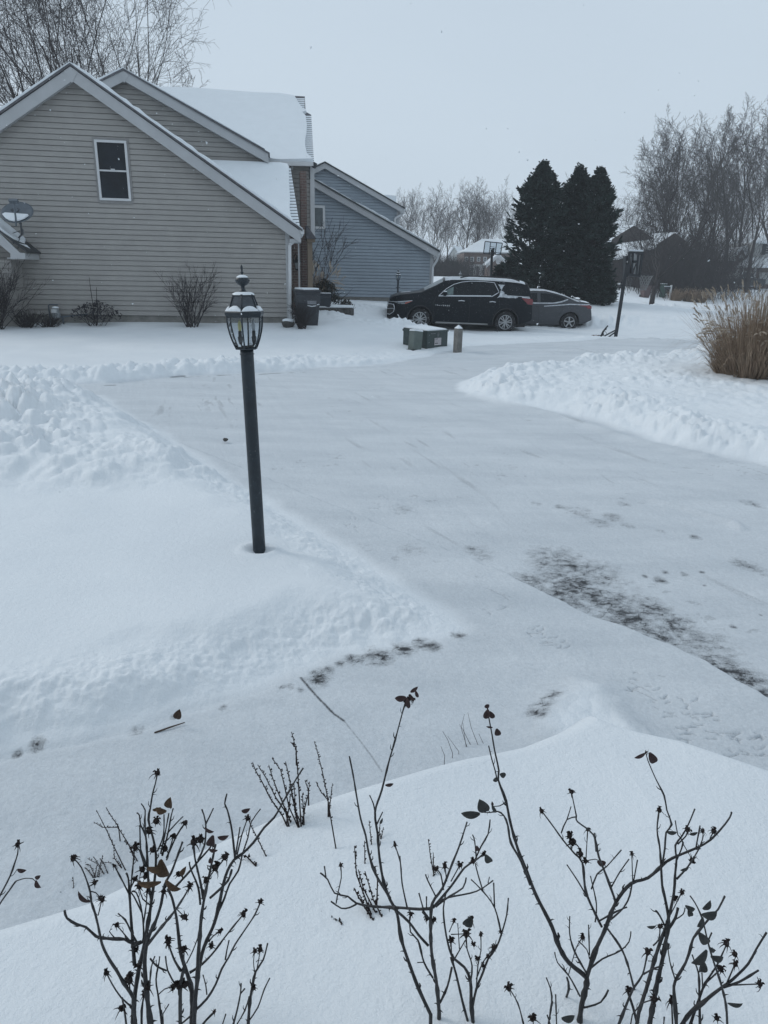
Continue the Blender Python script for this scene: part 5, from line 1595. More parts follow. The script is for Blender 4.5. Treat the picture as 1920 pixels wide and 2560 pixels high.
def letters(mb, car, x0, x1, z, h, off=.008):
    """small raised capitals along the front door: TRAVERSE"""
    G_ = {'T': [((0, 1), (1, 1)), ((.5, 1), (.5, 0))], 'R': [((0, 0), (0, 1)), ((0, 1), (1, .9)), ((1, .9), (1, .55)), ((1, .55), (0, .5)), ((.4, .5), (1, 0))], 'A': [((0, 0), (.5, 1)), ((.5, 1), (1, 0)), ((.2, .35), (.8, .35))],
          'V': [((0, 1), (.5, 0)), ((.5, 0), (1, 1))], 'E': [((0, 0), (0, 1)), ((0, 1), (1, 1)), ((0, .5), (.8, .5)), ((0, 0), (1, 0))], 'S': [((1, .9), (.1, 1)), ((.1, 1), (0, .6)), ((0, .6), (1, .4)), ((1, .4), (.9, 0)), ((.9, 0), (0, .1))]}
    word = 'TRAVERSE'; n = len(word); p = (x1 - x0) / n; w = p * .5
    for i, ch in enumerate(word):
        for a, b_ in G_[ch]:
            xa, za = x0 + i * p + a[0] * w, z + a[1] * h; xb, zb_ = x0 + i * p + b_[0] * w, z + b_[1] * h
            mb.beam((xa, -(car.W(xa, za) + off), za), (xb, -(car.W(xb, zb_) + off), zb_), .008, .008)

# ---- the black sport utility
suv = Car(5.19, .985, [(0, .62), (.02, .88), (.06, 1.04), (.16, 1.13), (.45, 1.22), (1.08, 1.30), (1.18, 1.315), (1.98, 1.735), (2.25, 1.775), (3.1, 1.795), (4.2, 1.775), (4.72, 1.735), (4.95, 1.68), (5.02, 1.64), (5.13, 1.25), (5.17, 1.12), (5.185, .95), (5.19, .66)],
          [(0, .30), (.1, .21), (.6, .20), (1.9, .23), (3.5, .24), (4.7, .30), (5.1, .42), (5.19, .50)],
          [(.15, .93), (.35, .975), (.6, .995), (.8, 1.0), (1.02, .985), (1.14, .965), (1.22, .93), (1.5, .83), (1.72, .74), (1.82, .70)], front=(.85, .34, 2.4), rear=(.6, .13, 2.2), k=.12)
ps = at_y(1048, 824.5, 26.25)
S_SUV = 1.0
suv_y = 26.25 + .985
t = thing('parked_car', 'black sport utility car dusted with snow, parked facing left behind the snow heaps', 'car', (ps.x - 1.17, suv_y, ps.z))
t.rotation_euler = (0, R_(.75), 0)
t.scale = (1, 1, 1.035)
WZ = .365
suv.body(t, M_CARBLACK, ((1.17, WZ), (4.235, WZ)), .43)
q = MB(); q.box((2.7, 0, .45), (4.6, 1.3, .5)); q.build('underbody', M_BRAKE, t)
for x in (1.17, 4.235):
    for sg in (-1, 1): car_wheel(t, x, sg * .85, WZ, WZ, .245, 6, side=sg)
dlo = [(1.80, 1.155), (3.70, 1.205), (3.94, 1.345), (3.76, 1.65), (3.35, 1.675), (2.92, 1.67), (2.60, 1.63), (2.33, 1.55), (2.05, 1.385)]
for sg_ in (-1, 1):
    q = MB(); suv.panel(q, [(1.84, 1.165), (2.88, 1.195), (2.88, 1.66), (2.60, 1.62), (2.33, 1.54), (2.05, 1.375)], sides=(sg_,)); q.build('front_side_window', M_CARGLASS, t, smooth=True)
for sg_ in (-1, 1):
    q = MB(); suv.panel(q, [(2.96, 1.197), (3.69, 1.215), (3.91, 1.345), (3.745, 1.64), (3.35, 1.665), (2.96, 1.662)], sides=(sg_,)); q.build('rear_side_window', M_CARGLASS, t, smooth=True)
for sg_ in (-1, 1):
    q = MB(); suv.panel(q, [(4.12, 1.29), (4.22, 1.60), (4.70, 1.575), (4.84, 1.28)], sides=(sg_,)); q.build('quarter_window', M_CARGLASS, t, smooth=True)
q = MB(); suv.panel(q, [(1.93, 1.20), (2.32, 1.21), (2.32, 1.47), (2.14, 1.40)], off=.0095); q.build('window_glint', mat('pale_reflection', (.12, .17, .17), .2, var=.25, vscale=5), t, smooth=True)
for sg_ in (-1, 1):
    q = MB(); suv.line(q, dlo, .014, closed=True, sides=(sg_,)); q.build('window_trim', M_CHROME, t)
    q = MB(); suv.line(q, [(4.2, 1.245), (5.03, 1.225)], .010, sides=(sg_,)); q.build('window_trim', M_CHROME, t)
q = MB(); suv.line(q, [(1.85, 1.175), (2.4, 1.19), (3.66, 1.222)], .011, off=.012); q.build('sill_snow', M_SNOW, t)
q = MB(); suv.line(q, [(4.76, 1.205), (5.05, 1.19)], .012, off=.012); q.build('sill_snow', M_SNOW, t)
q = MB(); suv.panel(q, wavy([(3.88, 1.16), (4.1, 1.19), (4.55, 1.17), (4.62, 1.22), (4.25, 1.245), (4.02, 1.40), (4.10, 1.56), (4.2, 1.64), (4.05, 1.66), (3.88, 1.64), (4.02, 1.42), (3.95, 1.24)], .018, 5, 4), off=.004); q.build('side_snow', M_DUSTED, t)
for sg_ in (1, -1):
    q = MB(); suv.panel(q, [(.26, .905), (.87, .965), (.72, .905), (.60, .855), (.40, .85)], sides=(sg_,)); hl2 = hl if sg_ < 0 else None; hl = q.build('headlight', M_LENS, t, smooth=True)
for sg_, hl_ in ((-1, hl), (1, hl2)):
    q = MB(); suv.panel(q, [(.66, .925), (.89, .968), (.74, .90), (.63, .855), (.62, .89)], off=.011, sides=(sg_,)); q.build('marker_light', M_AMBER, hl_, smooth=True)
for sg_ in (-1, 1):
    q = MB(); suv.line(q, [(.05, .925), (.28, .915), (.88, .975)], .009, sides=(sg_,)); q.build('front_trim', M_CHROME, t)
    q = MB(); suv.line(q, [(.38, .50), (.46, .37), (.56, .335), (.92, .32)], .016, sides=(sg_,)); q.build('front_trim', M_CHROME, t)
q = MB(); suv.panel(q, [(.012, .50), (.10, .49), (.24, .60), (.25, .74), (.22, .83), (.02, .85)], sides=(-1, 1)); suv.panel(q, [(.02, .25), (.3, .23), (.36, .32), (.2, .42), (.02, .42)], sides=(-1, 1))
q.box((-.003, 0, .66), (.01, 1.2, .36)); gr = q.build('grille', M_BRAKE, t)
q = MB(); suv.line(q, [(.015, .50), (.10, .49), (.24, .60), (.25, .74), (.22, .83), (.02, .85)], .016, sides=(-1, 1)); suv.line(q, [(.02, .68), (.24, .70)], .010, sides=(-1, 1))
for z in (.50, .68, .85): q.box((-.006, 0, z), (.02, 1.25, .035))
q.build('grille_trim', M_CHROME, gr)
q = MB(); q.poly([(-.02, -.09, .72), (-.02, -.09, .77), (-.02, -.04, .77), (-.02, -.03, .80), (-.02, .03, .80), (-.02, .04, .77), (-.02, .09, .77), (-.02, .09, .72), (-.02, .04, .72), (-.02, .03, .69), (-.02, -.03, .69), (-.02, -.04, .72)], (.01, 0, 0)); q.build('emblem', M_CHROME, gr)
for sg_ in (-1, 1):
    q = MB(); suv.panel(q, [(4.74, 1.19), (5.14, 1.165), (5.18, 1.10), (5.165, .97), (4.98, .985), (4.90, 1.06)], sides=(sg_,)); q.build('tail_light', M_REDLAMP, t, smooth=True)
for x in (2.62, 3.72):
    q = MB(); suv.line(q, [(x - .11, 1.02), (x, 1.035), (x + .11, 1.02)], .014, off=.022); q.build('door_handle', M_CHROME, t)
q = MB(); suv.line(q, [(2.915, 1.20), (2.93, .32)], .004, off=.001); q.build('door_gap', M_BRAKE, t)
q = MB(); suv.line(q, [(1.72, 1.14), (1.62, .9), (1.66, .32)], .004, off=.001); q.build('door_gap', M_BRAKE, t)
q = MB(); suv.line(q, [(3.95, 1.20), (3.98, .86), (3.80, .6), (3.62, .32)], .004, off=.001); q.build('door_gap', M_BRAKE, t)
q = MB(); yy = -(suv.W(2.02, 1.22) + .10); q.blob((2.02, yy, 1.245), (.085, .11, .085), 2, .05, 2); q.box((1.99, yy + .11, 1.19), (.06, .14, .03)); mr = q.build('mirror', M_CARBLACK, t, smooth=True)
q = MB(); q.blob((2.02, yy, 1.31), (.07, .09, .028), 2, .05, 3); q.build('snow', M_SNOW, mr, smooth=True)
q = MB(); letters(q, suv, 1.70, 2.25, .835, .034); q.build('lettering', M_CHROME, t)
q = MB(); suv.top_patch(q, 1.30, 1.94, -.93, .93); q.build('windshield', M_FROST, t, smooth=True)
q = MB(); suv.top_patch(q, 2.02, 4.86, -.96, .96, off=.03, nx=40); q.build('roof_snow', M_SNOWFILM, t, smooth=True)
q = MB(); suv.top_patch(q, .46, .82, -.62, -.12, off=.008); q.build('hood_snow', M_DUSTED, t, smooth=True)
q = MB(); suv.top_patch(q, 4.86, 4.99, -.9, .9, off=.03); suv.top_patch(q, 5.03, 5.12, -.8, .8, off=.006); q.build('spoiler', M_CARBLACK, t, smooth=True)
for sg in (-1, 1):
    q = MB(); pts = []
    for i in range(15):
        x = 2.55 + 2.1 * i / 14; w = suv.ring(x)[16][0] * .93
        pts.append((x, sg * w, suv.zt(x) - .01 + .055 * min(1, i / 1.5, (14 - i) / 1.5)))
    q.tube(pts, .022, 6); rl = q.build('roof_rail', M_BRAKE, t)
for sg_ in (-1, 1):
    q = MB(); suv.panel(q, [(1.72, .255), (3.62, .255), (3.6, .30), (1.76, .31)], off=.012, sides=(sg_,)); q.build('sill', M_SILL, t)
for sg_ in (-1, 1):
    q = MB(); suv.line(q, [(1.17 + .455 * math.cos(a), WZ + .455 * math.sin(a)) for a in [math.pi * (i / 16 * 1.16 - .08) for i in range(17)]], .016, sides=(sg_,)); q.build('arch_trim', M_BRAKE, t)
    q = MB(); suv.line(q, [(4.235 + .455 * math.cos(a), WZ + .455 * math.sin(a)) for a in [math.pi * (i / 16 * 1.16 - .08) for i in range(17)]], .016, sides=(sg_,)); q.build('arch_trim', M_BRAKE, t)

# ---- the grey sedan behind it
sed = Car(4.57, .90, [(0, .55), (.05, .72), (.25, .84), (.9, .98), (1.15, 1.02), (1.95, 1.39), (2.4, 1.445), (2.8, 1.44), (3.2, 1.37), (3.6, 1.24), (3.95, 1.10), (4.12, 1.075), (4.44, 1.03), (4.5, .95), (4.56, .70), (4.57, .52)],
          [(0, .26), (.3, .19), (2, .20), (3.6, .21), (4.3, .28), (4.57, .40)],
          [(.15, .93), (.4, .985), (.65, 1.0), (.85, .975), (.98, .93), (1.2, .80), (1.45, .66)], front=(.9, .34, 2.4), rear=(.8, .20, 2.0), k=.14)
gx = gpx(1421, 828, 28.5)
sc_ = 1.055
t = thing('parked_car', 'grey sedan with snow on its roofline, half hidden behind the black car', 'car', (gx.x - 3.72 * sc_, 28.5 + .9 * sc_, at_y(1421, 828, 28.5).z))
t.scale = (sc_, sc_, sc_)
WZ2 = .315
sed.body(t, M_CARGREY, ((.92, WZ2), (3.72, WZ2)), .37)
q = MB(); q.box((2.3, 0, .4), (4.0, 1.2, .4)); q.build('underbody', M_BRAKE, t)
for x in (.92, 3.72):
    for sg in (-1, 1): car_wheel(t, x, sg * .79, WZ2, WZ2, .20, 5, side=sg, split=False, rot=.35, width=.2)
for sg_ in (-1, 1):
    q = MB(); sed.panel(q, [(1.75, 1.0), (2.50, 1.0), (2.50, 1.33), (2.3, 1.33), (1.98, 1.22)], sides=(sg_,)); q.build('front_side_window', M_CARGLASS, t, smooth=True)
for sg_ in (-1, 1):
    q = MB(); sed.panel(q, [(2.62, 1.0), (3.1, 1.0), (3.36, 1.05), (3.55, 1.13), (3.3, 1.23), (3.0, 1.31), (2.62, 1.34)], sides=(sg_,)); q.build('rear_side_window', M_CARGLASS, t, smooth=True)
q = MB(); sed.line(q, [(1.8, .965), (2.5, .965), (3.1, .975), (3.4, 1.03), (3.62, 1.115)], .022, off=.006); sed.line(q, [(2.75, .865), (3.2, .90), (3.7, .95), (4.3, .94), (4.44, .955)], .020, off=.006); sed.panel(q, [(1.75, .945), (3.0, .955), (3.3, 1.0), (3.62, 1.13), (3.35, 1.045), (3.05, .99), (1.75, .985)], off=.004); q.build('sill_snow', M_DUSTED, t)
q = MB(); sed.top_patch(q, 1.95, 4.06, -.98, .98, off=.012, nx=30); q.build('roof_snow', M_DUSTED, t, smooth=True)
q = MB(); sed.top_patch(q, 4.1, 4.46, -.95, .95, off=.02); q.build('trunk_snow', M_SNOW, t, smooth=True)
for sg_ in (-1, 1):
    q = MB(); sed.line(q, [(1.9, 1.30), (2.3, 1.375), (2.8, 1.375), (3.2, 1.29), (3.6, 1.16)], .016, off=.004, sides=(sg_,)); q.build('window_trim', M_BRAKE, t)
for sg_ in (-1, 1):
    q = MB(); sed.panel(q, [(4.0, .925), (4.42, .935), (4.52, .90), (4.535, .81), (4.40, .80), (4.28, .87)], sides=(sg_,)); q.build('tail_light', M_REDLAMP, t, smooth=True)
for x in (2.5, 3.38):
    q = MB(); sed.line(q, [(x - .09, .865), (x + .09, .87)], .014, off=.018); q.build('door_handle', M_CARGREY, t)
q = MB(); sed.line(q, [(2.55, .97), (2.58, .30)], .004, off=.001); q.build('door_gap', M_BRAKE, t)
q = MB(); sed.line(q, [(3.45, 1.0), (3.42, .75), (3.25, .45)], .004, off=.001); q.build('door_gap', M_BRAKE, t)

# ---- the far pickup
pu = Car(5.8, 1.0, [(0, .75), (.03, 1.05), (.25, 1.15), (1.45, 1.25), (1.55, 1.27), (2.15, 1.80), (2.5, 1.86), (3.6, 1.84), (3.72, 1.78), (3.86, 1.30), (3.9, 1.24), (5.74, 1.22), (5.79, 1.15), (5.8, .7)],
         [(0, .42), (.5, .38), (3, .40), (5.8, .5)], [(.3, .96), (.7, 1.0), (1.1, .98), (1.28, .95), (1.8, .78)], front=(.5, .18, 2.2), rear=(.2, .04, 2), k=.08)
pp = gpx(1800, 730, 79)
t = thing('pickup_truck', 'distant dark pickup truck with snow on cab and bonnet, near the right edge', 'pickup truck', (pp.x, pp.y, pp.z - .1), R_(28))
pu.body(t, M_CARGREEN, ((1.05, .40), (4.55, .40)), .47)
q = MB(); q.box((2.9, 0, .6), (5.2, 1.3, .4)); q.build('underbody', M_BRAKE, t)
for x in (1.05, 4.55):
    for sg in (-1, 1): car_wheel(t, x, sg * .86, .40, .40, .25, 6, side=sg, split=False)
for sg_ in (-1, 1):
    q = MB(); pu.panel(q, [(1.95, 1.30), (3.62, 1.30), (3.56, 1.68), (2.4, 1.70)], sides=(sg_,)); q.build('side_window', M_CARGLASS, t, smooth=True)
q = MB(); pu.line(q, [(1.9, 1.30), (3.62, 1.30)], .05, off=.01); q.build('sill_snow', M_SNOW, t)
q = MB(); pu.top_patch(q, 2.2, 3.7, -.98, .98, off=.09, nx=20); pu.top_patch(q, 1.6, 2.2, -.95, .95, off=.05); pu.top_patch(q, .1, 1.55, -.95, .95, off=.04); q.build('snow_cover', M_SNOW, t, smooth=True)
q = MB(); q.box((-.02, 0, 1.0), (.05, 1.5, .06)); q.box((-.02, 0, .85), (.05, 1.5, .05)); q.box((-.04, 0, .56), (.12, 1.9, .16)); q.build('bumper', M_CHROME, t)
for sg_ in (-1, 1):
    q = MB(); pu.panel(q, [(.06, .85), (.36, .87), (.34, 1.02), (.06, 1.03)], sides=(sg_,)); q.build('headlight', M_LENS, t)
for sg_ in (-1, 1):
    q = MB(); pu.line(q, [(1.6, .42), (4.0, .42)], .04, off=.03, sides=(sg_,)); q.build('running_board', M_CHROME, t)
q = MB(); q.blob((2.05, -1.12, 1.36), (.08, .12, .12), 2, .05, 1); q.build('mirror', M_CARGREEN, t)
# ------------------------------------------------------------------ trees and shrubs
M_BARK = mat('winter_bark', (.050, .043, .042), .9, var=.3, vscale=6, bump=.4, bscale=25)
M_BARKD = mat('dark_bark', (.030, .026, .027), .9, var=.3, vscale=8, bump=.4, bscale=25)
M_TWIG = mat('winter_twig', (.036, .031, .034), .9, var=.25, vscale=1.5)
M_TWIGD = mat('dark_twig', (.026, .022, .024), .9, var=.25, vscale=2)
M_SPRUCE = mat('spruce_needles', (.026, .040, .036), .8, spec=.2, var=.6, vscale=2.6, dust=.12, dscale=6)
M_STRAW = mat('dry_straw', (.20, .135, .085), .8, spec=.2, col2=(.30, .215, .145), vscale=3)
M_PLUME = mat('grass_plume', (.40, .33, .26), .9, spec=.1, col2=(.55, .48, .40), vscale=6)
M_RUST = mat('rusty_straw', (.20, .14, .10), .85, spec=.15, col2=(.36, .28, .205), vscale=5)

class Twigs:
    """many tapering branches gathered into one mesh with array maths"""
    def __init__(s): s.b = []
    def add(s, pts, r0, r1, n=4): s.b.append((np.asarray(pts, float), r0, r1, n))
    def build(s, name, m_, parent=None, smooth=True):
        V = []; F = []; off = 0
        groups = {}
        for p, r0, r1, n in s.b: groups.setdefault((len(p), n), []).append((p, r0, r1))
        for (K, n), L in groups.items():
            P_ = np.array([l[0] for l in L]); R0 = np.array([l[1] for l in L]); R1 = np.array([l[2] for l in L])
            B = len(L)
            T = np.gradient(P_, axis=1); T /= np.linalg.norm(T, axis=2, keepdims=True) + 1e-9
            ref = np.where(np.abs(T[:, :1, 2:3]) > .8, np.array([[[1., .1, 0]]]), np.array([[[0., .1, 1.]]]))
            S = np.cross(T, np.broadcast_to(ref, T.shape)); S /= np.linalg.norm(S, axis=2, keepdims=True) + 1e-9
            U = np.cross(T, S)
            rad = R0[:, None] + (R1 - R0)[:, None] * np.linspace(0, 1, K)[None]
            a = 2 * np.pi * np.arange(n) / n
            ring = P_[:, :, None] + rad[:, :, None, None] * (S[:, :, None] * np.cos(a)[None, None, :, None] + U[:, :, None] * np.sin(a)[None, None, :, None])
            V.append(ring.reshape(-1, 3))
            bi = (np.arange(B) * K * n)[:, None, None] + (np.arange(K - 1) * n)[None, :, None]
            k = np.arange(n)[None, None]; k2 = (k + 1) % n
            q = np.stack([bi + k, bi + k2, bi + k2 + n, bi + k + n], -1).reshape(-1, 4) + off
            F.append(q); off += B * K * n
        V = np.concatenate(V); F = np.concatenate(F)
        return quads_mesh(name, V, F, m_, parent, smooth)
def quads_mesh(name, V, F, m_, parent=None, smooth=True):
    me = bpy.data.meshes.new(name)
    me.vertices.add(len(V)); me.vertices.foreach_set('co', np.asarray(V, np.float32).ravel())
    k = F.shape[1]
    me.loops.add(F.size); me.loops.foreach_set('vertex_index', F.astype(np.int32).ravel())
    me.polygons.add(len(F)); me.polygons.foreach_set('loop_start', np.arange(0, F.size, k, dtype=np.int32))
    me.polygons.foreach_set('use_smooth', np.full(len(F), smooth))
    me.update(calc_edges=True)
    me.materials.append(m_)
    o = bpy.data.objects.new(name, me)
    return link(o, parent)

def nrm(v): return v / (np.linalg.norm(v) + 1e-9)
def rand_perp(d, rr):
    v = np.array([rr.gauss(0, 1), rr.gauss(0, 1), rr.gauss(0, 1)]); v -= d * v.dot(d)
    return nrm(v)
def grow(tw, trunk, p, d, L, r, lev, rr, o, K=6):
    """one branch and its children; o = options"""
    pts = [p]; dd = d.copy(); seg = L / (K - 1)
    for i in range(K - 1):
        dd = nrm(dd + rand_perp(dd, rr) * o['wander'] * (1 + .3 * lev) + np.array([0, 0, o['up'][min(lev, len(o['up']) - 1)]]) * .25)
        pts.append(pts[-1] + dd * seg)
    pts = np.array(pts)
    r1 = max(r * (.2 if lev == 0 else (.4 if lev == 1 else .55)), o['rmin'] * .6)
    (trunk if lev < o.get('trunk_levels', 1) else tw).add(pts, r, r1, 7 if lev == 0 else (5 if lev == 1 else 3))
    if lev >= o['levels']: return
    nch = o['n'][lev]
    for c in range(nch):
        f = o['start'][lev] + (1 - o['start'][lev]) * (c + rr.random()) / nch
        f = min(f, .98); i = min(int(f * (K - 1)), K - 2); t = f * (K - 1) - i
        q = pts[i] * (1 - t) + pts[i + 1] * t
        loc = nrm(pts[i + 1] - pts[i])
        a = R_(rr.uniform(*o['ang'][lev]))
        cd = nrm(loc * math.cos(a) + rand_perp(loc, rr) * math.sin(a))
        cl = L * rr.uniform(*o['len'][lev]) * (1 - .45 * f if lev else 1)
        cr = max((r + (r1 - r) * f) * (rr.uniform(.42, .62) if lev == 0 else rr.uniform(.32, .5)), o['rmin'] * (1 if lev < 3 else .75))
        grow(tw, trunk, q, cd, cl, cr, lev + 1, rr, o, 5 if lev >= 1 else 6)
def make_tree(name, label, loc, h, seed, opt, cat='tree', group=None, bark=M_BARK, twig=M_TWIG, rz=0):
    rr = random.Random(seed)
    t = thing(name, label, cat, loc, rz, group)
    tw, tr = Twigs(), Twigs()
    o = dict(levels=4, n=[9, 6, 5, 5], start=[.3, .2, .15, .1], ang=[(22, 45), (22, 48), (25, 55), (25, 60)], len=[(.45, .7), (.45, .65), (.4, .62), (.4, .65)], wander=.09, up=[.1, .25, .2, .12, .05], rmin=.009, trunk=.55, r0=.22, stems=1, lean=.0, trunk_levels=2)
    o.update(opt)
    for s_ in range(o['stems']):
        a = rr.uniform(0, 6.28); ln = o['lean'] * rr.uniform(.4, 1)
        d = nrm(np.array([math.cos(a) * ln, math.sin(a) * ln, 1.0]))
        grow(tw, tr, np.array([0.08 * s_ * math.cos(a), .08 * s_ * math.sin(a), -.25]), d, h * o['trunk'], o['r0'] * (1 if s_ == 0 else .7), 0, rr, o, 7)
    tr.build('trunk', bark, t); tw.build('crown', twig, t)
    return t
MAPLE = dict(n=[9, 6, 6, 5], trunk=.62, start=[.32, .2, .12, .1], ang=[(18, 42), (22, 46), (24, 54), (25, 60)], len=[(.6, .85), (.45, .68), (.40, .62), (.4, .7)], up=[.1, .42, .25, .10, .0], r0=.17, rmin=.009)
TALL = dict(n=[13, 7, 6, 5], trunk=.88, start=[.28, .2, .1, .1], ang=[(18, 38), (20, 45), (25, 50), (25, 55)], len=[(.28, .48), (.42, .62), (.4, .6), (.4, .6)], up=[.05, .45, .25, .12, .0], r0=.21, rmin=.012)
FORK = dict(n=[6, 8, 6, 5], trunk=.45, start=[.55, .25, .15, .1], ang=[(14, 30), (18, 38), (24, 46), (25, 50)], len=[(1.0, 1.25), (.40, .58), (.42, .6), (.4, .6)], up=[.05, .4, .25, .12, 0], r0=.22, rmin=.012)

# big trees behind the tan house
gl = 'bare trees rising behind the tan house'
make_tree('bare_tree', 'tall bare tree fanning up behind the foremost gable peak', gpx(205, 740, 36), 17.5, 11, dict(MAPLE, stems=3, lean=.24, n=[9, 7, 5, 5], rmin=.007, r0=.13), group=gl)
make_tree('bare_tree', 'wide bare tree with drooping branch ends behind the second gable peak', gpx(345, 740, 34), 16, 5, dict(MAPLE, stems=3, lean=.34, n=[9, 7, 5, 5], up=[.1, .36, .12, -.05, -.15], rmin=.007, r0=.13), group=gl)
make_tree('bare_tree', 'dense tangled bare tree cut off by the left edge of the view', gpx(-55, 740, 31), 12.5, 8, dict(MAPLE, stems=2, lean=.2, n=[11, 7, 6, 5], wander=.16, up=[.1, .2, .05, 0, -.05], rmin=.007, r0=.11), group=gl)
make_tree('bare_tree', 'low bare tree whose twigs just show over the snowy ridge', gpx(445, 735, 42), 12.4, 21, dict(MAPLE, trunk=.55, n=[9, 6, 5, 4]), group=gl)

# row of woodland trees far behind the blue-grey house, middle of the view
gc = 'bare woodland trees in the far centre'
protos = []
def far_tree(px, ytop, Y, proto_i, label, rz, seedbase, opt, group, wscale=1.0):
    base = gpx(px, 705, Y)
    top = at_y(px, ytop, Y).z
    h = top - base.z
    while len(protos) <= proto_i: protos.append(None)
    if protos[proto_i] is None:
        t = make_tree('bare_tree', label, base, 15, seedbase, opt, group=group, rz=rz)
        zmax = max(v.co.z for ch in t.children for v in ch.data.vertices)
        protos[proto_i] = (t, zmax); c = t
    else:
        c = copy_tree(protos[proto_i][0]); c['label'] = label; c['group'] = group
    s = h / protos[proto_i][1]
    c.location = base; c.rotation_euler = (0, 0, rz); c.scale = (s * wscale, s * wscale, s)
    return c
kinds = [(TALL, 31), (FORK, 32), (dict(TALL, n=[15, 7, 6, 5], trunk=.92, len=[(.2, .34), (.42, .6), (.4, .6), (.4, .6)]), 33), (dict(MAPLE, rmin=.012), 34), (dict(FORK, stems=2, lean=.12), 35)]
centre = [(975, 462, 100, 0, 'leftmost far bare tree, rising over the lower blue roofline'), (1000, 470, 108, 2, 'slender far bare tree second from the lower blue roof edge'), (1040, 446, 98, 4, 'full crowned far bare tree left of the forked one'), (1075, 452, 106, 0, 'straight far bare tree just behind the forked one'),
          (1112, 440, 92, 1, 'far bare tree with a tall forked trunk over the small grey gable'), (1160, 442, 96, 2, 'single straight thin far bare trunk left of the brick house'), (1195, 450, 104, 0, 'far bare tree over the left end of the brick house roof'), (1222, 438, 100, 4, 'tall far bare tree over the middle of the brick house roof'),
          (1262, 436, 108, 3, 'broad far bare tree over the right end of the brick house roof'), (1318, 415, 102, 1, 'far bare tree showing around the tip of the leftmost spruce'), (1375, 426, 112, 3, 'far bare tree between the spruce tips'), (1505, 430, 104, 0, 'far bare tree just right of the spruces'),
          (1015, 500, 135, 3, 'faint low far bare tree in the gap right of the blue roof'), (1140, 490, 140, 3, 'faint low far bare tree behind the straight thin trunk'), (1090, 486, 132, 4, 'faint far bare tree behind the forked trunk'), (1280, 470, 135, 0, 'faint far bare tree behind the right brick chimney side'), (1185, 480, 140, 2, 'faint slender far tree above the left brick eave'), (1235, 470, 138, 4, 'faint far tree above the brick roof ridge')]
for i, (px, yt, Y, k, lab) in enumerate(centre):
    far_tree(px, yt, Y, k, lab, i * 1.37, kinds[k][1], kinds[k][0], gc)
gr_ = 'bare woodland trees on the right'
right = [(1572, 385, 76, 3, 'lower bare tree at the left end of the right woodland'), (1648, 300, 78, 0, 'tall pointed bare tree left of centre in the right woodland'), (1702, 258, 74, 4, 'broad tall bare tree in the middle of the right woodland'), (1775, 246, 80, 0, 'slim tall bare tree right of the middle in the right woodland'),
         (1868, 226, 72, 1, 'tallest bare tree, forked, near the right edge'), (1935, 232, 78, 4, 'bare tree cut by the right edge of the view'), (1610, 390, 92, 3, 'bare tree behind the lower left part of the right woodland'), (1735, 300, 95, 3, 'bare tree deeper in the middle of the right woodland'), (1822, 330, 90, 3, 'bare tree with low crown behind the forked tallest one'),
         (1675, 360, 88, 1, 'bare tree behind the broad tall one'), (1795, 380, 100, 4, 'faint bare tree deep in the right woodland'), (1895, 400, 98, 3, 'faint bare tree above the porch house roof'), (1545, 440, 98, 3, 'small bare tree above the dark house roof'), (1622, 345, 84, 1, 'bare tree with slanting trunk in the left part of the right woodland'), (1662, 318, 98, 2, 'thin straight bare tree in the left middle of the right woodland'), (1722, 290, 86, 2, 'thin straight bare tree in the middle of the right woodland'), (1755, 272, 90, 1, 'forked bare tree in the right middle of the right woodland'),
         (1812, 262, 84, 2, 'thin straight bare tree left of the forked tallest one'), (1842, 250, 88, 0, 'straight tall bare tree behind the forked tallest one'), (1905, 262, 92, 2, 'thin bare tree right of the forked tallest one'), (1780, 420, 82, 3, 'low spreading bare tree at the foot of the right woodland'), (1690, 450, 80, 3, 'low wide bare tree at the left foot of the right woodland'), (1850, 450, 96, 3, 'low bare tree left of the porch house')]
for i, (px, yt, Y, k, lab) in enumerate(right):
    far_tree(px, yt, Y, k, lab, i * 2.1 + .4, kinds[k][1], kinds[k][0], gr_, 1.1)
# dark low bare tree in front of the far houses
make_tree('bare_tree', 'dark low branching bare tree with arching limbs right of the leaning hoop', gpx(1628, 773, 45), 10.5, 77, dict(n=[8, 7, 6, 5], trunk=.30, start=[.42, .2, .15, .1], ang=[(25, 62), (25, 55), (28, 60), (28, 62)], len=[(1.05, 1.55), (.42, .62), (.42, .62), (.4, .6)], up=[.05, .28, .02, -.1, -.15], wander=.13, r0=.18, rmin=.009), bark=M_BARKD, twig=M_TWIGD)
def thicket(name, label, spots, h, seed, m_, n=220, sp=.5, group=None):
    rr = random.Random(seed)
    c0 = gpx(*spots[0])
    tw = Twigs()
    for px, py, Y in spots:
        b_ = gpx(px, py, Y)
        for i in range(n):
            p = np.array([b_.x - c0.x + rr.gauss(0, sp * 2), b_.y - c0.y + rr.gauss(0, sp * 2), b_.z - c0.z - .1])
            d = nrm(np.array([rr.gauss(0, .28), rr.gauss(0, .28), 1]))
            L = h * rr.uniform(.4, 1)
            pts = [p]
            for k in range(4):
                d = nrm(d + np.array([rr.gauss(0, .16), rr.gauss(0, .16), rr.gauss(0, .1)])); pts.append(pts[-1] + d * L / 4)
            pts = np.array(pts); tw.add(pts, .016, .006, 3)
            for c in range(3):
                j = rr.randint(1, 3); q = pts[j]; dd = nrm(d + rand_perp(d, rr) * .7); l2 = L * rr.uniform(.2, .4)
                tw.add(np.array([q, q + dd * l2 * .5, q + dd * l2 + np.array([0, 0, l2 * .1])]), .009, .005, 3)
    t = tw.build(name, m_, None)
    t.location = c0
    return tag(t, label, 'undergrowth', group, 'stuff')
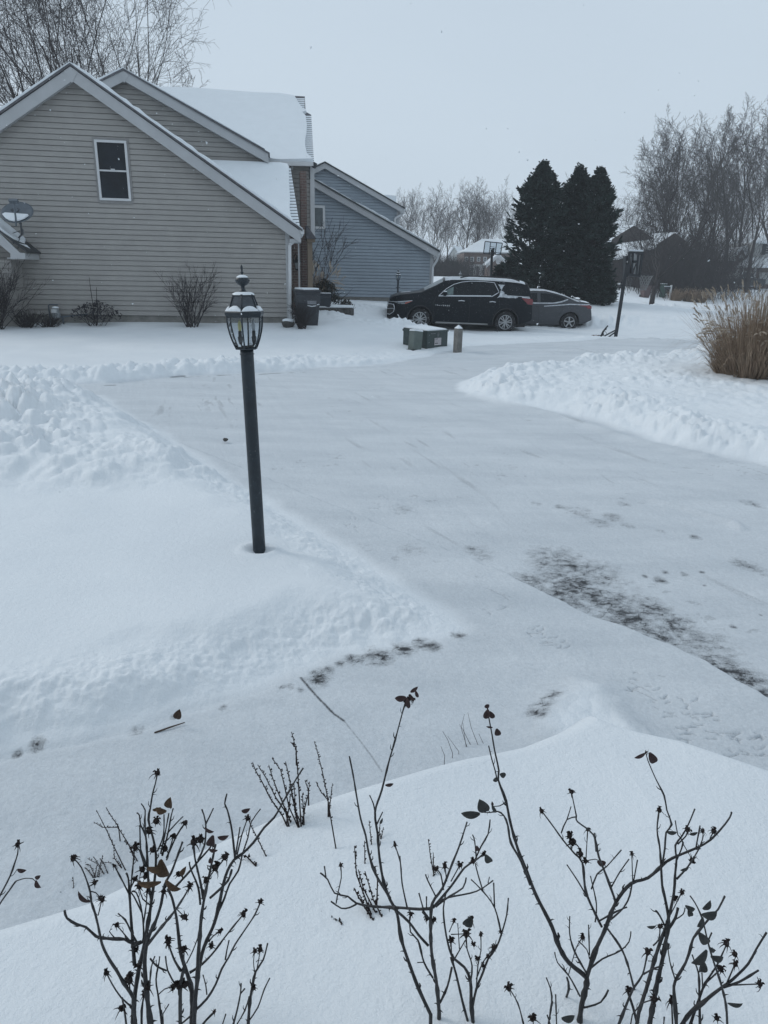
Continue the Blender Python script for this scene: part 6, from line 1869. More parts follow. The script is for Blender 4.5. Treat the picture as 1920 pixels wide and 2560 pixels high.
thicket('undergrowth', 'dark tangled undergrowth below the right woodland', [(x, 716, Y) for x, Y in ((1660, 72), (1700, 75), (1735, 71), (1765, 74), (1690, 85), (1750, 86))], 6.5, 5, M_TWIGD, 260, 1.2)
thicket('undergrowth', 'dark purple brown thicket hiding the right half of the dark brown house', [(x, 722, Y) for x, Y in ((1652, 60), (1675, 58), (1700, 61), (1722, 60), (1745, 62), (1640, 63))], 6.2, 15, M_TWIGD, 120, 1.1)
thicket('undergrowth', 'grey hedge and brush between the blue grey house and the brick house', [(x, 700, Y) for x, Y in ((1095, 82), (1110, 84), (1128, 83), (1145, 84), (1080, 85))], 2.6, 6, M_TWIGD, 260, .7)

# spruces
def make_spruce(label, px, ytop, Y, R, seed, py=752, name='spruce_tree', group=None, column=.75, dens=1.0):
    rr = random.Random(seed); nr = np.random.RandomState(seed)
    b_ = gpx(px, py, Y); top = at_y(px, ytop, Y).z; h = top - b_.z
    t = thing(name, label, 'tree', b_, 0, group)
    q = Twigs(); q.add([(0, 0, -.2), (.03, 0, h * .4), (0, .02, h * .75), (0, 0, h * .985)], .16, .012, 7)
    q.build('trunk', M_BARKD, t)
    nb = int(330 * dens) + 40
    fb = np.r_[nr.rand(nb) ** .85, .72 + .27 * nr.rand(nb // 7)]
    ab = nr.rand(len(fb)) * 6.283
    def prof_(f):
        return np.minimum(np.clip(.98 + .06 * np.sin(f * 14 + seed), 0, 1), np.clip((1.0 - f) / (1 - column * .58), 0, 1) ** .78)
    lb_ = R * prof_(fb) * (.72 + .42 * nr.rand(len(fb))) + .04
    per = 15
    tt = np.clip(.22 + .80 * nr.rand(len(fb), per) ** .75, 0, 1.0)
    fbr, abr, lbr = fb[:, None], ab[:, None], lb_[:, None]
    rad = (lbr * tt).ravel()
    a = (abr + nr.normal(0, .10, tt.shape)).ravel()
    zz = (fbr * h * .985 + lbr * (-.10 * tt + .42 * tt * tt) * (.6 + 1.2 * fbr) + nr.normal(0, .07, tt.shape)).ravel()
    f = np.clip(zz / h, 0, 1)
    n = len(f)
    p = np.stack([rad * np.cos(a) + nr.normal(0, .04, n), rad * np.sin(a) + nr.normal(0, .04, n), zz], 1)
    out = np.stack([np.cos(a), np.sin(a), nr.normal(.42 + .9 * np.clip(f - .55, 0, 1), .25, n)], 1); out /= np.linalg.norm(out, axis=1, keepdims=True)
    # each spray: a drooping shoot with side shoots
    V = []; F = []
    up = np.array([0, 0, 1.0])
    side = np.cross(out, up); side /= np.linalg.norm(side, axis=1, keepdims=True) + 1e-9
    L = (.26 + .20 * nr.rand(n)) * (1.0 - .30 * f) * np.clip((1.02 - f) * 4.5, .35, 1)
    base = 0
    for k in range(6):
        ang = nr.normal(0, .7, n); t0 = nr.rand(n) * .5
        d = out * np.cos(ang)[:, None] + side * np.sin(ang)[:, None] + up * nr.normal(0.06, .22, n)[:, None]
        d /= np.linalg.norm(d, axis=1, keepdims=True)
        s2 = np.cross(d, nr.normal(0, 1, (n, 3))); s2 /= np.linalg.norm(s2, axis=1, keepdims=True) + 1e-9
        l = L * (.45 + .5 * nr.rand(n)); w = .045 + .03 * nr.rand(n)
        p0 = p + out * (L * t0)[:, None] * .6
        v = np.stack([p0 - s2 * (w * .5)[:, None], p0 + s2 * (w * .5)[:, None], p0 + d * (l * .6)[:, None] + s2 * (w * .55)[:, None], p0 + d * l[:, None]], 1)
        V.append(v.reshape(-1, 3)); F.append((np.arange(n) * 4)[:, None] + np.arange(4)[None] + base); base += n * 4
    quads_mesh('crown', np.concatenate(V), np.concatenate(F), M_SPRUCE, t, False)
    return t
gs = 'dark spruces behind the grey sedan'
make_spruce('broad dark spruce with the tallest tip, left of the group', 1332, 403, 36, 1.45, 1, group=gs)
make_spruce('slim dark spruce in the middle of the group', 1419, 414, 37, 1.2, 2, group=gs)
make_spruce('dark spruce at the right of the group with a blunt tip', 1466, 418, 35.5, 1.0, 3, group=gs, column=.85)
make_spruce('low dark evergreen filling the foot of the spruces on the left', 1268, 655, 37.5, .7, 4, dens=.35, name='evergreen_shrub')
make_spruce('low dark evergreen filling the foot of the spruces on the right', 1500, 690, 34.5, .45, 6, dens=.25, name='evergreen_shrub')
make_spruce('little cone shaped evergreen left of the brick house', 1126, 655, 84, 1.2, 7, py=700, dens=.4, name='cone_evergreen')

# shrubs along the walls
def vase_shrub(name, label, base, h, spread, n, seed, m_=M_TWIG, r=.011, sub=4, droop=0.0, curve=.12):
    rr = random.Random(seed); tw = Twigs()
    t = thing(name, label, 'shrub', base)
    for i in range(n):
        a = rr.uniform(0, 6.28); s = spread * rr.uniform(.1, 1) ** .8
        d = nrm(np.array([math.cos(a) * s, math.sin(a) * s * .7, 1])); L = h * rr.uniform(.6, 1.02) * math.sqrt(1 + s * s) ** .5
        p = np.array([rr.gauss(0, .10) * h * .5, rr.gauss(0, .07) * h * .5, -.12]); pts = [p]
        for k in range(5):
            d = nrm(d + np.array([rr.gauss(0, curve), rr.gauss(0, curve), rr.gauss(.02, .06) - droop * k * .05])); pts.append(pts[-1] + d * L / 5)
        pts = np.array(pts); tw.add(pts, r, r * .35, 4)
        for c in range(sub):
            f = rr.uniform(.3, .95) * 5; j = min(int(f), 4); q = pts[j] + (pts[j + 1] - pts[j]) * (f - j)
            dd = nrm(pts[j + 1] - pts[j]); dd = nrm(dd + rand_perp(dd, rr) * .55); l2 = L * rr.uniform(.12, .32)
            q2 = np.array([q, q + dd * l2 * .5, q + dd * l2 + np.array([0, 0, .06 * l2])]); tw.add(q2, r * .5, r * .25, 3)
            for e_ in range(2):
                d3 = nrm(dd + rand_perp(dd, rr) * .6); q3 = q2[1]; l3 = l2 * .6
                tw.add(np.array([q3, q3 + d3 * l3 * .5, q3 + d3 * l3]), r * .35, r * .22, 3)
    tw.build('branches', m_, t)
    return t
vase_shrub('bare_shrub', 'vase shaped bare shrub before the middle of the taupe wall', gpx(478, 818, 19.4), 1.72, .62, 34, 3, M_TWIG, .010, 5)
vase_shrub('bare_shrub', 'dense dark bare shrub at the left edge under the dish', gpx(-12, 828, 18.2), 1.85, .85, 75, 4, M_TWIGD, .010, 6, curve=.16)
vase_shrub('bare_shrub', 'low dark bare shrub beside the gas meter', gpx(66, 818, 18.6), .55, 1.3, 60, 5, M_TWIGD, .009, 4)
vase_shrub('bare_shrub', 'low brown twiggy shrub touching the gas meter', gpx(120, 816, 18.8), .42, 1.4, 55, 9, M_TWIGD, .008, 4)
vase_shrub('bare_shrub', 'small dark twiggy shrub in front of the tall wheeled bin', gpx(752, 818, 19.5), .78, .45, 60, 6, M_TWIGD, .008, 5)
vase_shrub('bare_sapling', 'bare sapling with spreading twigs before the blue grey wall', gpx(781, 775, 26.5), 3.1, .75, 10, 8, M_TWIG, .016, 9, droop=.2)
def leafy(name, label, base, w, h, n, seed, m_, ls=.06, stems=14):
    rr = random.Random(seed); tw = Twigs(); t = thing(name, label, 'shrub', base)
    mb = MB()
    for i in range(stems):
        a = rr.uniform(0, 6.28); d = nrm(np.array([math.cos(a) * w / h * .5, math.sin(a) * .5, rr.uniform(.6, 1.1)])); p = np.array([rr.gauss(0, .06), rr.gauss(0, .04), -.1]); pts = [p]
        for k in range(4): d = nrm(d + np.array([rr.gauss(0, .2), rr.gauss(0, .2), 0])); pts.append(pts[-1] + d * h * rr.uniform(.22, .32))
        tw.add(np.array(pts), .009, .004, 4)
    tw.build('stems', M_TWIGD, t)
    for i in range(n):
        a = rr.uniform(0, 6.28); f = rr.random() ** .6; z = h * rr.uniform(.25, 1)
        k = math.sin(math.pi * min(1, (z / h) * .75 + .12)) ** .6
        p = (w / 2 * f * k * math.cos(a), w / 2 * f * .7 * k * math.sin(a), z * (1 - .25 * f * f) + .04 * rr.random())
        curl_leaf(mb, p, ls * rr.uniform(.7, 1.3), ls * .5, (rr.gauss(0, 1), rr.gauss(0, 1), rr.gauss(-.3, .6)), (rr.gauss(0, .5), rr.gauss(0, .5), 1), .4, 3)
    mb.build('leaves', m_, t, recalc=False)
    return t
M_LEAFDARK = mat('dark_winter_leaf', (.022, .020, .026), .6, spec=.3, var=.4, vscale=10)
M_EVERG = mat('dark_evergreen_leaf', (.016, .022, .018), .6, spec=.3, var=.4, vscale=10)
ls_ = leafy('leafy_shrub', 'low dark leafy shrub with two tall bare stems by the taupe wall', gpx(243, 820, 19.2), 1.35, .62, 420, 3, M_LEAFDARK, .075)
q = Twigs()
for px0, py0, px1, py1 in ((236, 810, 223, 693), (243, 812, 241, 718)):
    a = at_y(px0, py0, 19.1) - ls_.location; b_ = at_y(px1, py1, 19.1) - ls_.location
    q.add(np.array([a, a.lerp(b_, .4) + Vector((.02, 0, 0)), a.lerp(b_, .75), b_]), .014, .006, 5)
q.build('tall_stems', M_TWIGD, ls_)
leafy('evergreen_shrub', 'dark rounded evergreen shrub behind the low navy bin', gpx(812, 775, 25.2), 1.0, .95, 900, 4, M_EVERG, .09)
leafy('evergreen_shrub', 'small brown green shrub at the right end of the stone edging', gpx(866, 775, 25.0), .5, .42, 320, 5, mat('bronze_leaf', (.035, .03, .024), .7, var=.4, vscale=8), .07)
leafy('evergreen_shrub', 'tiny upright dark shrub on the stone edging', gpx(845, 775, 25.3), .35, .50, 120, 6, M_EVERG, .06)

# ornamental grasses
def grass(name, label, base, w, h, n, nplume, seed, m1=M_RUST, m2=M_PLUME, lean=.0, bw=.006, ps=1.0):
    rr = random.Random(seed); t = thing(name, label, 'ornamental grass', base)
    mb = MB(); pl = MB()
    def blade(mb, p, d, L, bw_, droop, K=6):
        s = Vector((d[1], -d[0], 0)); s = s.normalized() if s.length > .01 else Vector((1, 0, 0))
        a = rr.uniform(0, 3.14); s = (s * math.cos(a) + Vector((d[0], d[1], 0)) * math.sin(a) + Vector((0, 0, .01))).normalized()
        base_ = len(mb.v); q_ = Vector(p); dd = Vector(d).normalized()
        for k in range(K + 1):
            f = k / K; w_ = bw_ * (1 - f * .85)
            mb.v.append(tuple(q_ - s * w_)); mb.v.append(tuple(q_ + s * w_))
            q_ = q_ + dd * (L / K)
            dd = (dd + Vector((d[0] * .3, d[1] * .3, -1)) * droop * (f + .15)).normalized()
        for k in range(K): mb.f.append((base_ + 2 * k, base_ + 2 * k + 1, base_ + 2 * k + 3, base_ + 2 * k + 2))
        return q_
    for i in range(n):
        a = rr.uniform(0, 6.28); s = rr.random() ** .7
        p = (w * .26 * s * math.cos(a), w * .26 * s * math.sin(a), -.05)
        d = Vector((math.cos(a) * s * rr.uniform(.2, 1.0) * .9 + lean, math.sin(a) * s * .8, 1)).normalized()
        L = h * rr.uniform(.5, 1.06)
        blade(mb, p, d, L, bw, rr.choice((.03, .08, .25, .45, .6)) * (.4 + s))
    mb.build('blades', m1, t, recalc=False)
    st = MB()
    for i in range(nplume):
        a = rr.uniform(0, 6.28); s = rr.random() ** .6
        p = (w * .24 * s * math.cos(a), w * .24 * s * math.sin(a), -.05)
        d = Vector((math.cos(a) * s * .55 + lean, math.sin(a) * s * .5, 1)).normalized()
        low = rr.random() < .35
        L = h * (rr.uniform(.4, .62) if low else rr.uniform(.60, .92))
        tip = blade(st, p, d, L, .0055, .03 + .04 * s, 5)
        dirp = (Vector((d.x * 1.2 + rr.gauss(0, .22), d.y * 1.2, 1.3 - (1.2 if low else .2 * s)))).normalized()
        q_ = tip.copy(); side = dirp.cross(Vector((0, 0, 1))).normalized()
        for k in range(16):
            f = k / 15; c = q_ + dirp * (.26 * ps * f) + Vector((0, 0, -.09 * ps * f * f))
            for e_ in range(3):
                dv = (dirp + side * rr.uniform(-.55, .55) + Vector((0, 0, rr.uniform(-.7, .2)))).normalized(); l = .10 * ps * (1 - .5 * f); sv = dv.orthogonal().normalized() * .0055
                o = len(pl.v); pl.v += [tuple(c - sv), tuple(c + sv), tuple(c + dv * l)]; pl.f.append((o, o + 1, o + 2))
    st.build('stalks', M_STRAW, t, recalc=False); pl.build('plumes', m2, t, recalc=False)
    return t
gb = gpx(1876, 955, 12.9)
grass('ornamental_grass', 'big tan ornamental grass clump with plumes at the right edge', gb, 1.9, 1.45, 3200, 330, 3, lean=-.02, ps=.6)
grass('ornamental_grass', 'low brown grass leaves around the foot of the big clump', gpx(1815, 955, 13.0), .8, .62, 700, 6, 4, lean=-.12)
gg = gpx(1722, 757, 55)
for i, (dx, sc, lab) in enumerate(((-1.0, .95, 'far dry grass clump, pale left part beside the mailbox'), (.05, 1.0, 'far dry grass clump, dark middle part'), (1.0, .9, 'far dry grass clump, right part with drooping ends'))):
    grass('ornamental_grass', lab, (gg.x + dx, gg.y + .2 * i, gg.z), 1.15, 1.05 * sc, 900, 30, 20 + i, bw=.016, ps=.5)
grass('ornamental_grass', 'pale beige fluffy grass beneath the bare sapling', gpx(795, 775, 25.6), 1.1, 1.35, 500, 80, 31, m1=M_STRAW, bw=.007)

# falling snow
rr = random.Random(99); q = MB()
for i in range(1500):
    Y = rr.uniform(2.0, 26); px = rr.uniform(-100, 2020); py = rr.uniform(-100, 1400)
    p = at_y(px, py, Y)
    if p.z < gz(p.x, p.y) + .1: continue
    s = rr.choice((.0022, .003, .003, .004, .0055)) * (1 + Y / 25)
    d = [Vector((rr.gauss(0, 1), rr.gauss(0, 1), rr.gauss(0, 1))).normalized() * s * rr.uniform(.5, 1.2) for _ in range(5)]
    o = len(q.v); q.v += [tuple(p + v) for v in d]
    q.f += [(o, o + 1, o + 2), (o, o + 2, o + 3), (o, o + 3, o + 1), (o + 1, o + 2, o + 4), (o + 2, o + 3, o + 4), (o + 3, o + 1, o + 4)]
o = q.build('snowflakes', M_SNOW, None, recalc=False); tag(o, 'fine snowflakes drifting through the air', 'snowflakes', kind='stuff')
# ------------------------------------------------------------------ rose bushes and dry stalks in the bed under the window
M_CANE = mat('rose_cane', (.034, .034, .036), .6, spec=.35, var=.45, vscale=40, bump=.2, bscale=300)
M_HIP = mat('withered_hip', (.028, .022, .021), .85, spec=.2, var=.5, vscale=150, bump=.5, bscale=400, dust=.06, dscale=250)
M_LEAFG = mat('dull_rose_leaf', (.045, .048, .047), .6, spec=.3, var=.25, vscale=60)
M_LEAFR = mat('reddish_rose_leaf', (.050, .030, .030), .65, spec=.3, var=.3, vscale=60)
M_LEAFB = mat('brown_rose_leaf', (.085, .055, .035), .7, spec=.2, var=.3, vscale=50)
M_SEED = mat('dry_seed_stalk', (.035, .028, .027), .9, spec=.15, var=.4, vscale=120)
CROPS = {'5': (0, 1860, 2.304), 'A': (300, 1960, 3.686), 'B': (0, 2060, 4.425), '6': (600, 1680, 2.37), 'C': (1100, 1740, 3.95), 'D': (1480, 1840, 3.073), '7': (1140, 1720, 2.127)}
def cpx(crop, pts):
    ox, oy, s = CROPS[crop]
    return [(ox + x / s, oy + y / s) for x, y in pts]
def mound_y(px, py):
    z = .4
    for _ in range(6):
        p = at_z(px, py, z); z = gz(p.x, p.y)
    return p.y
class Rose:
    def __init__(s, label, ybase, seed, name='rose_bush', cat='rose bush', group='withered rose bushes in the snowy bed'):
        s.rr = random.Random(seed); s.y = ybase; s.pts = []; s.t = None; s.label = label; s.name = name; s.cat = cat; s.group = group
    def start(s, p):
        g = Vector((p.x, p.y, gz(p.x, p.y)))
        s.o = g; s.t = thing(s.name, s.label, s.cat, g, 0, s.group)
    def depth_at(s, px, py, tol=14):
        best = None
        for qx, qy, qd in s.pts:
            d = math.hypot(qx - px, qy - py)
            if d < tol and (best is None or d < best[0]): best = (d, qd)
        return best[1] if best else None
    def cane(s, crop, pts, r0=.0042, r1=.0018, thorns=True, hip=None, lean=None, name='cane', mt=None):
        P2 = cpx(crop, pts); rr = s.rr
        y0 = s.depth_at(*P2[0])
        if y0 is None: y0 = s.y + rr.uniform(-.03, .03)
        L = sum(math.hypot(b[0] - a[0], b[1] - a[1]) for a, b in zip(P2, P2[1:]))
        dy = (rr.uniform(-.05, .13) if lean is None else lean) * L / 350
        dense = []; acc = 0
        # smooth through the traced points
        n = len(P2)
        def cr(i, t):
            p0, p1, p2, p3 = P2[max(0, i - 1)], P2[i], P2[min(n - 1, i + 1)], P2[min(n - 1, i + 2)]
            return tuple(.5 * ((2 * p1[k]) + (p2[k] - p0[k]) * t + (2 * p0[k] - 5 * p1[k] + 4 * p2[k] - p3[k]) * t * t + (3 * p1[k] - p0[k] - 3 * p2[k] + p3[k]) * t ** 3) for k in (0, 1))
        seq = []
        for i in range(n - 1):
            m_ = max(2, int(math.hypot(P2[i + 1][0] - P2[i][0], P2[i + 1][1] - P2[i][1]) / 14))
            seq += [cr(i, k / m_) for k in range(m_)]
        seq.append(P2[-1])
        W3 = []; run = 0
        for i, q_ in enumerate(seq):
            if i: run += math.hypot(q_[0] - seq[i - 1][0], q_[1] - seq[i - 1][1])
            d = y0 + dy * min(1, run / L)
            s.pts.append((q_[0], q_[1], d))
            W3.append(at_y(q_[0], q_[1], d))
        if P2[0][1] > 2525:                       # runs on down into the snow
            a = W3[0]; g = gz(a.x, a.y)
            if a.z > g - .05: W3.insert(0, Vector((a.x - (W3[1].x - a.x) * .5, a.y - .01, g - .06)))
        if s.t is None: s.start(W3[0])
        W3 = [w - s.o for w in W3]
        m = len(W3)
        rad = [.78 * (r0 + (r1 - r0) * (i / (m - 1))) * rr.uniform(.92, 1.1) for i in range(m)]
        for i in range(2, m - 1):
            if rr.random() < .16: rad[i] *= 1.35
        rad[-1] *= 1.25
        q = MB(); q.tube(W3, rad, 7)
        # leaf scars and short bud stubs
        for i in range(2, m - 1):
            if rr.random() < .13:
                d = (W3[i + 1] - W3[i]).normalized(); sd = d.cross(Vector((rr.gauss(0, .4), 1, rr.gauss(0, .4)))).normalized() * rr.choice((-1, 1))
                q.tube([W3[i], W3[i] + (sd * .8 + d).normalized() * (.006 + rad[i]), W3[i] + (sd * .7 + d * 1.5).normalized() * (.012 + rad[i])], [rad[i] * .6, rad[i] * .5, rad[i] * .25], 5)
        if thorns:
            for i in range(1, m - 1):
                if rr.random() < (.30 if rad[i] > .0028 else .12):
                    d = (W3[i + 1] - W3[i]).normalized(); a = Vector((rr.gauss(0, 1), rr.gauss(0, .6), rr.gauss(0, .3))); sd = (a - d * a.dot(d)).normalized()
                    l = rad[i] + rr.uniform(.004, .0085)
                    b0 = W3[i]; q.tube([b0 - d * .002, b0 + sd * l * .6, b0 + sd * l - d * .0012], [rad[i] * .62, rad[i] * .26, .0002], 5)
        o = q.build(name, mt or M_CANE, s.t, smooth=True)
        if hip: s.hip(seq[-1], s.pts[-1][2], hip, o, (W3[-1] - W3[-2]).normalized())
        return o
    def hip(s, pxy, d, size, parent=None, axis=None):
        rr = s.rr; c = at_y(pxy[0], pxy[1], d) - s.o; k = size * rr.uniform(.0032, .0044)
        axis = Vector(axis) if axis is not None else Vector((rr.gauss(0, .3), rr.gauss(0, .3), 1)).normalized()
        q = MB(); q.blob(c + axis * k * .6, (k, k, k * 1.15), 2, .22, rr.randint(0, 99))
        for i in range(rr.randint(3, 5)):                      # crumpled petals
            a = rr.uniform(0, 6.28); dv = Vector((math.cos(a), math.sin(a), rr.uniform(-.2, .9)))
            curl_leaf(q, c + axis * k * .8 + dv * k * .3, k * 1.6, k * 1.0, dv, axis, 1.2, 4)
        for i in range(5):                                     # hanging sepals
            a = 1.26 * i + rr.uniform(-.3, .3); sd = axis.orthogonal().normalized(); sd.rotate(Matrix.Rotation(a, 3, axis))
            l = k * rr.uniform(1.6, 3.0); down = rr.uniform(-.2, 1.1)
            pts = [c + axis * k * .2, c + sd * l * .5 + axis * (k * .35 - down * .1 * l), c + sd * l * .85 - axis * down * l * .45, c + sd * l * .95 - axis * (down * l * .9)]
            q.tube(pts, [k * .24, k * .2, k * .12, k * .02], 4)
        q.build('rose_hip', M_HIP, s.t, smooth=True)
    def hips(s, crop, L):
        for x, y, size in L:
            (p,) = cpx(crop, [(x, y)])
            s.hip(p, s.depth_at(*p, tol=60) or s.y, size)
    def leaf(s, crop, x, y, L, W, ang, m_=None, curl=.35, tilt=.4):
        (p,) = cpx(crop, [(x, y)]); d = s.depth_at(*p, tol=60) or s.y
        k = 1 / 1180.0; sc = CROPS[crop][2]
        c = at_y(p[0], p[1], d - .01) - s.o
        a = R_(ang); dv = Vector((math.cos(a), tilt * .3, math.sin(a)))
        q = MB(); curl_leaf(q, c, L / sc * k, W / sc * k, dv, Vector((-.1, -1, .25)), curl, 7)
        q.build('leaf', m_ or M_LEAFG, s.t, smooth=True)

# --- left bush
r = Rose('dense withered rose bush at the lower left, many hips and brown curled leaves', .97, 1)
r.cane('A', [(130, 2230), (125, 2050), (150, 1850), (185, 1650), (225, 1480), (250, 1330), (275, 1180), (300, 1000), (325, 830), (330, 640), (305, 500), (262, 330), (280, 220), (300, 90), (325, 0), (342, -85)], .0062, .0014, hip=1.2)
r.cane('A', [(285, 2230), (255, 2000), (235, 1800), (228, 1600), (260, 1420), (330, 1260), (380, 1100), (410, 930), (470, 820), (520, 690), (575, 535)], .0062, .002)
r.cane('B', [(1500, 2212), (1480, 2050), (1475, 1920), (1370, 1760), (1290, 1620), (1210, 1500), (1130, 1330), (1085, 1120), (1050, 980), (1010, 860), (1000, 760), (965, 640), (900, 480), (825, 390)], .0046, .0012, hip=1.1)
r.cane('B', [(1050, 980), (1085, 1010), (1110, 900), (1125, 860)], .0016, .0011, False, hip=.9)
r.cane('B', [(1000, 745), (1060, 760), (1100, 810)], .0014, .001, False, hip=.8); r.cane('B', [(975, 690), (1010, 680), (1035, 660)], .0014, .001, False, hip=1.0)
r.cane('B', [(1560, 1300), (1480, 1320), (1380, 1275), (1250, 1270), (1130, 1260), (1060, 1240), (950, 1140), (850, 1110), (740, 1040), (715, 960)], .0036, .0022)
r.cane('B', [(1440, 1300), (1360, 1200), (1300, 1130)], .0018, .0012, False, hip=1.2); r.cane('B', [(1270, 1260), (1210, 1190), (1240, 1160)], .0014, .0008, False)
r.cane('B', [(1490, 1560), (1465, 1250), (1445, 960), (1435, 790), (1420, 600), (1395, 540)], .0046, .0018)
r.cane('B', [(1440, 760), (1465, 520), (1490, 270)], .002, .0013, False, hip=1.2)
r.cane('B', [(1430, 780), (1360, 640), (1270, 470)], .002, .0014, False, hip=.8); r.cane('B', [(1440, 720), (1490, 620)], .002, .0015, False, hip=1.1)
r.cane('B', [(1520, 1320), (1440, 1170), (1385, 1060), (1305, 990)], .0026, .0014)
r.cane('A', [(290, 1080), (262, 900), (252, 700), (237, 480), (190, 380), (180, 290), (155, 265)], .0034, .0014)
r.cane('A', [(240, 760), (225, 700), (190, 600), (185, 480), (183, 380)], .0024, .0014); r.cane('A', [(225, 750), (180, 610), (150, 590)], .002, .0012, False, hip=1.2)
r.cane('A', [(237, 470), (228, 330), (232, 240), (195, 180)], .0022, .0012)
r.cane('A', [(345, 620), (400, 470), (405, 280)], .0022, .0012); r.cane('A', [(375, 640), (420, 430), (450, 270)], .0022, .0012); r.cane('A', [(390, 660), (440, 460), (470, 300), (490, 225)], .0024, .0014)
r.cane('A', [(440, 450), (520, 360), (580, 300)], .002, .0012); r.cane('A', [(430, 680), (520, 480), (590, 370)], .0026, .0014, hip=1.25); r.cane('A', [(430, 700), (470, 560), (490, 490)], .0022, .0013, False, hip=1.25)
r.cane('A', [(255, 1480), (390, 1310), (490, 1190), (590, 1040), (640, 950)], .0038, .0016, hip=1.25); r.cane('A', [(520, 1150), (590, 1220)], .0014, .001, False, hip=1.2)
r.cane('A', [(100, 1500), (205, 1460), (215, 1300), (190, 1120), (150, 1000), (110, 990)], .0026, .0016); r.cane('A', [(215, 1300), (240, 1120), (250, 1000)], .0018, .0013, False, hip=.9); r.cane('A', [(200, 1180), (130, 1040), (100, 1000)], .002, .0014)
r.cane('A', [(300, 1130), (210, 1060), (180, 960)], .0018, .0012, False, hip=1.1)
r.cane('B', [(1475, 2040), (1340, 1920), (1240, 1770), (1185, 1660)], .002, .0013, False, hip=1.3); r.cane('B', [(1440, 1850), (1430, 1760)], .0018, .0014, False, hip=1.4)
r.cane('A', [(390, 2230), (355, 1970), (332, 1800), (360, 1640), (365, 1590)], .003, .0014); r.cane('A', [(345, 1950), (410, 1890), (480, 1870)], .0016, .0012, False, hip=1.2); r.cane('A', [(280, 1610), (340, 1680), (430, 1720)], .0022, .0016)
r.cane('A', [(270, 1900), (288, 1690), (320, 1590)], .0022, .0014); r.cane('A', [(395, 2120), (450, 2030)], .0016, .0012, False)
r.cane('A', [(60, 2230), (40, 2080), (20, 1970)], .003, .0018); r.cane('A', [(200, 2230), (200, 2080), (220, 1950)], .003, .002, hip=1.3)
r.hips('A', [(280, 450, 1.5), (335, 355, 1.2), (410, 610, 1.4), (300, 620, 1.3), (235, 860, 1.2), (205, 800, 1.2), (180, 920, 1.1), (400, 1000, 1.5), (180, 1680, 1.4), (85, 1800, 1.5), (260, 1880, 1.3), (150, 1540, 1.1), (10, 2080, 1.3), (455, 1450, 1.5)])
for x, y, L, W, a in ((380, 690, 190, 110, -75), (250, 770, 150, 60, 0), (380, 900, 190, 55, 185), (420, 880, 150, 60, -40), (430, 250, 90, 60, 160), (455, 220, 110, 70, 80), (560, 840, 100, 40, 60), (300, 240, 80, 30, 20)): r.leaf('A', x, y, L, W, a, M_LEAFB, .6)
r.leaf('B', 1000, 860, 150, 50, 130, M_LEAFR, .6)
# --- its neighbour
r = Rose('dark thorny rose bush right of the dense left one, with a long arm', 1.0, 2)
r.cane('A', [(660, 2230), (668, 1990), (650, 1850), (600, 1690), (560, 1560), (540, 1400), (520, 1230), (480, 1050), (440, 960)], .0066, .003)
r.cane('A', [(555, 2230), (555, 1950), (565, 1800), (590, 1700)], .005, .004)
r.cane('A', [(680, 2230), (690, 2000), (715, 1780), (720, 1600), (735, 1400), (750, 1220), (775, 1060), (800, 940), (830, 800), (880, 560)], .0064, .002)
r.cane('A', [(712, 1800), (750, 1580), (800, 1440), (870, 1280), (920, 1080), (950, 930), (990, 800), (1050, 700), (1130, 640), (1230, 540), (1330, 400), (1420, 310), (1500, 170), (1620, -40), (1688, -147)], .0052, .0018, lean=.07)
r.cane('A', [(900, 1190), (960, 1060), (1010, 920), (1090, 800), (1130, 640), (1180, 490), (1210, 350), (1295, 230)], .003, .0014)
r.cane('A', [(1060, 680), (1090, 500), (1105, 400)], .0024, .0014); r.cane('A', [(1080, 650), (1120, 480), (1170, 330)], .002, .0013, False, hip=1.3)
r.cane('A', [(1060, 690), (1030, 420), (990, 240), (965, 180), (985, 90)], .003, .0014)
r.cane('A', [(770, 1060), (740, 900), (690, 680), (680, 560)], .0034, .0018, hip=1.9); r.cane('A', [(830, 1050), (920, 970), (980, 910), (1010, 860), (1030, 790)], .003, .002)
r.cane('A', [(740, 1110), (720, 950), (650, 780), (640, 720)], .0028, .0016); r.cane('A', [(500, 960), (620, 830), (740, 690), (820, 600), (860, 540)], .003, .0016)
r.cane('A', [(720, 700), (780, 560), (790, 360), (755, 235)], .0026, .0014); r.cane('A', [(790, 370), (825, 300), (860, 225)], .002, .0013)
r.cane('A', [(800, 900), (870, 790)], .0018, .0013, False, hip=1.5); r.cane('A', [(890, 780), (960, 690)], .0018, .0013, False, hip=1.4)
r.cane('A', [(640, 1740), (720, 1690), (800, 1620), (880, 1530), (960, 1420), (1080, 1270), (1130, 1210)], .0034, .0016, hip=1.7)
r.cane('A', [(700, 2080), (800, 1980), (880, 1850), (940, 1700), (1000, 1600), (1060, 1480), (1140, 1360), (1240, 1210), (1290, 1100)], .0034, .0014, hip=1.1)
r.cane('A', [(970, 1620), (985, 1530), (1005, 1440)], .0022, .0016); r.cane('A', [(820, 1450), (860, 1400), (910, 1365)], .002, .0014, False, hip=1.2)
r.cane('A', [(615, 1650), (670, 1540), (720, 1410)], .002, .0013); r.cane('A', [(585, 1690), (590, 1540)], .002, .0013, False, hip=1.3); r.cane('A', [(560, 1720), (500, 1620), (450, 1480)], .0034, .0018, hip=1.3)
r.cane('A', [(800, 1940), (790, 1850), (765, 1760)], .0018, .0012); r.cane('A', [(510, 1850), (440, 1720), (420, 1590)], .0022, .0014); r.cane('A', [(560, 2215), (660, 2130)], .0026, .002)
r.cane('A', [(750, 2230), (800, 2170), (860, 2110)], .003, .0022, hip=.9); r.cane('A', [(940, 2230), (975, 2120)], .002, .0016)
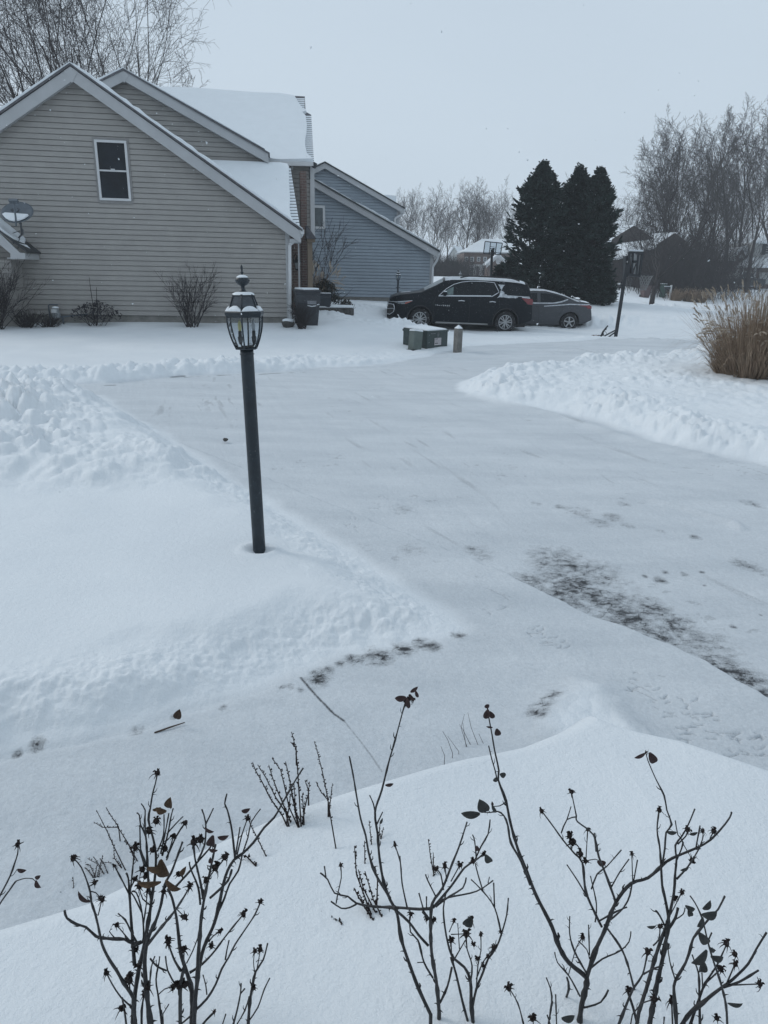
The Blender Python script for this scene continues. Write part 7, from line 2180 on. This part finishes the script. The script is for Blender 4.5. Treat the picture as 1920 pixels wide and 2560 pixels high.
r.hips('A', [(560, 1870, 1.7), (520, 1850, 1.3), (600, 1860, 1.4), (840, 1500, 1.3), (800, 900, 1.3), (540, 840, 1.1), (740, 520, 1.3)])
for x, y, L, W, a in ((860, 470, 110, 70, -100), (900, 490, 90, 40, 10), (780, 400, 80, 30, -30), (1120, 250, 80, 40, 20), (850, 730, 60, 34, 100), (900, 610, 70, 30, 170)): r.leaf('A', x, y, L, W, a, M_LEAFR, .7)
r = Rose('small pale rose stems standing apart to the right of the dark left bushes', 1.0, 3)
r.cane('A', [(1180, 2230), (1195, 2020), (1220, 1860), (1250, 1730), (1320, 1620), (1360, 1470)], .0046, .0016)
r.cane('A', [(1240, 1730), (1230, 1640), (1240, 1550)], .0015, .001, False, hip=.9); r.cane('A', [(1262, 1705), (1278, 1620), (1290, 1540)], .0015, .001, False, hip=1.1); r.cane('A', [(1255, 1640), (1285, 1610)], .001, .0008, False)
r.cane('A', [(1040, 2230), (1080, 2080), (1110, 1930), (1115, 1840)], .003, .0016); r.cane('A', [(1112, 1930), (1150, 1885)], .0018, .0016, False); r.cane('A', [(1190, 2180), (1270, 2060), (1330, 1890), (1380, 1790)], .0022, .0013); r.cane('A', [(1080, 2210), (1150, 2090), (1190, 1960)], .0018, .0013)
r.hips('A', [(1230, 1890, 1.1)])
# --- centre bush
r = Rose('open rose bush in the middle with one tall straight cane bearing a drooping withered bloom', 1.04, 4)
r.cane('6', [(1130, 2030), (1060, 1880), (1000, 1720), (955, 1580), (930, 1430), (890, 1350), (850, 1240), (825, 1090), (815, 960), (800, 830), (840, 700), (880, 540), (920, 400), (960, 250), (980, 180)], .0050, .0014, lean=.05, hip=1.0)
r.cane('6', [(890, 1340), (800, 1190), (760, 1060), (745, 970), (715, 870), (690, 730), (670, 610), (648, 500)], .0034, .0013)
r.cane('6', [(1180, 2020), (1165, 1850), (1135, 1660), (1130, 1500), (1140, 1370), (1200, 1280), (1260, 1130), (1300, 1030), (1345, 890)], .0052, .0016)
r.cane('6', [(1115, 1620), (1060, 1560), (1000, 1480), (910, 1400)], .0034, .003); r.cane('6', [(1140, 1400), (1060, 1405), (930, 1395), (800, 1390), (690, 1370), (640, 1330), (560, 1310), (520, 1230), (475, 1190)], .0036, .0016)
r.cane('6', [(510, 1220), (500, 1150)], .0018, .0014, False); r.cane('6', [(570, 1370), (580, 1310), (600, 1220), (597, 1150)], .0018, .0012, hip=.8); r.cane('6', [(690, 1375), (650, 1395), (600, 1400), (540, 1360)], .0024, .0016)
r.cane('6', [(990, 1395), (960, 1250), (950, 1130), (920, 1030)], .0022, .0012, hip=.9); r.cane('6', [(953, 1150), (948, 1090)], .0014, .001, False)
r.cane('6', [(1185, 1960), (1230, 1860), (1255, 1750)], .003, .0026); r.cane('6', [(1142, 1810), (1090, 1720), (1055, 1590), (1010, 1540), (1005, 1450)], .0028, .0015); r.cane('6', [(1085, 1720), (1050, 1722)], .0014, .001, False)
r.cane('6', [(1145, 1395), (1250, 1270), (1330, 1160), (1390, 1120), (1440, 1080)], .0034, .0016, hip=.8); r.cane('6', [(1385, 1130), (1430, 1030), (1470, 960), (1482, 875)], .002, .0012); r.cane('6', [(1400, 1100), (1390, 1000), (1378, 965)], .0018, .0011)
r.cane('6', [(1160, 1390), (1240, 1330), (1320, 1280), (1340, 1220)], .0026, .0016); r.cane('6', [(1180, 1360), (1240, 1335), (1400, 1300), (1500, 1235)], .0024, .0014); r.cane('6', [(1470, 1250), (1478, 1215)], .0012, .001, False)
r.cane('6', [(1205, 1290), (1190, 1200), (1165, 1170)], .002, .0014, False, hip=1.1); r.cane('6', [(1225, 1240), (1215, 1160)], .0016, .0012, False, hip=1.1); r.cane('6', [(1250, 1240), (1300, 1150)], .0016, .0012, False, hip=1.0); r.cane('6', [(1160, 1330), (1110, 1230), (1100, 1200)], .0018, .0014)
r.cane('6', [(1085, 1400), (1060, 1310)], .0018, .0014, False); r.cane('6', [(1105, 1400), (1105, 1330)], .0016, .0014, False); r.cane('6', [(1135, 1480), (1085, 1420)], .003, .003)
r.cane('6', [(800, 830), (790, 780), (768, 730)], .002, .0012); r.cane('6', [(812, 900), (845, 830)], .002, .0012, False)
r.hips('6', [(1000, 165, 1.0), (1020, 170, .9), (1010, 1440, .9), (1110, 1470, .9), (1150, 1470, .8), (1380, 1130, .9)])
for x, y, L, W, a, mm in ((985, 150, 60, 34, 190, M_LEAFR), (990, 150, 70, 26, -80, M_LEAFR), (1005, 130, 50, 18, -60, M_LEAFR), (1010, 120, 50, 20, 40, M_LEAFR), (1040, 110, 45, 18, -70, M_LEAFR), (860, 670, 45, 20, 10, M_LEAFR), (1455, 1080, 60, 38, -60, M_LEAFG), (1408, 1060, 34, 24, 100, M_LEAFR), (830, 900, 40, 14, 70, M_LEAFG)): r.leaf('6', x, y, L, W, a, mm, .4)
# --- small bush right of it
r = Rose('small rose bush with a cluster of round hips, right of the middle one', 1.03, 5)
r.cane('6', [(1382, 2090), (1370, 1960), (1365, 1830), (1330, 1750), (1270, 1700), (1240, 1640), (1215, 1520), (1205, 1400), (1220, 1310)], .0050, .0018)
r.cane('6', [(1355, 2090), (1320, 1960), (1280, 1790), (1250, 1690)], .0036, .003); r.cane('6', [(1375, 2000), (1400, 1880), (1440, 1780), (1470, 1700), (1520, 1630), (1550, 1550), (1580, 1440), (1590, 1340)], .0034, .0015)
r.cane('6', [(1550, 1560), (1510, 1400), (1440, 1300), (1370, 1230)], .0022, .0013); r.cane('6', [(1508, 1390), (1503, 1250)], .0022, .0016); r.cane('6', [(1440, 1300), (1410, 1200), (1395, 1140)], .002, .0015)
r.cane('6', [(1365, 1850), (1375, 1740), (1345, 1640), (1340, 1560)], .0022, .0015, hip=1.7); r.cane('6', [(1265, 1710), (1300, 1650), (1335, 1590)], .002, .0014); r.cane('6', [(1255, 1690), (1250, 1600)], .002, .0014, False, hip=1.6); r.cane('6', [(1240, 1540), (1265, 1480)], .0014, .001, False, hip=.9)
r.cane('6', [(1300, 1640), (1290, 1490)], .0014, .001, False); r.cane('6', [(1250, 1555), (1370, 1550)], .0014, .001, False)
r.cane('6', [(1400, 1880), (1410, 1740), (1428, 1650), (1426, 1560)], .002, .0013, hip=.9); r.cane('6', [(1400, 1820), (1440, 1720), (1500, 1640)], .002, .0014, hip=1.3)
r.hips('6', [(1365, 1490, 1.4), (1385, 1620, 1.0), (1410, 1700, .9), (1440, 1745, 1.0), (1545, 1545, .9), (1470, 1690, .8)])
r.leaf('6', 1330, 1500, 70, 56, 60, M_LEAFG, .5)
# --- tall cane bush
r = Rose('tall rose bush right of centre, its long bare cane topped by a few reddish leaves', 1.03, 6)
r.cane('7', [(655, 1800), (668, 1690), (695, 1570), (685, 1530), (600, 1460), (550, 1380), (510, 1270), (460, 1170), (420, 1090), (375, 970), (330, 860), (290, 720), (265, 600), (225, 490), (228, 440), (205, 330), (190, 240), (175, 160), (165, 90)], .0070, .0014, lean=.06)
r.cane('C', [(890, 1860), (800, 1630), (700, 1450), (670, 1280), (630, 1180), (570, 1140), (500, 1150), (440, 1150)], .0038, .0010, lean=-.05); r.cane('C', [(565, 840), (545, 740), (510, 620), (480, 490)], .002, .0014); r.cane('C', [(645, 1050), (590, 1085), (520, 1090)], .0016, .0010, False)
r.cane('7', [(695, 1540), (740, 1400), (790, 1290), (850, 1140), (930, 1040), (1020, 1010), (1100, 940), (1150, 905), (1320, 830), (1400, 760), (1455, 690), (1465, 660)], .0056, .002, lean=.03)
r.cane('7', [(850, 1140), (800, 1000), (760, 900), (730, 780), (645, 710), (640, 680), (615, 560)], .0032, .0012, hip=1.1); r.cane('7', [(640, 685), (590, 700), (560, 770)], .0016, .0013); r.cane('7', [(590, 700), (612, 630)], .0014, .001, False)
r.cane('7', [(775, 1270), (740, 1200), (690, 1080), (672, 930), (630, 880), (570, 810), (520, 740), (460, 660)], .0034, .0015, hip=1.0); r.cane('7', [(740, 1245), (747, 1150), (715, 1000)], .002, .0013); r.cane('7', [(690, 1100), (650, 1030), (590, 940)], .002, .0013); r.cane('7', [(720, 1070), (750, 990), (800, 950), (880, 860)], .002, .0013)
r.cane('7', [(820, 1070), (870, 980), (920, 910)], .002, .0014); r.cane('7', [(940, 1035), (935, 890)], .0014, .0011, False, hip=.9); r.cane('7', [(945, 1025), (965, 915)], .0018, .0013); r.cane('7', [(690, 930), (700, 760)], .0014, .0011, False, hip=1.0); r.cane('7', [(745, 870), (735, 770)], .0018, .0013, False)
r.cane('7', [(690, 920), (740, 910), (760, 920)], .0012, .0009, False); r.cane('7', [(760, 1240), (850, 1190), (910, 1165)], .0024, .0014); r.cane('7', [(800, 1250), (890, 1170), (925, 1100), (935, 1040)], .0024, .002)
r.cane('7', [(705, 1500), (780, 1440), (870, 1400), (920, 1350), (930, 1295)], .0026, .0014); r.cane('7', [(790, 1260), (870, 1370), (910, 1460), (950, 1610), (1000, 1800)], .0026, .003); r.cane('7', [(690, 1510), (630, 1400), (605, 1310), (605, 1215)], .0024, .0014)
r.cane('7', [(710, 1440), (695, 1390), (650, 1345)], .0016, .0012); r.cane('7', [(660, 1640), (600, 1530), (540, 1460), (525, 1405)], .0024, .0014); r.cane('7', [(600, 1520), (640, 1380), (670, 1330)], .0014, .0011, False, hip=1.2); r.cane('7', [(680, 1700), (770, 1670), (810, 1605)], .0024, .0018)
r.cane('7', [(590, 1540), (600, 1600), (560, 1720), (540, 1800)], .0026, .0036); r.cane('7', [(710, 1420), (705, 1260)], .0018, .0013)
r.hips('7', [(600, 790, 1.2), (622, 830, 1.8), (660, 890, 1.4), (690, 930, 1.0)])
for x, y, L, W, a, mm in ((460, 1140, 140, 105, 120, M_LEAFG), (395, 1160, 165, 72, 185, M_LEAFG), (555, 1150, 90, 32, 120, M_LEAFG), (590, 770, 60, 55, -10, M_LEAFG), (560, 800, 60, 40, -110, M_LEAFG), (475, 130, 110, 60, -100, M_LEAFR), (490, 150, 90, 50, -60, M_LEAFR), (520, 310, 60, 20, 175, M_LEAFR), (560, 320, 85, 60, -75, M_LEAFR), (440, 110, 50, 40, 30, M_LEAFR), (520, 1085, 50, 24, 100, M_LEAFR)): r.leaf('C', x, y, L, W, a, mm, .3)
r.leaf('7', 750, 920, 50, 34, -20, M_LEAFR, .3)
r = Rose('lone rose stem with a starry withered hip between the two right bushes', 1.0, 7)
r.cane('7', [(362, 1800), (330, 1680), (285, 1600)], .0022, .0013, False, hip=1.4)
r = Rose('short rose stubs at the bottom edge left of the tall cane', .99, 8)
r.cane('7', [(490, 1800), (510, 1640), (480, 1540)], .0026, .0014); r.cane('7', [(535, 1800), (530, 1630)], .002, .0014); r.cane('7', [(505, 1800), (485, 1740)], .002, .0014); r.hips('7', [(410, 1765, 1.6)]); r.leaf('7', 560, 1755, 66, 40, 10, M_LEAFG, .3)
# --- right bush
r = Rose('spreading rose bush at the lower right with thorny double stems', 1.0, 9)
r.cane('D', [(440, 2230), (470, 2060), (500, 1900), (545, 1700), (570, 1560), (590, 1420), (560, 1240), (540, 1150), (530, 980), (520, 850), (500, 720), (515, 580)], .0062, .0015, lean=.08, hip=1.1)
r.cane('D', [(565, 1480), (600, 1350), (630, 1200), (640, 1050), (650, 940), (640, 840), (690, 770), (740, 680), (790, 560)], .0040, .0014); r.cane('D', [(540, 990), (560, 860), (570, 740), (612, 680), (575, 570), (555, 460), (490, 330), (430, 190), (415, 130)], .0026, .0010, hip=.5)
r.cane('D', [(360, 2120), (430, 1900), (480, 1720), (540, 1540), (565, 1480)], .005, .004); r.cane('D', [(648, 960), (700, 820), (660, 760), (640, 650)], .002, .0012); r.cane('D', [(650, 1100), (740, 1000), (830, 850), (855, 760)], .0024, .0013)
r.cane('D', [(695, 820), (770, 950)], .0012, .001, False, hip=1.3); r.cane('D', [(660, 830), (720, 770), (735, 730)], .0018, .0013, False, hip=1.3); r.cane('D', [(905, 790), (930, 740)], .0014, .0012, False, hip=1.0); r.cane('D', [(800, 850), (830, 690)], .0018, .0013); r.cane('D', [(855, 770), (850, 740)], .0013, .001, False, hip=.8)
r.cane('D', [(565, 1470), (520, 1380), (490, 1340)], .0026, .0018); r.cane('D', [(590, 1480), (640, 1400), (660, 1320)], .0038, .003); r.cane('D', [(605, 1370), (650, 1280), (685, 1210)], .0014, .0011, False, hip=1.1); r.cane('D', [(640, 1410), (700, 1370), (715, 1320)], .0016, .0012, False)
r.cane('D', [(200, 2230), (290, 2000), (330, 1920), (390, 1830), (425, 1670)], .0038, .0016, hip=1.5); r.cane('D', [(395, 1830), (470, 1790), (550, 1760)], .0022, .0016); r.cane('D', [(470, 1610), (515, 1560), (522, 1470)], .0018, .0013, False, hip=1.2); r.cane('D', [(310, 2140), (390, 2050), (470, 2030)], .0018, .0014, False, hip=1.4)
r.cane('D', [(350, 2230), (320, 2100), (280, 1980), (265, 1950)], .0036, .003); r.cane('D', [(480, 1730), (430, 1728)], .001, .0008, False)
r.hips('D', [(630, 1255, 1.0), (280, 1960, 1.1)])
for x, y, L, W, a, mm in ((440, 125, 100, 55, -60, M_LEAFR), (410, 130, 80, 26, 215, M_LEAFR), (650, 740, 75, 30, 180, M_LEAFG), (740, 1010, 60, 26, 210, M_LEAFG), (715, 1300, 90, 40, -30, M_LEAFG), (740, 1320, 90, 40, -70, M_LEAFG), (490, 1460, 60, 24, 190, M_LEAFG), (810, 740, 60, 24, 200, M_LEAFG)): r.leaf('D', x, y, L, W, a, mm, .4)
r = Rose('rose canes fanning out at the bottom right corner with curled dull leaves', .98, 10)
r.cane('D', [(650, 2230), (640, 2080), (630, 1960), (640, 1880), (720, 1740), (760, 1620), (780, 1550), (860, 1450), (920, 1380), (970, 1330), (1020, 1230)], .0044, .0018); r.cane('D', [(640, 1875), (600, 1740), (585, 1640), (582, 1590)], .0018, .0011)
r.cane('D', [(680, 2230), (760, 2120), (850, 2050), (920, 1990), (1000, 1930), (1080, 1870), (1200, 1750), (1260, 1640), (1340, 1510)], .005, .002); r.cane('D', [(1010, 1930), (1130, 1890), (1280, 1800)], .0032, .002); r.cane('D', [(1040, 1915), (1280, 1905)], .002, .0013, False, hip=1.2)
r.cane('D', [(750, 2230), (830, 2000), (870, 1900), (960, 1760), (1030, 1610)], .004, .0014, hip=1.5); r.cane('D', [(872, 1900), (980, 1800)], .0022, .0016, hip=1.4); r.cane('D', [(1035, 1900), (1095, 1760)], .002, .0015, hip=1.3)
r.cane('D', [(830, 2230), (825, 2000), (820, 1830), (790, 1740), (770, 1680)], .0036, .0016); r.cane('D', [(850, 1930), (845, 1820)], .0018, .0014, False)
r.cane('D', [(1040, 2230), (1030, 2070), (990, 1900), (930, 1720), (890, 1580), (860, 1450), (830, 1360), (790, 1280), (755, 1230)], .003, .0014, lean=-.05); r.cane('D', [(885, 1590), (920, 1510)], .0018, .0014, False); r.cane('D', [(620, 2230), (612, 2050)], .0022, .0018, False, hip=1.4); r.cane('D', [(550, 2230), (555, 2160)], .0018, .0016, False)
r.hips('D', [(1095, 1690, 1.1), (960, 2180, 1.2)])
for x, y, L, W, a in ((840, 1370, 100, 60, 10), (850, 1330, 80, 40, 60), (850, 1390, 90, 40, -100), (890, 1590, 120, 60, 130), (880, 1640, 150, 60, -120), (910, 1690, 90, 50, -10), (850, 1720, 120, 60, -85), (1040, 2050, 110, 34, -5), (900, 1620, 60, 30, -40)): r.leaf('D', x, y, L, W, a, M_LEAFG, .5)
# --- left edge
r = Rose('thin rose stems leaning in from the left edge with two small dull leaves', 1.1, 11)
r.cane('B', [(-120, 980), (0, 790), (110, 580), (160, 440), (195, 330), (200, 240)], .0028, .0012, False, hip=1.2); r.cane('B', [(115, 580), (150, 560), (185, 505)], .001, .0008, False); r.cane('B', [(-120, 1080), (20, 850), (100, 740), (170, 640), (210, 620), (280, 600), (360, 605)], .0026, .001, False)
r.leaf('B', 190, 500, 95, 50, -10, M_LEAFR, .4); r.leaf('B', 390, 600, 70, 44, 30, M_LEAFR, .4); r.leaf('B', 400, 620, 110, 60, -70, M_LEAFR, .5); r.cane('B', [(360, 605), (400, 640)], .001, .0008, False)

# --- dry seed stalks standing further out in the bed
def stalks(label, crop, lines, seed, bumpy=True, r=.0022, name='dry_stalks', y=None, group=None):
    rr = random.Random(seed)
    P0 = cpx(crop, [lines[0][0]])[0]
    y0 = y if y else mound_y(*P0)
    p0 = at_y(P0[0], P0[1], y0); g = Vector((p0.x, p0.y, gz(p0.x, p0.y)))
    t = thing(name, label, 'dry plant', g, 0, group)
    for L in lines:
        P2 = cpx(crop, L)
        yy = y if y else min(mound_y(*P2[0]), y0 + .12)
        W3 = [at_y(px, py, yy + .03 * i) - g for i, (px, py) in enumerate(P2)]
        W3.insert(0, W3[0] + Vector((0, 0, -.06)))
        q = MB(); m = len(W3); q.tube(W3, [r * (1 - .55 * i / (m - 1)) for i in range(m)], 5)
        if bumpy:
            for i in range(max(1, m // 3), m - 1):
                a, b_ = W3[i], W3[i + 1]; k = max(2, int((b_ - a).length / .006))
                for j in range(k):
                    c = a.lerp(b_, j / k); d = Vector((rr.gauss(0, 1), rr.gauss(0, 1), .5)).normalized()
                    o_ = c + d * r * 1.1; s = r * rr.uniform(.7, 1.5)
                    q.add([o_ + Vector((s, 0, 0)), o_ - Vector((s * .5, s, 0)), o_ + Vector((-s * .5, s, 0)), o_ + d * s * 1.3 + Vector((0, 0, s))], [(0, 1, 3), (1, 2, 3), (2, 0, 3), (0, 2, 1)])
        q.build('stalk', M_SEED, t, recalc=False)
    return t
stalks('clump of dark bumpy seed stalks standing at the bed edge left of centre', '6', [[(280, 915), (250, 850), (180, 750), (130, 650), (90, 580), (75, 535)], [(290, 915), (270, 830), (210, 740), (150, 620), (105, 550)], [(300, 890), (220, 700), (190, 620), (170, 550)], [(345, 920), (290, 800), (260, 660), (240, 580), (190, 510)],
    [(350, 920), (320, 780), (290, 620), (270, 530)], [(362, 915), (350, 720), (340, 560), (330, 450), (305, 355)], [(370, 900), (385, 800), (405, 720), (412, 650)], [(380, 900), (370, 720)], [(345, 915), (310, 740), (285, 590)], [(332, 450), (300, 415)], [(405, 700), (385, 640)], [(365, 900), (330, 830), (320, 660)], [(275, 900), (290, 800), (300, 720)]], 1, r=.0026)
stalks('single tall bumpy seed stalk just right of the seed stalk clump', '6', [[(568, 1045), (540, 880), (520, 750), (490, 600), (460, 480), (440, 410)], [(522, 760), (480, 710), (450, 650)], [(530, 810), (548, 660)]], 2)
stalks('low clump of bumpy seed stalks behind the arm of the middle rose', '6', [[(840, 1450), (790, 1350), (740, 1180)], [(800, 1420), (730, 1280), (700, 1170)], [(775, 1430), (690, 1200), (678, 1030)], [(810, 1390), (815, 1240), (800, 1150)], [(775, 1450), (700, 1330), (675, 1280)], [(790, 1470), (735, 1390), (710, 1320)]], 3, r=.0026)
stalks('two short bumpy stalks between the middle rose canes', '6', [[(740, 1135), (738, 1000)], [(780, 1020), (765, 880)], [(822, 1015), (830, 890)], [(835, 990), (850, 920)]], 4)
stalks('short seed stalk pair behind the hips of the middle rose', '6', [[(1150, 1205), (1130, 1100), (1115, 990)], [(1148, 1200), (1145, 1070)]], 5)
stalks('bumpy seed stalk lying flat on the snow left of the middle rose', '6', [[(600, 1485), (530, 1440), (440, 1390)]], 6, r=.0034, y=None)
stalks('short seed stalk leaning on the snow right of the left rose arm', '6', [[(95, 1150), (30, 1085)]], 7, r=.0034)
stalks('thin bumpy stalk leaning left out of the snow below the stalk clump', '6', [[(155, 1092), (100, 980), (60, 900), (40, 850)]], 8, r=.002)
stalks('thin dry grass stems at the crest of the snowy bed', '6', [[(1345, 445), (1310, 330), (1330, 250)], [(1365, 430), (1320, 340), (1300, 310)], [(1410, 432), (1370, 330), (1350, 240)], [(1442, 424), (1415, 365)], [(1260, 482), (1230, 400), (1200, 350)], [(1297, 472), (1230, 380)], [(1213, 496), (1190, 440)], [(1340, 445), (1320, 300)]], 9, bumpy=False, r=.0014, name='dry_grass')
stalks('leggy dry stalks behind the dense left rose', '5', [[(722, 725), (660, 600), (630, 530), (590, 450), (555, 380)], [(792, 675), (730, 560), (680, 480), (590, 480), (540, 450)], [(682, 475), (650, 430), (610, 365)], [(700, 715), (660, 660), (655, 610)], [(775, 665), (740, 580), (715, 560)]], 10, r=.0022)
stalks('tangled low dry stems at the bed edge behind the left rose', '5', [[(550, 770), (520, 700), (490, 690)], [(545, 770), (560, 690), (505, 660)], [(570, 765), (590, 640)], [(560, 765), (580, 680), (650, 685)], [(600, 750), (560, 680), (540, 650)], [(540, 770), (500, 720), (480, 695)], [(620, 745), (600, 690), (575, 660)], [(425, 828), (420, 765)], [(350, 850), (335, 850)]], 11, r=.0018)
# ------------------------------------------------------------------ unseen house wall added behind the viewer, placed to shade the flower bed
w = Wall((0, -1.4, 0), 0)
hO = thing('shading_wall', 'unseen pale house wall behind the viewer, added to shade the flower bed', 'house', (0, -1.4, 0))
sd = MB()
for o_ in ([(-7, .1), (-.75, .1), (-.75, 2.7), (-7, 2.7)], [(.75, .1), (7, .1), (7, 2.7), (.75, 2.7)], [(-.75, .1), (.75, .1), (.75, 1.0), (-.75, 1.0)], [(-.75, 2.5), (.75, 2.5), (.75, 2.7), (-.75, 2.7)]):
    sd.add([w.pt(u, z) for u, z in o_], [(0, 1, 2, 3)])
P(sd.build('siding', M_SID_E, None), hO)
q = MB()
for b_ in ((-.8, -.75, 1.0, 2.5), (.75, .8, 1.0, 2.5), (-.8, .8, .95, 1.0), (-.8, .8, 2.5, 2.55)): w.box(q, *b_, -.04, .06)
P(q.build('window', M_WHITE, None), hO)

# ------------------------------------------------------------------ snowy air: far things fade
hz = MB(); hz.box((0, 60, 13.5), (460, 480, 31))
hm = bpy.data.materials.new('snowy_air'); hm.use_nodes = True
nt = hm.node_tree; nt.nodes.clear()
ho = nt.nodes.new('ShaderNodeOutputMaterial'); hv = nt.nodes.new('ShaderNodeVolumePrincipled')
hv.inputs['Color'].default_value = (.95, .975, 1.0, 1); hv.inputs['Density'].default_value = HAZE
nt.links.new(hv.outputs[0], ho.inputs['Volume'])
o = hz.build('haze', hm, None); tag(o, 'pale snowy haze that fades the far trees', 'haze', kind='stuff')
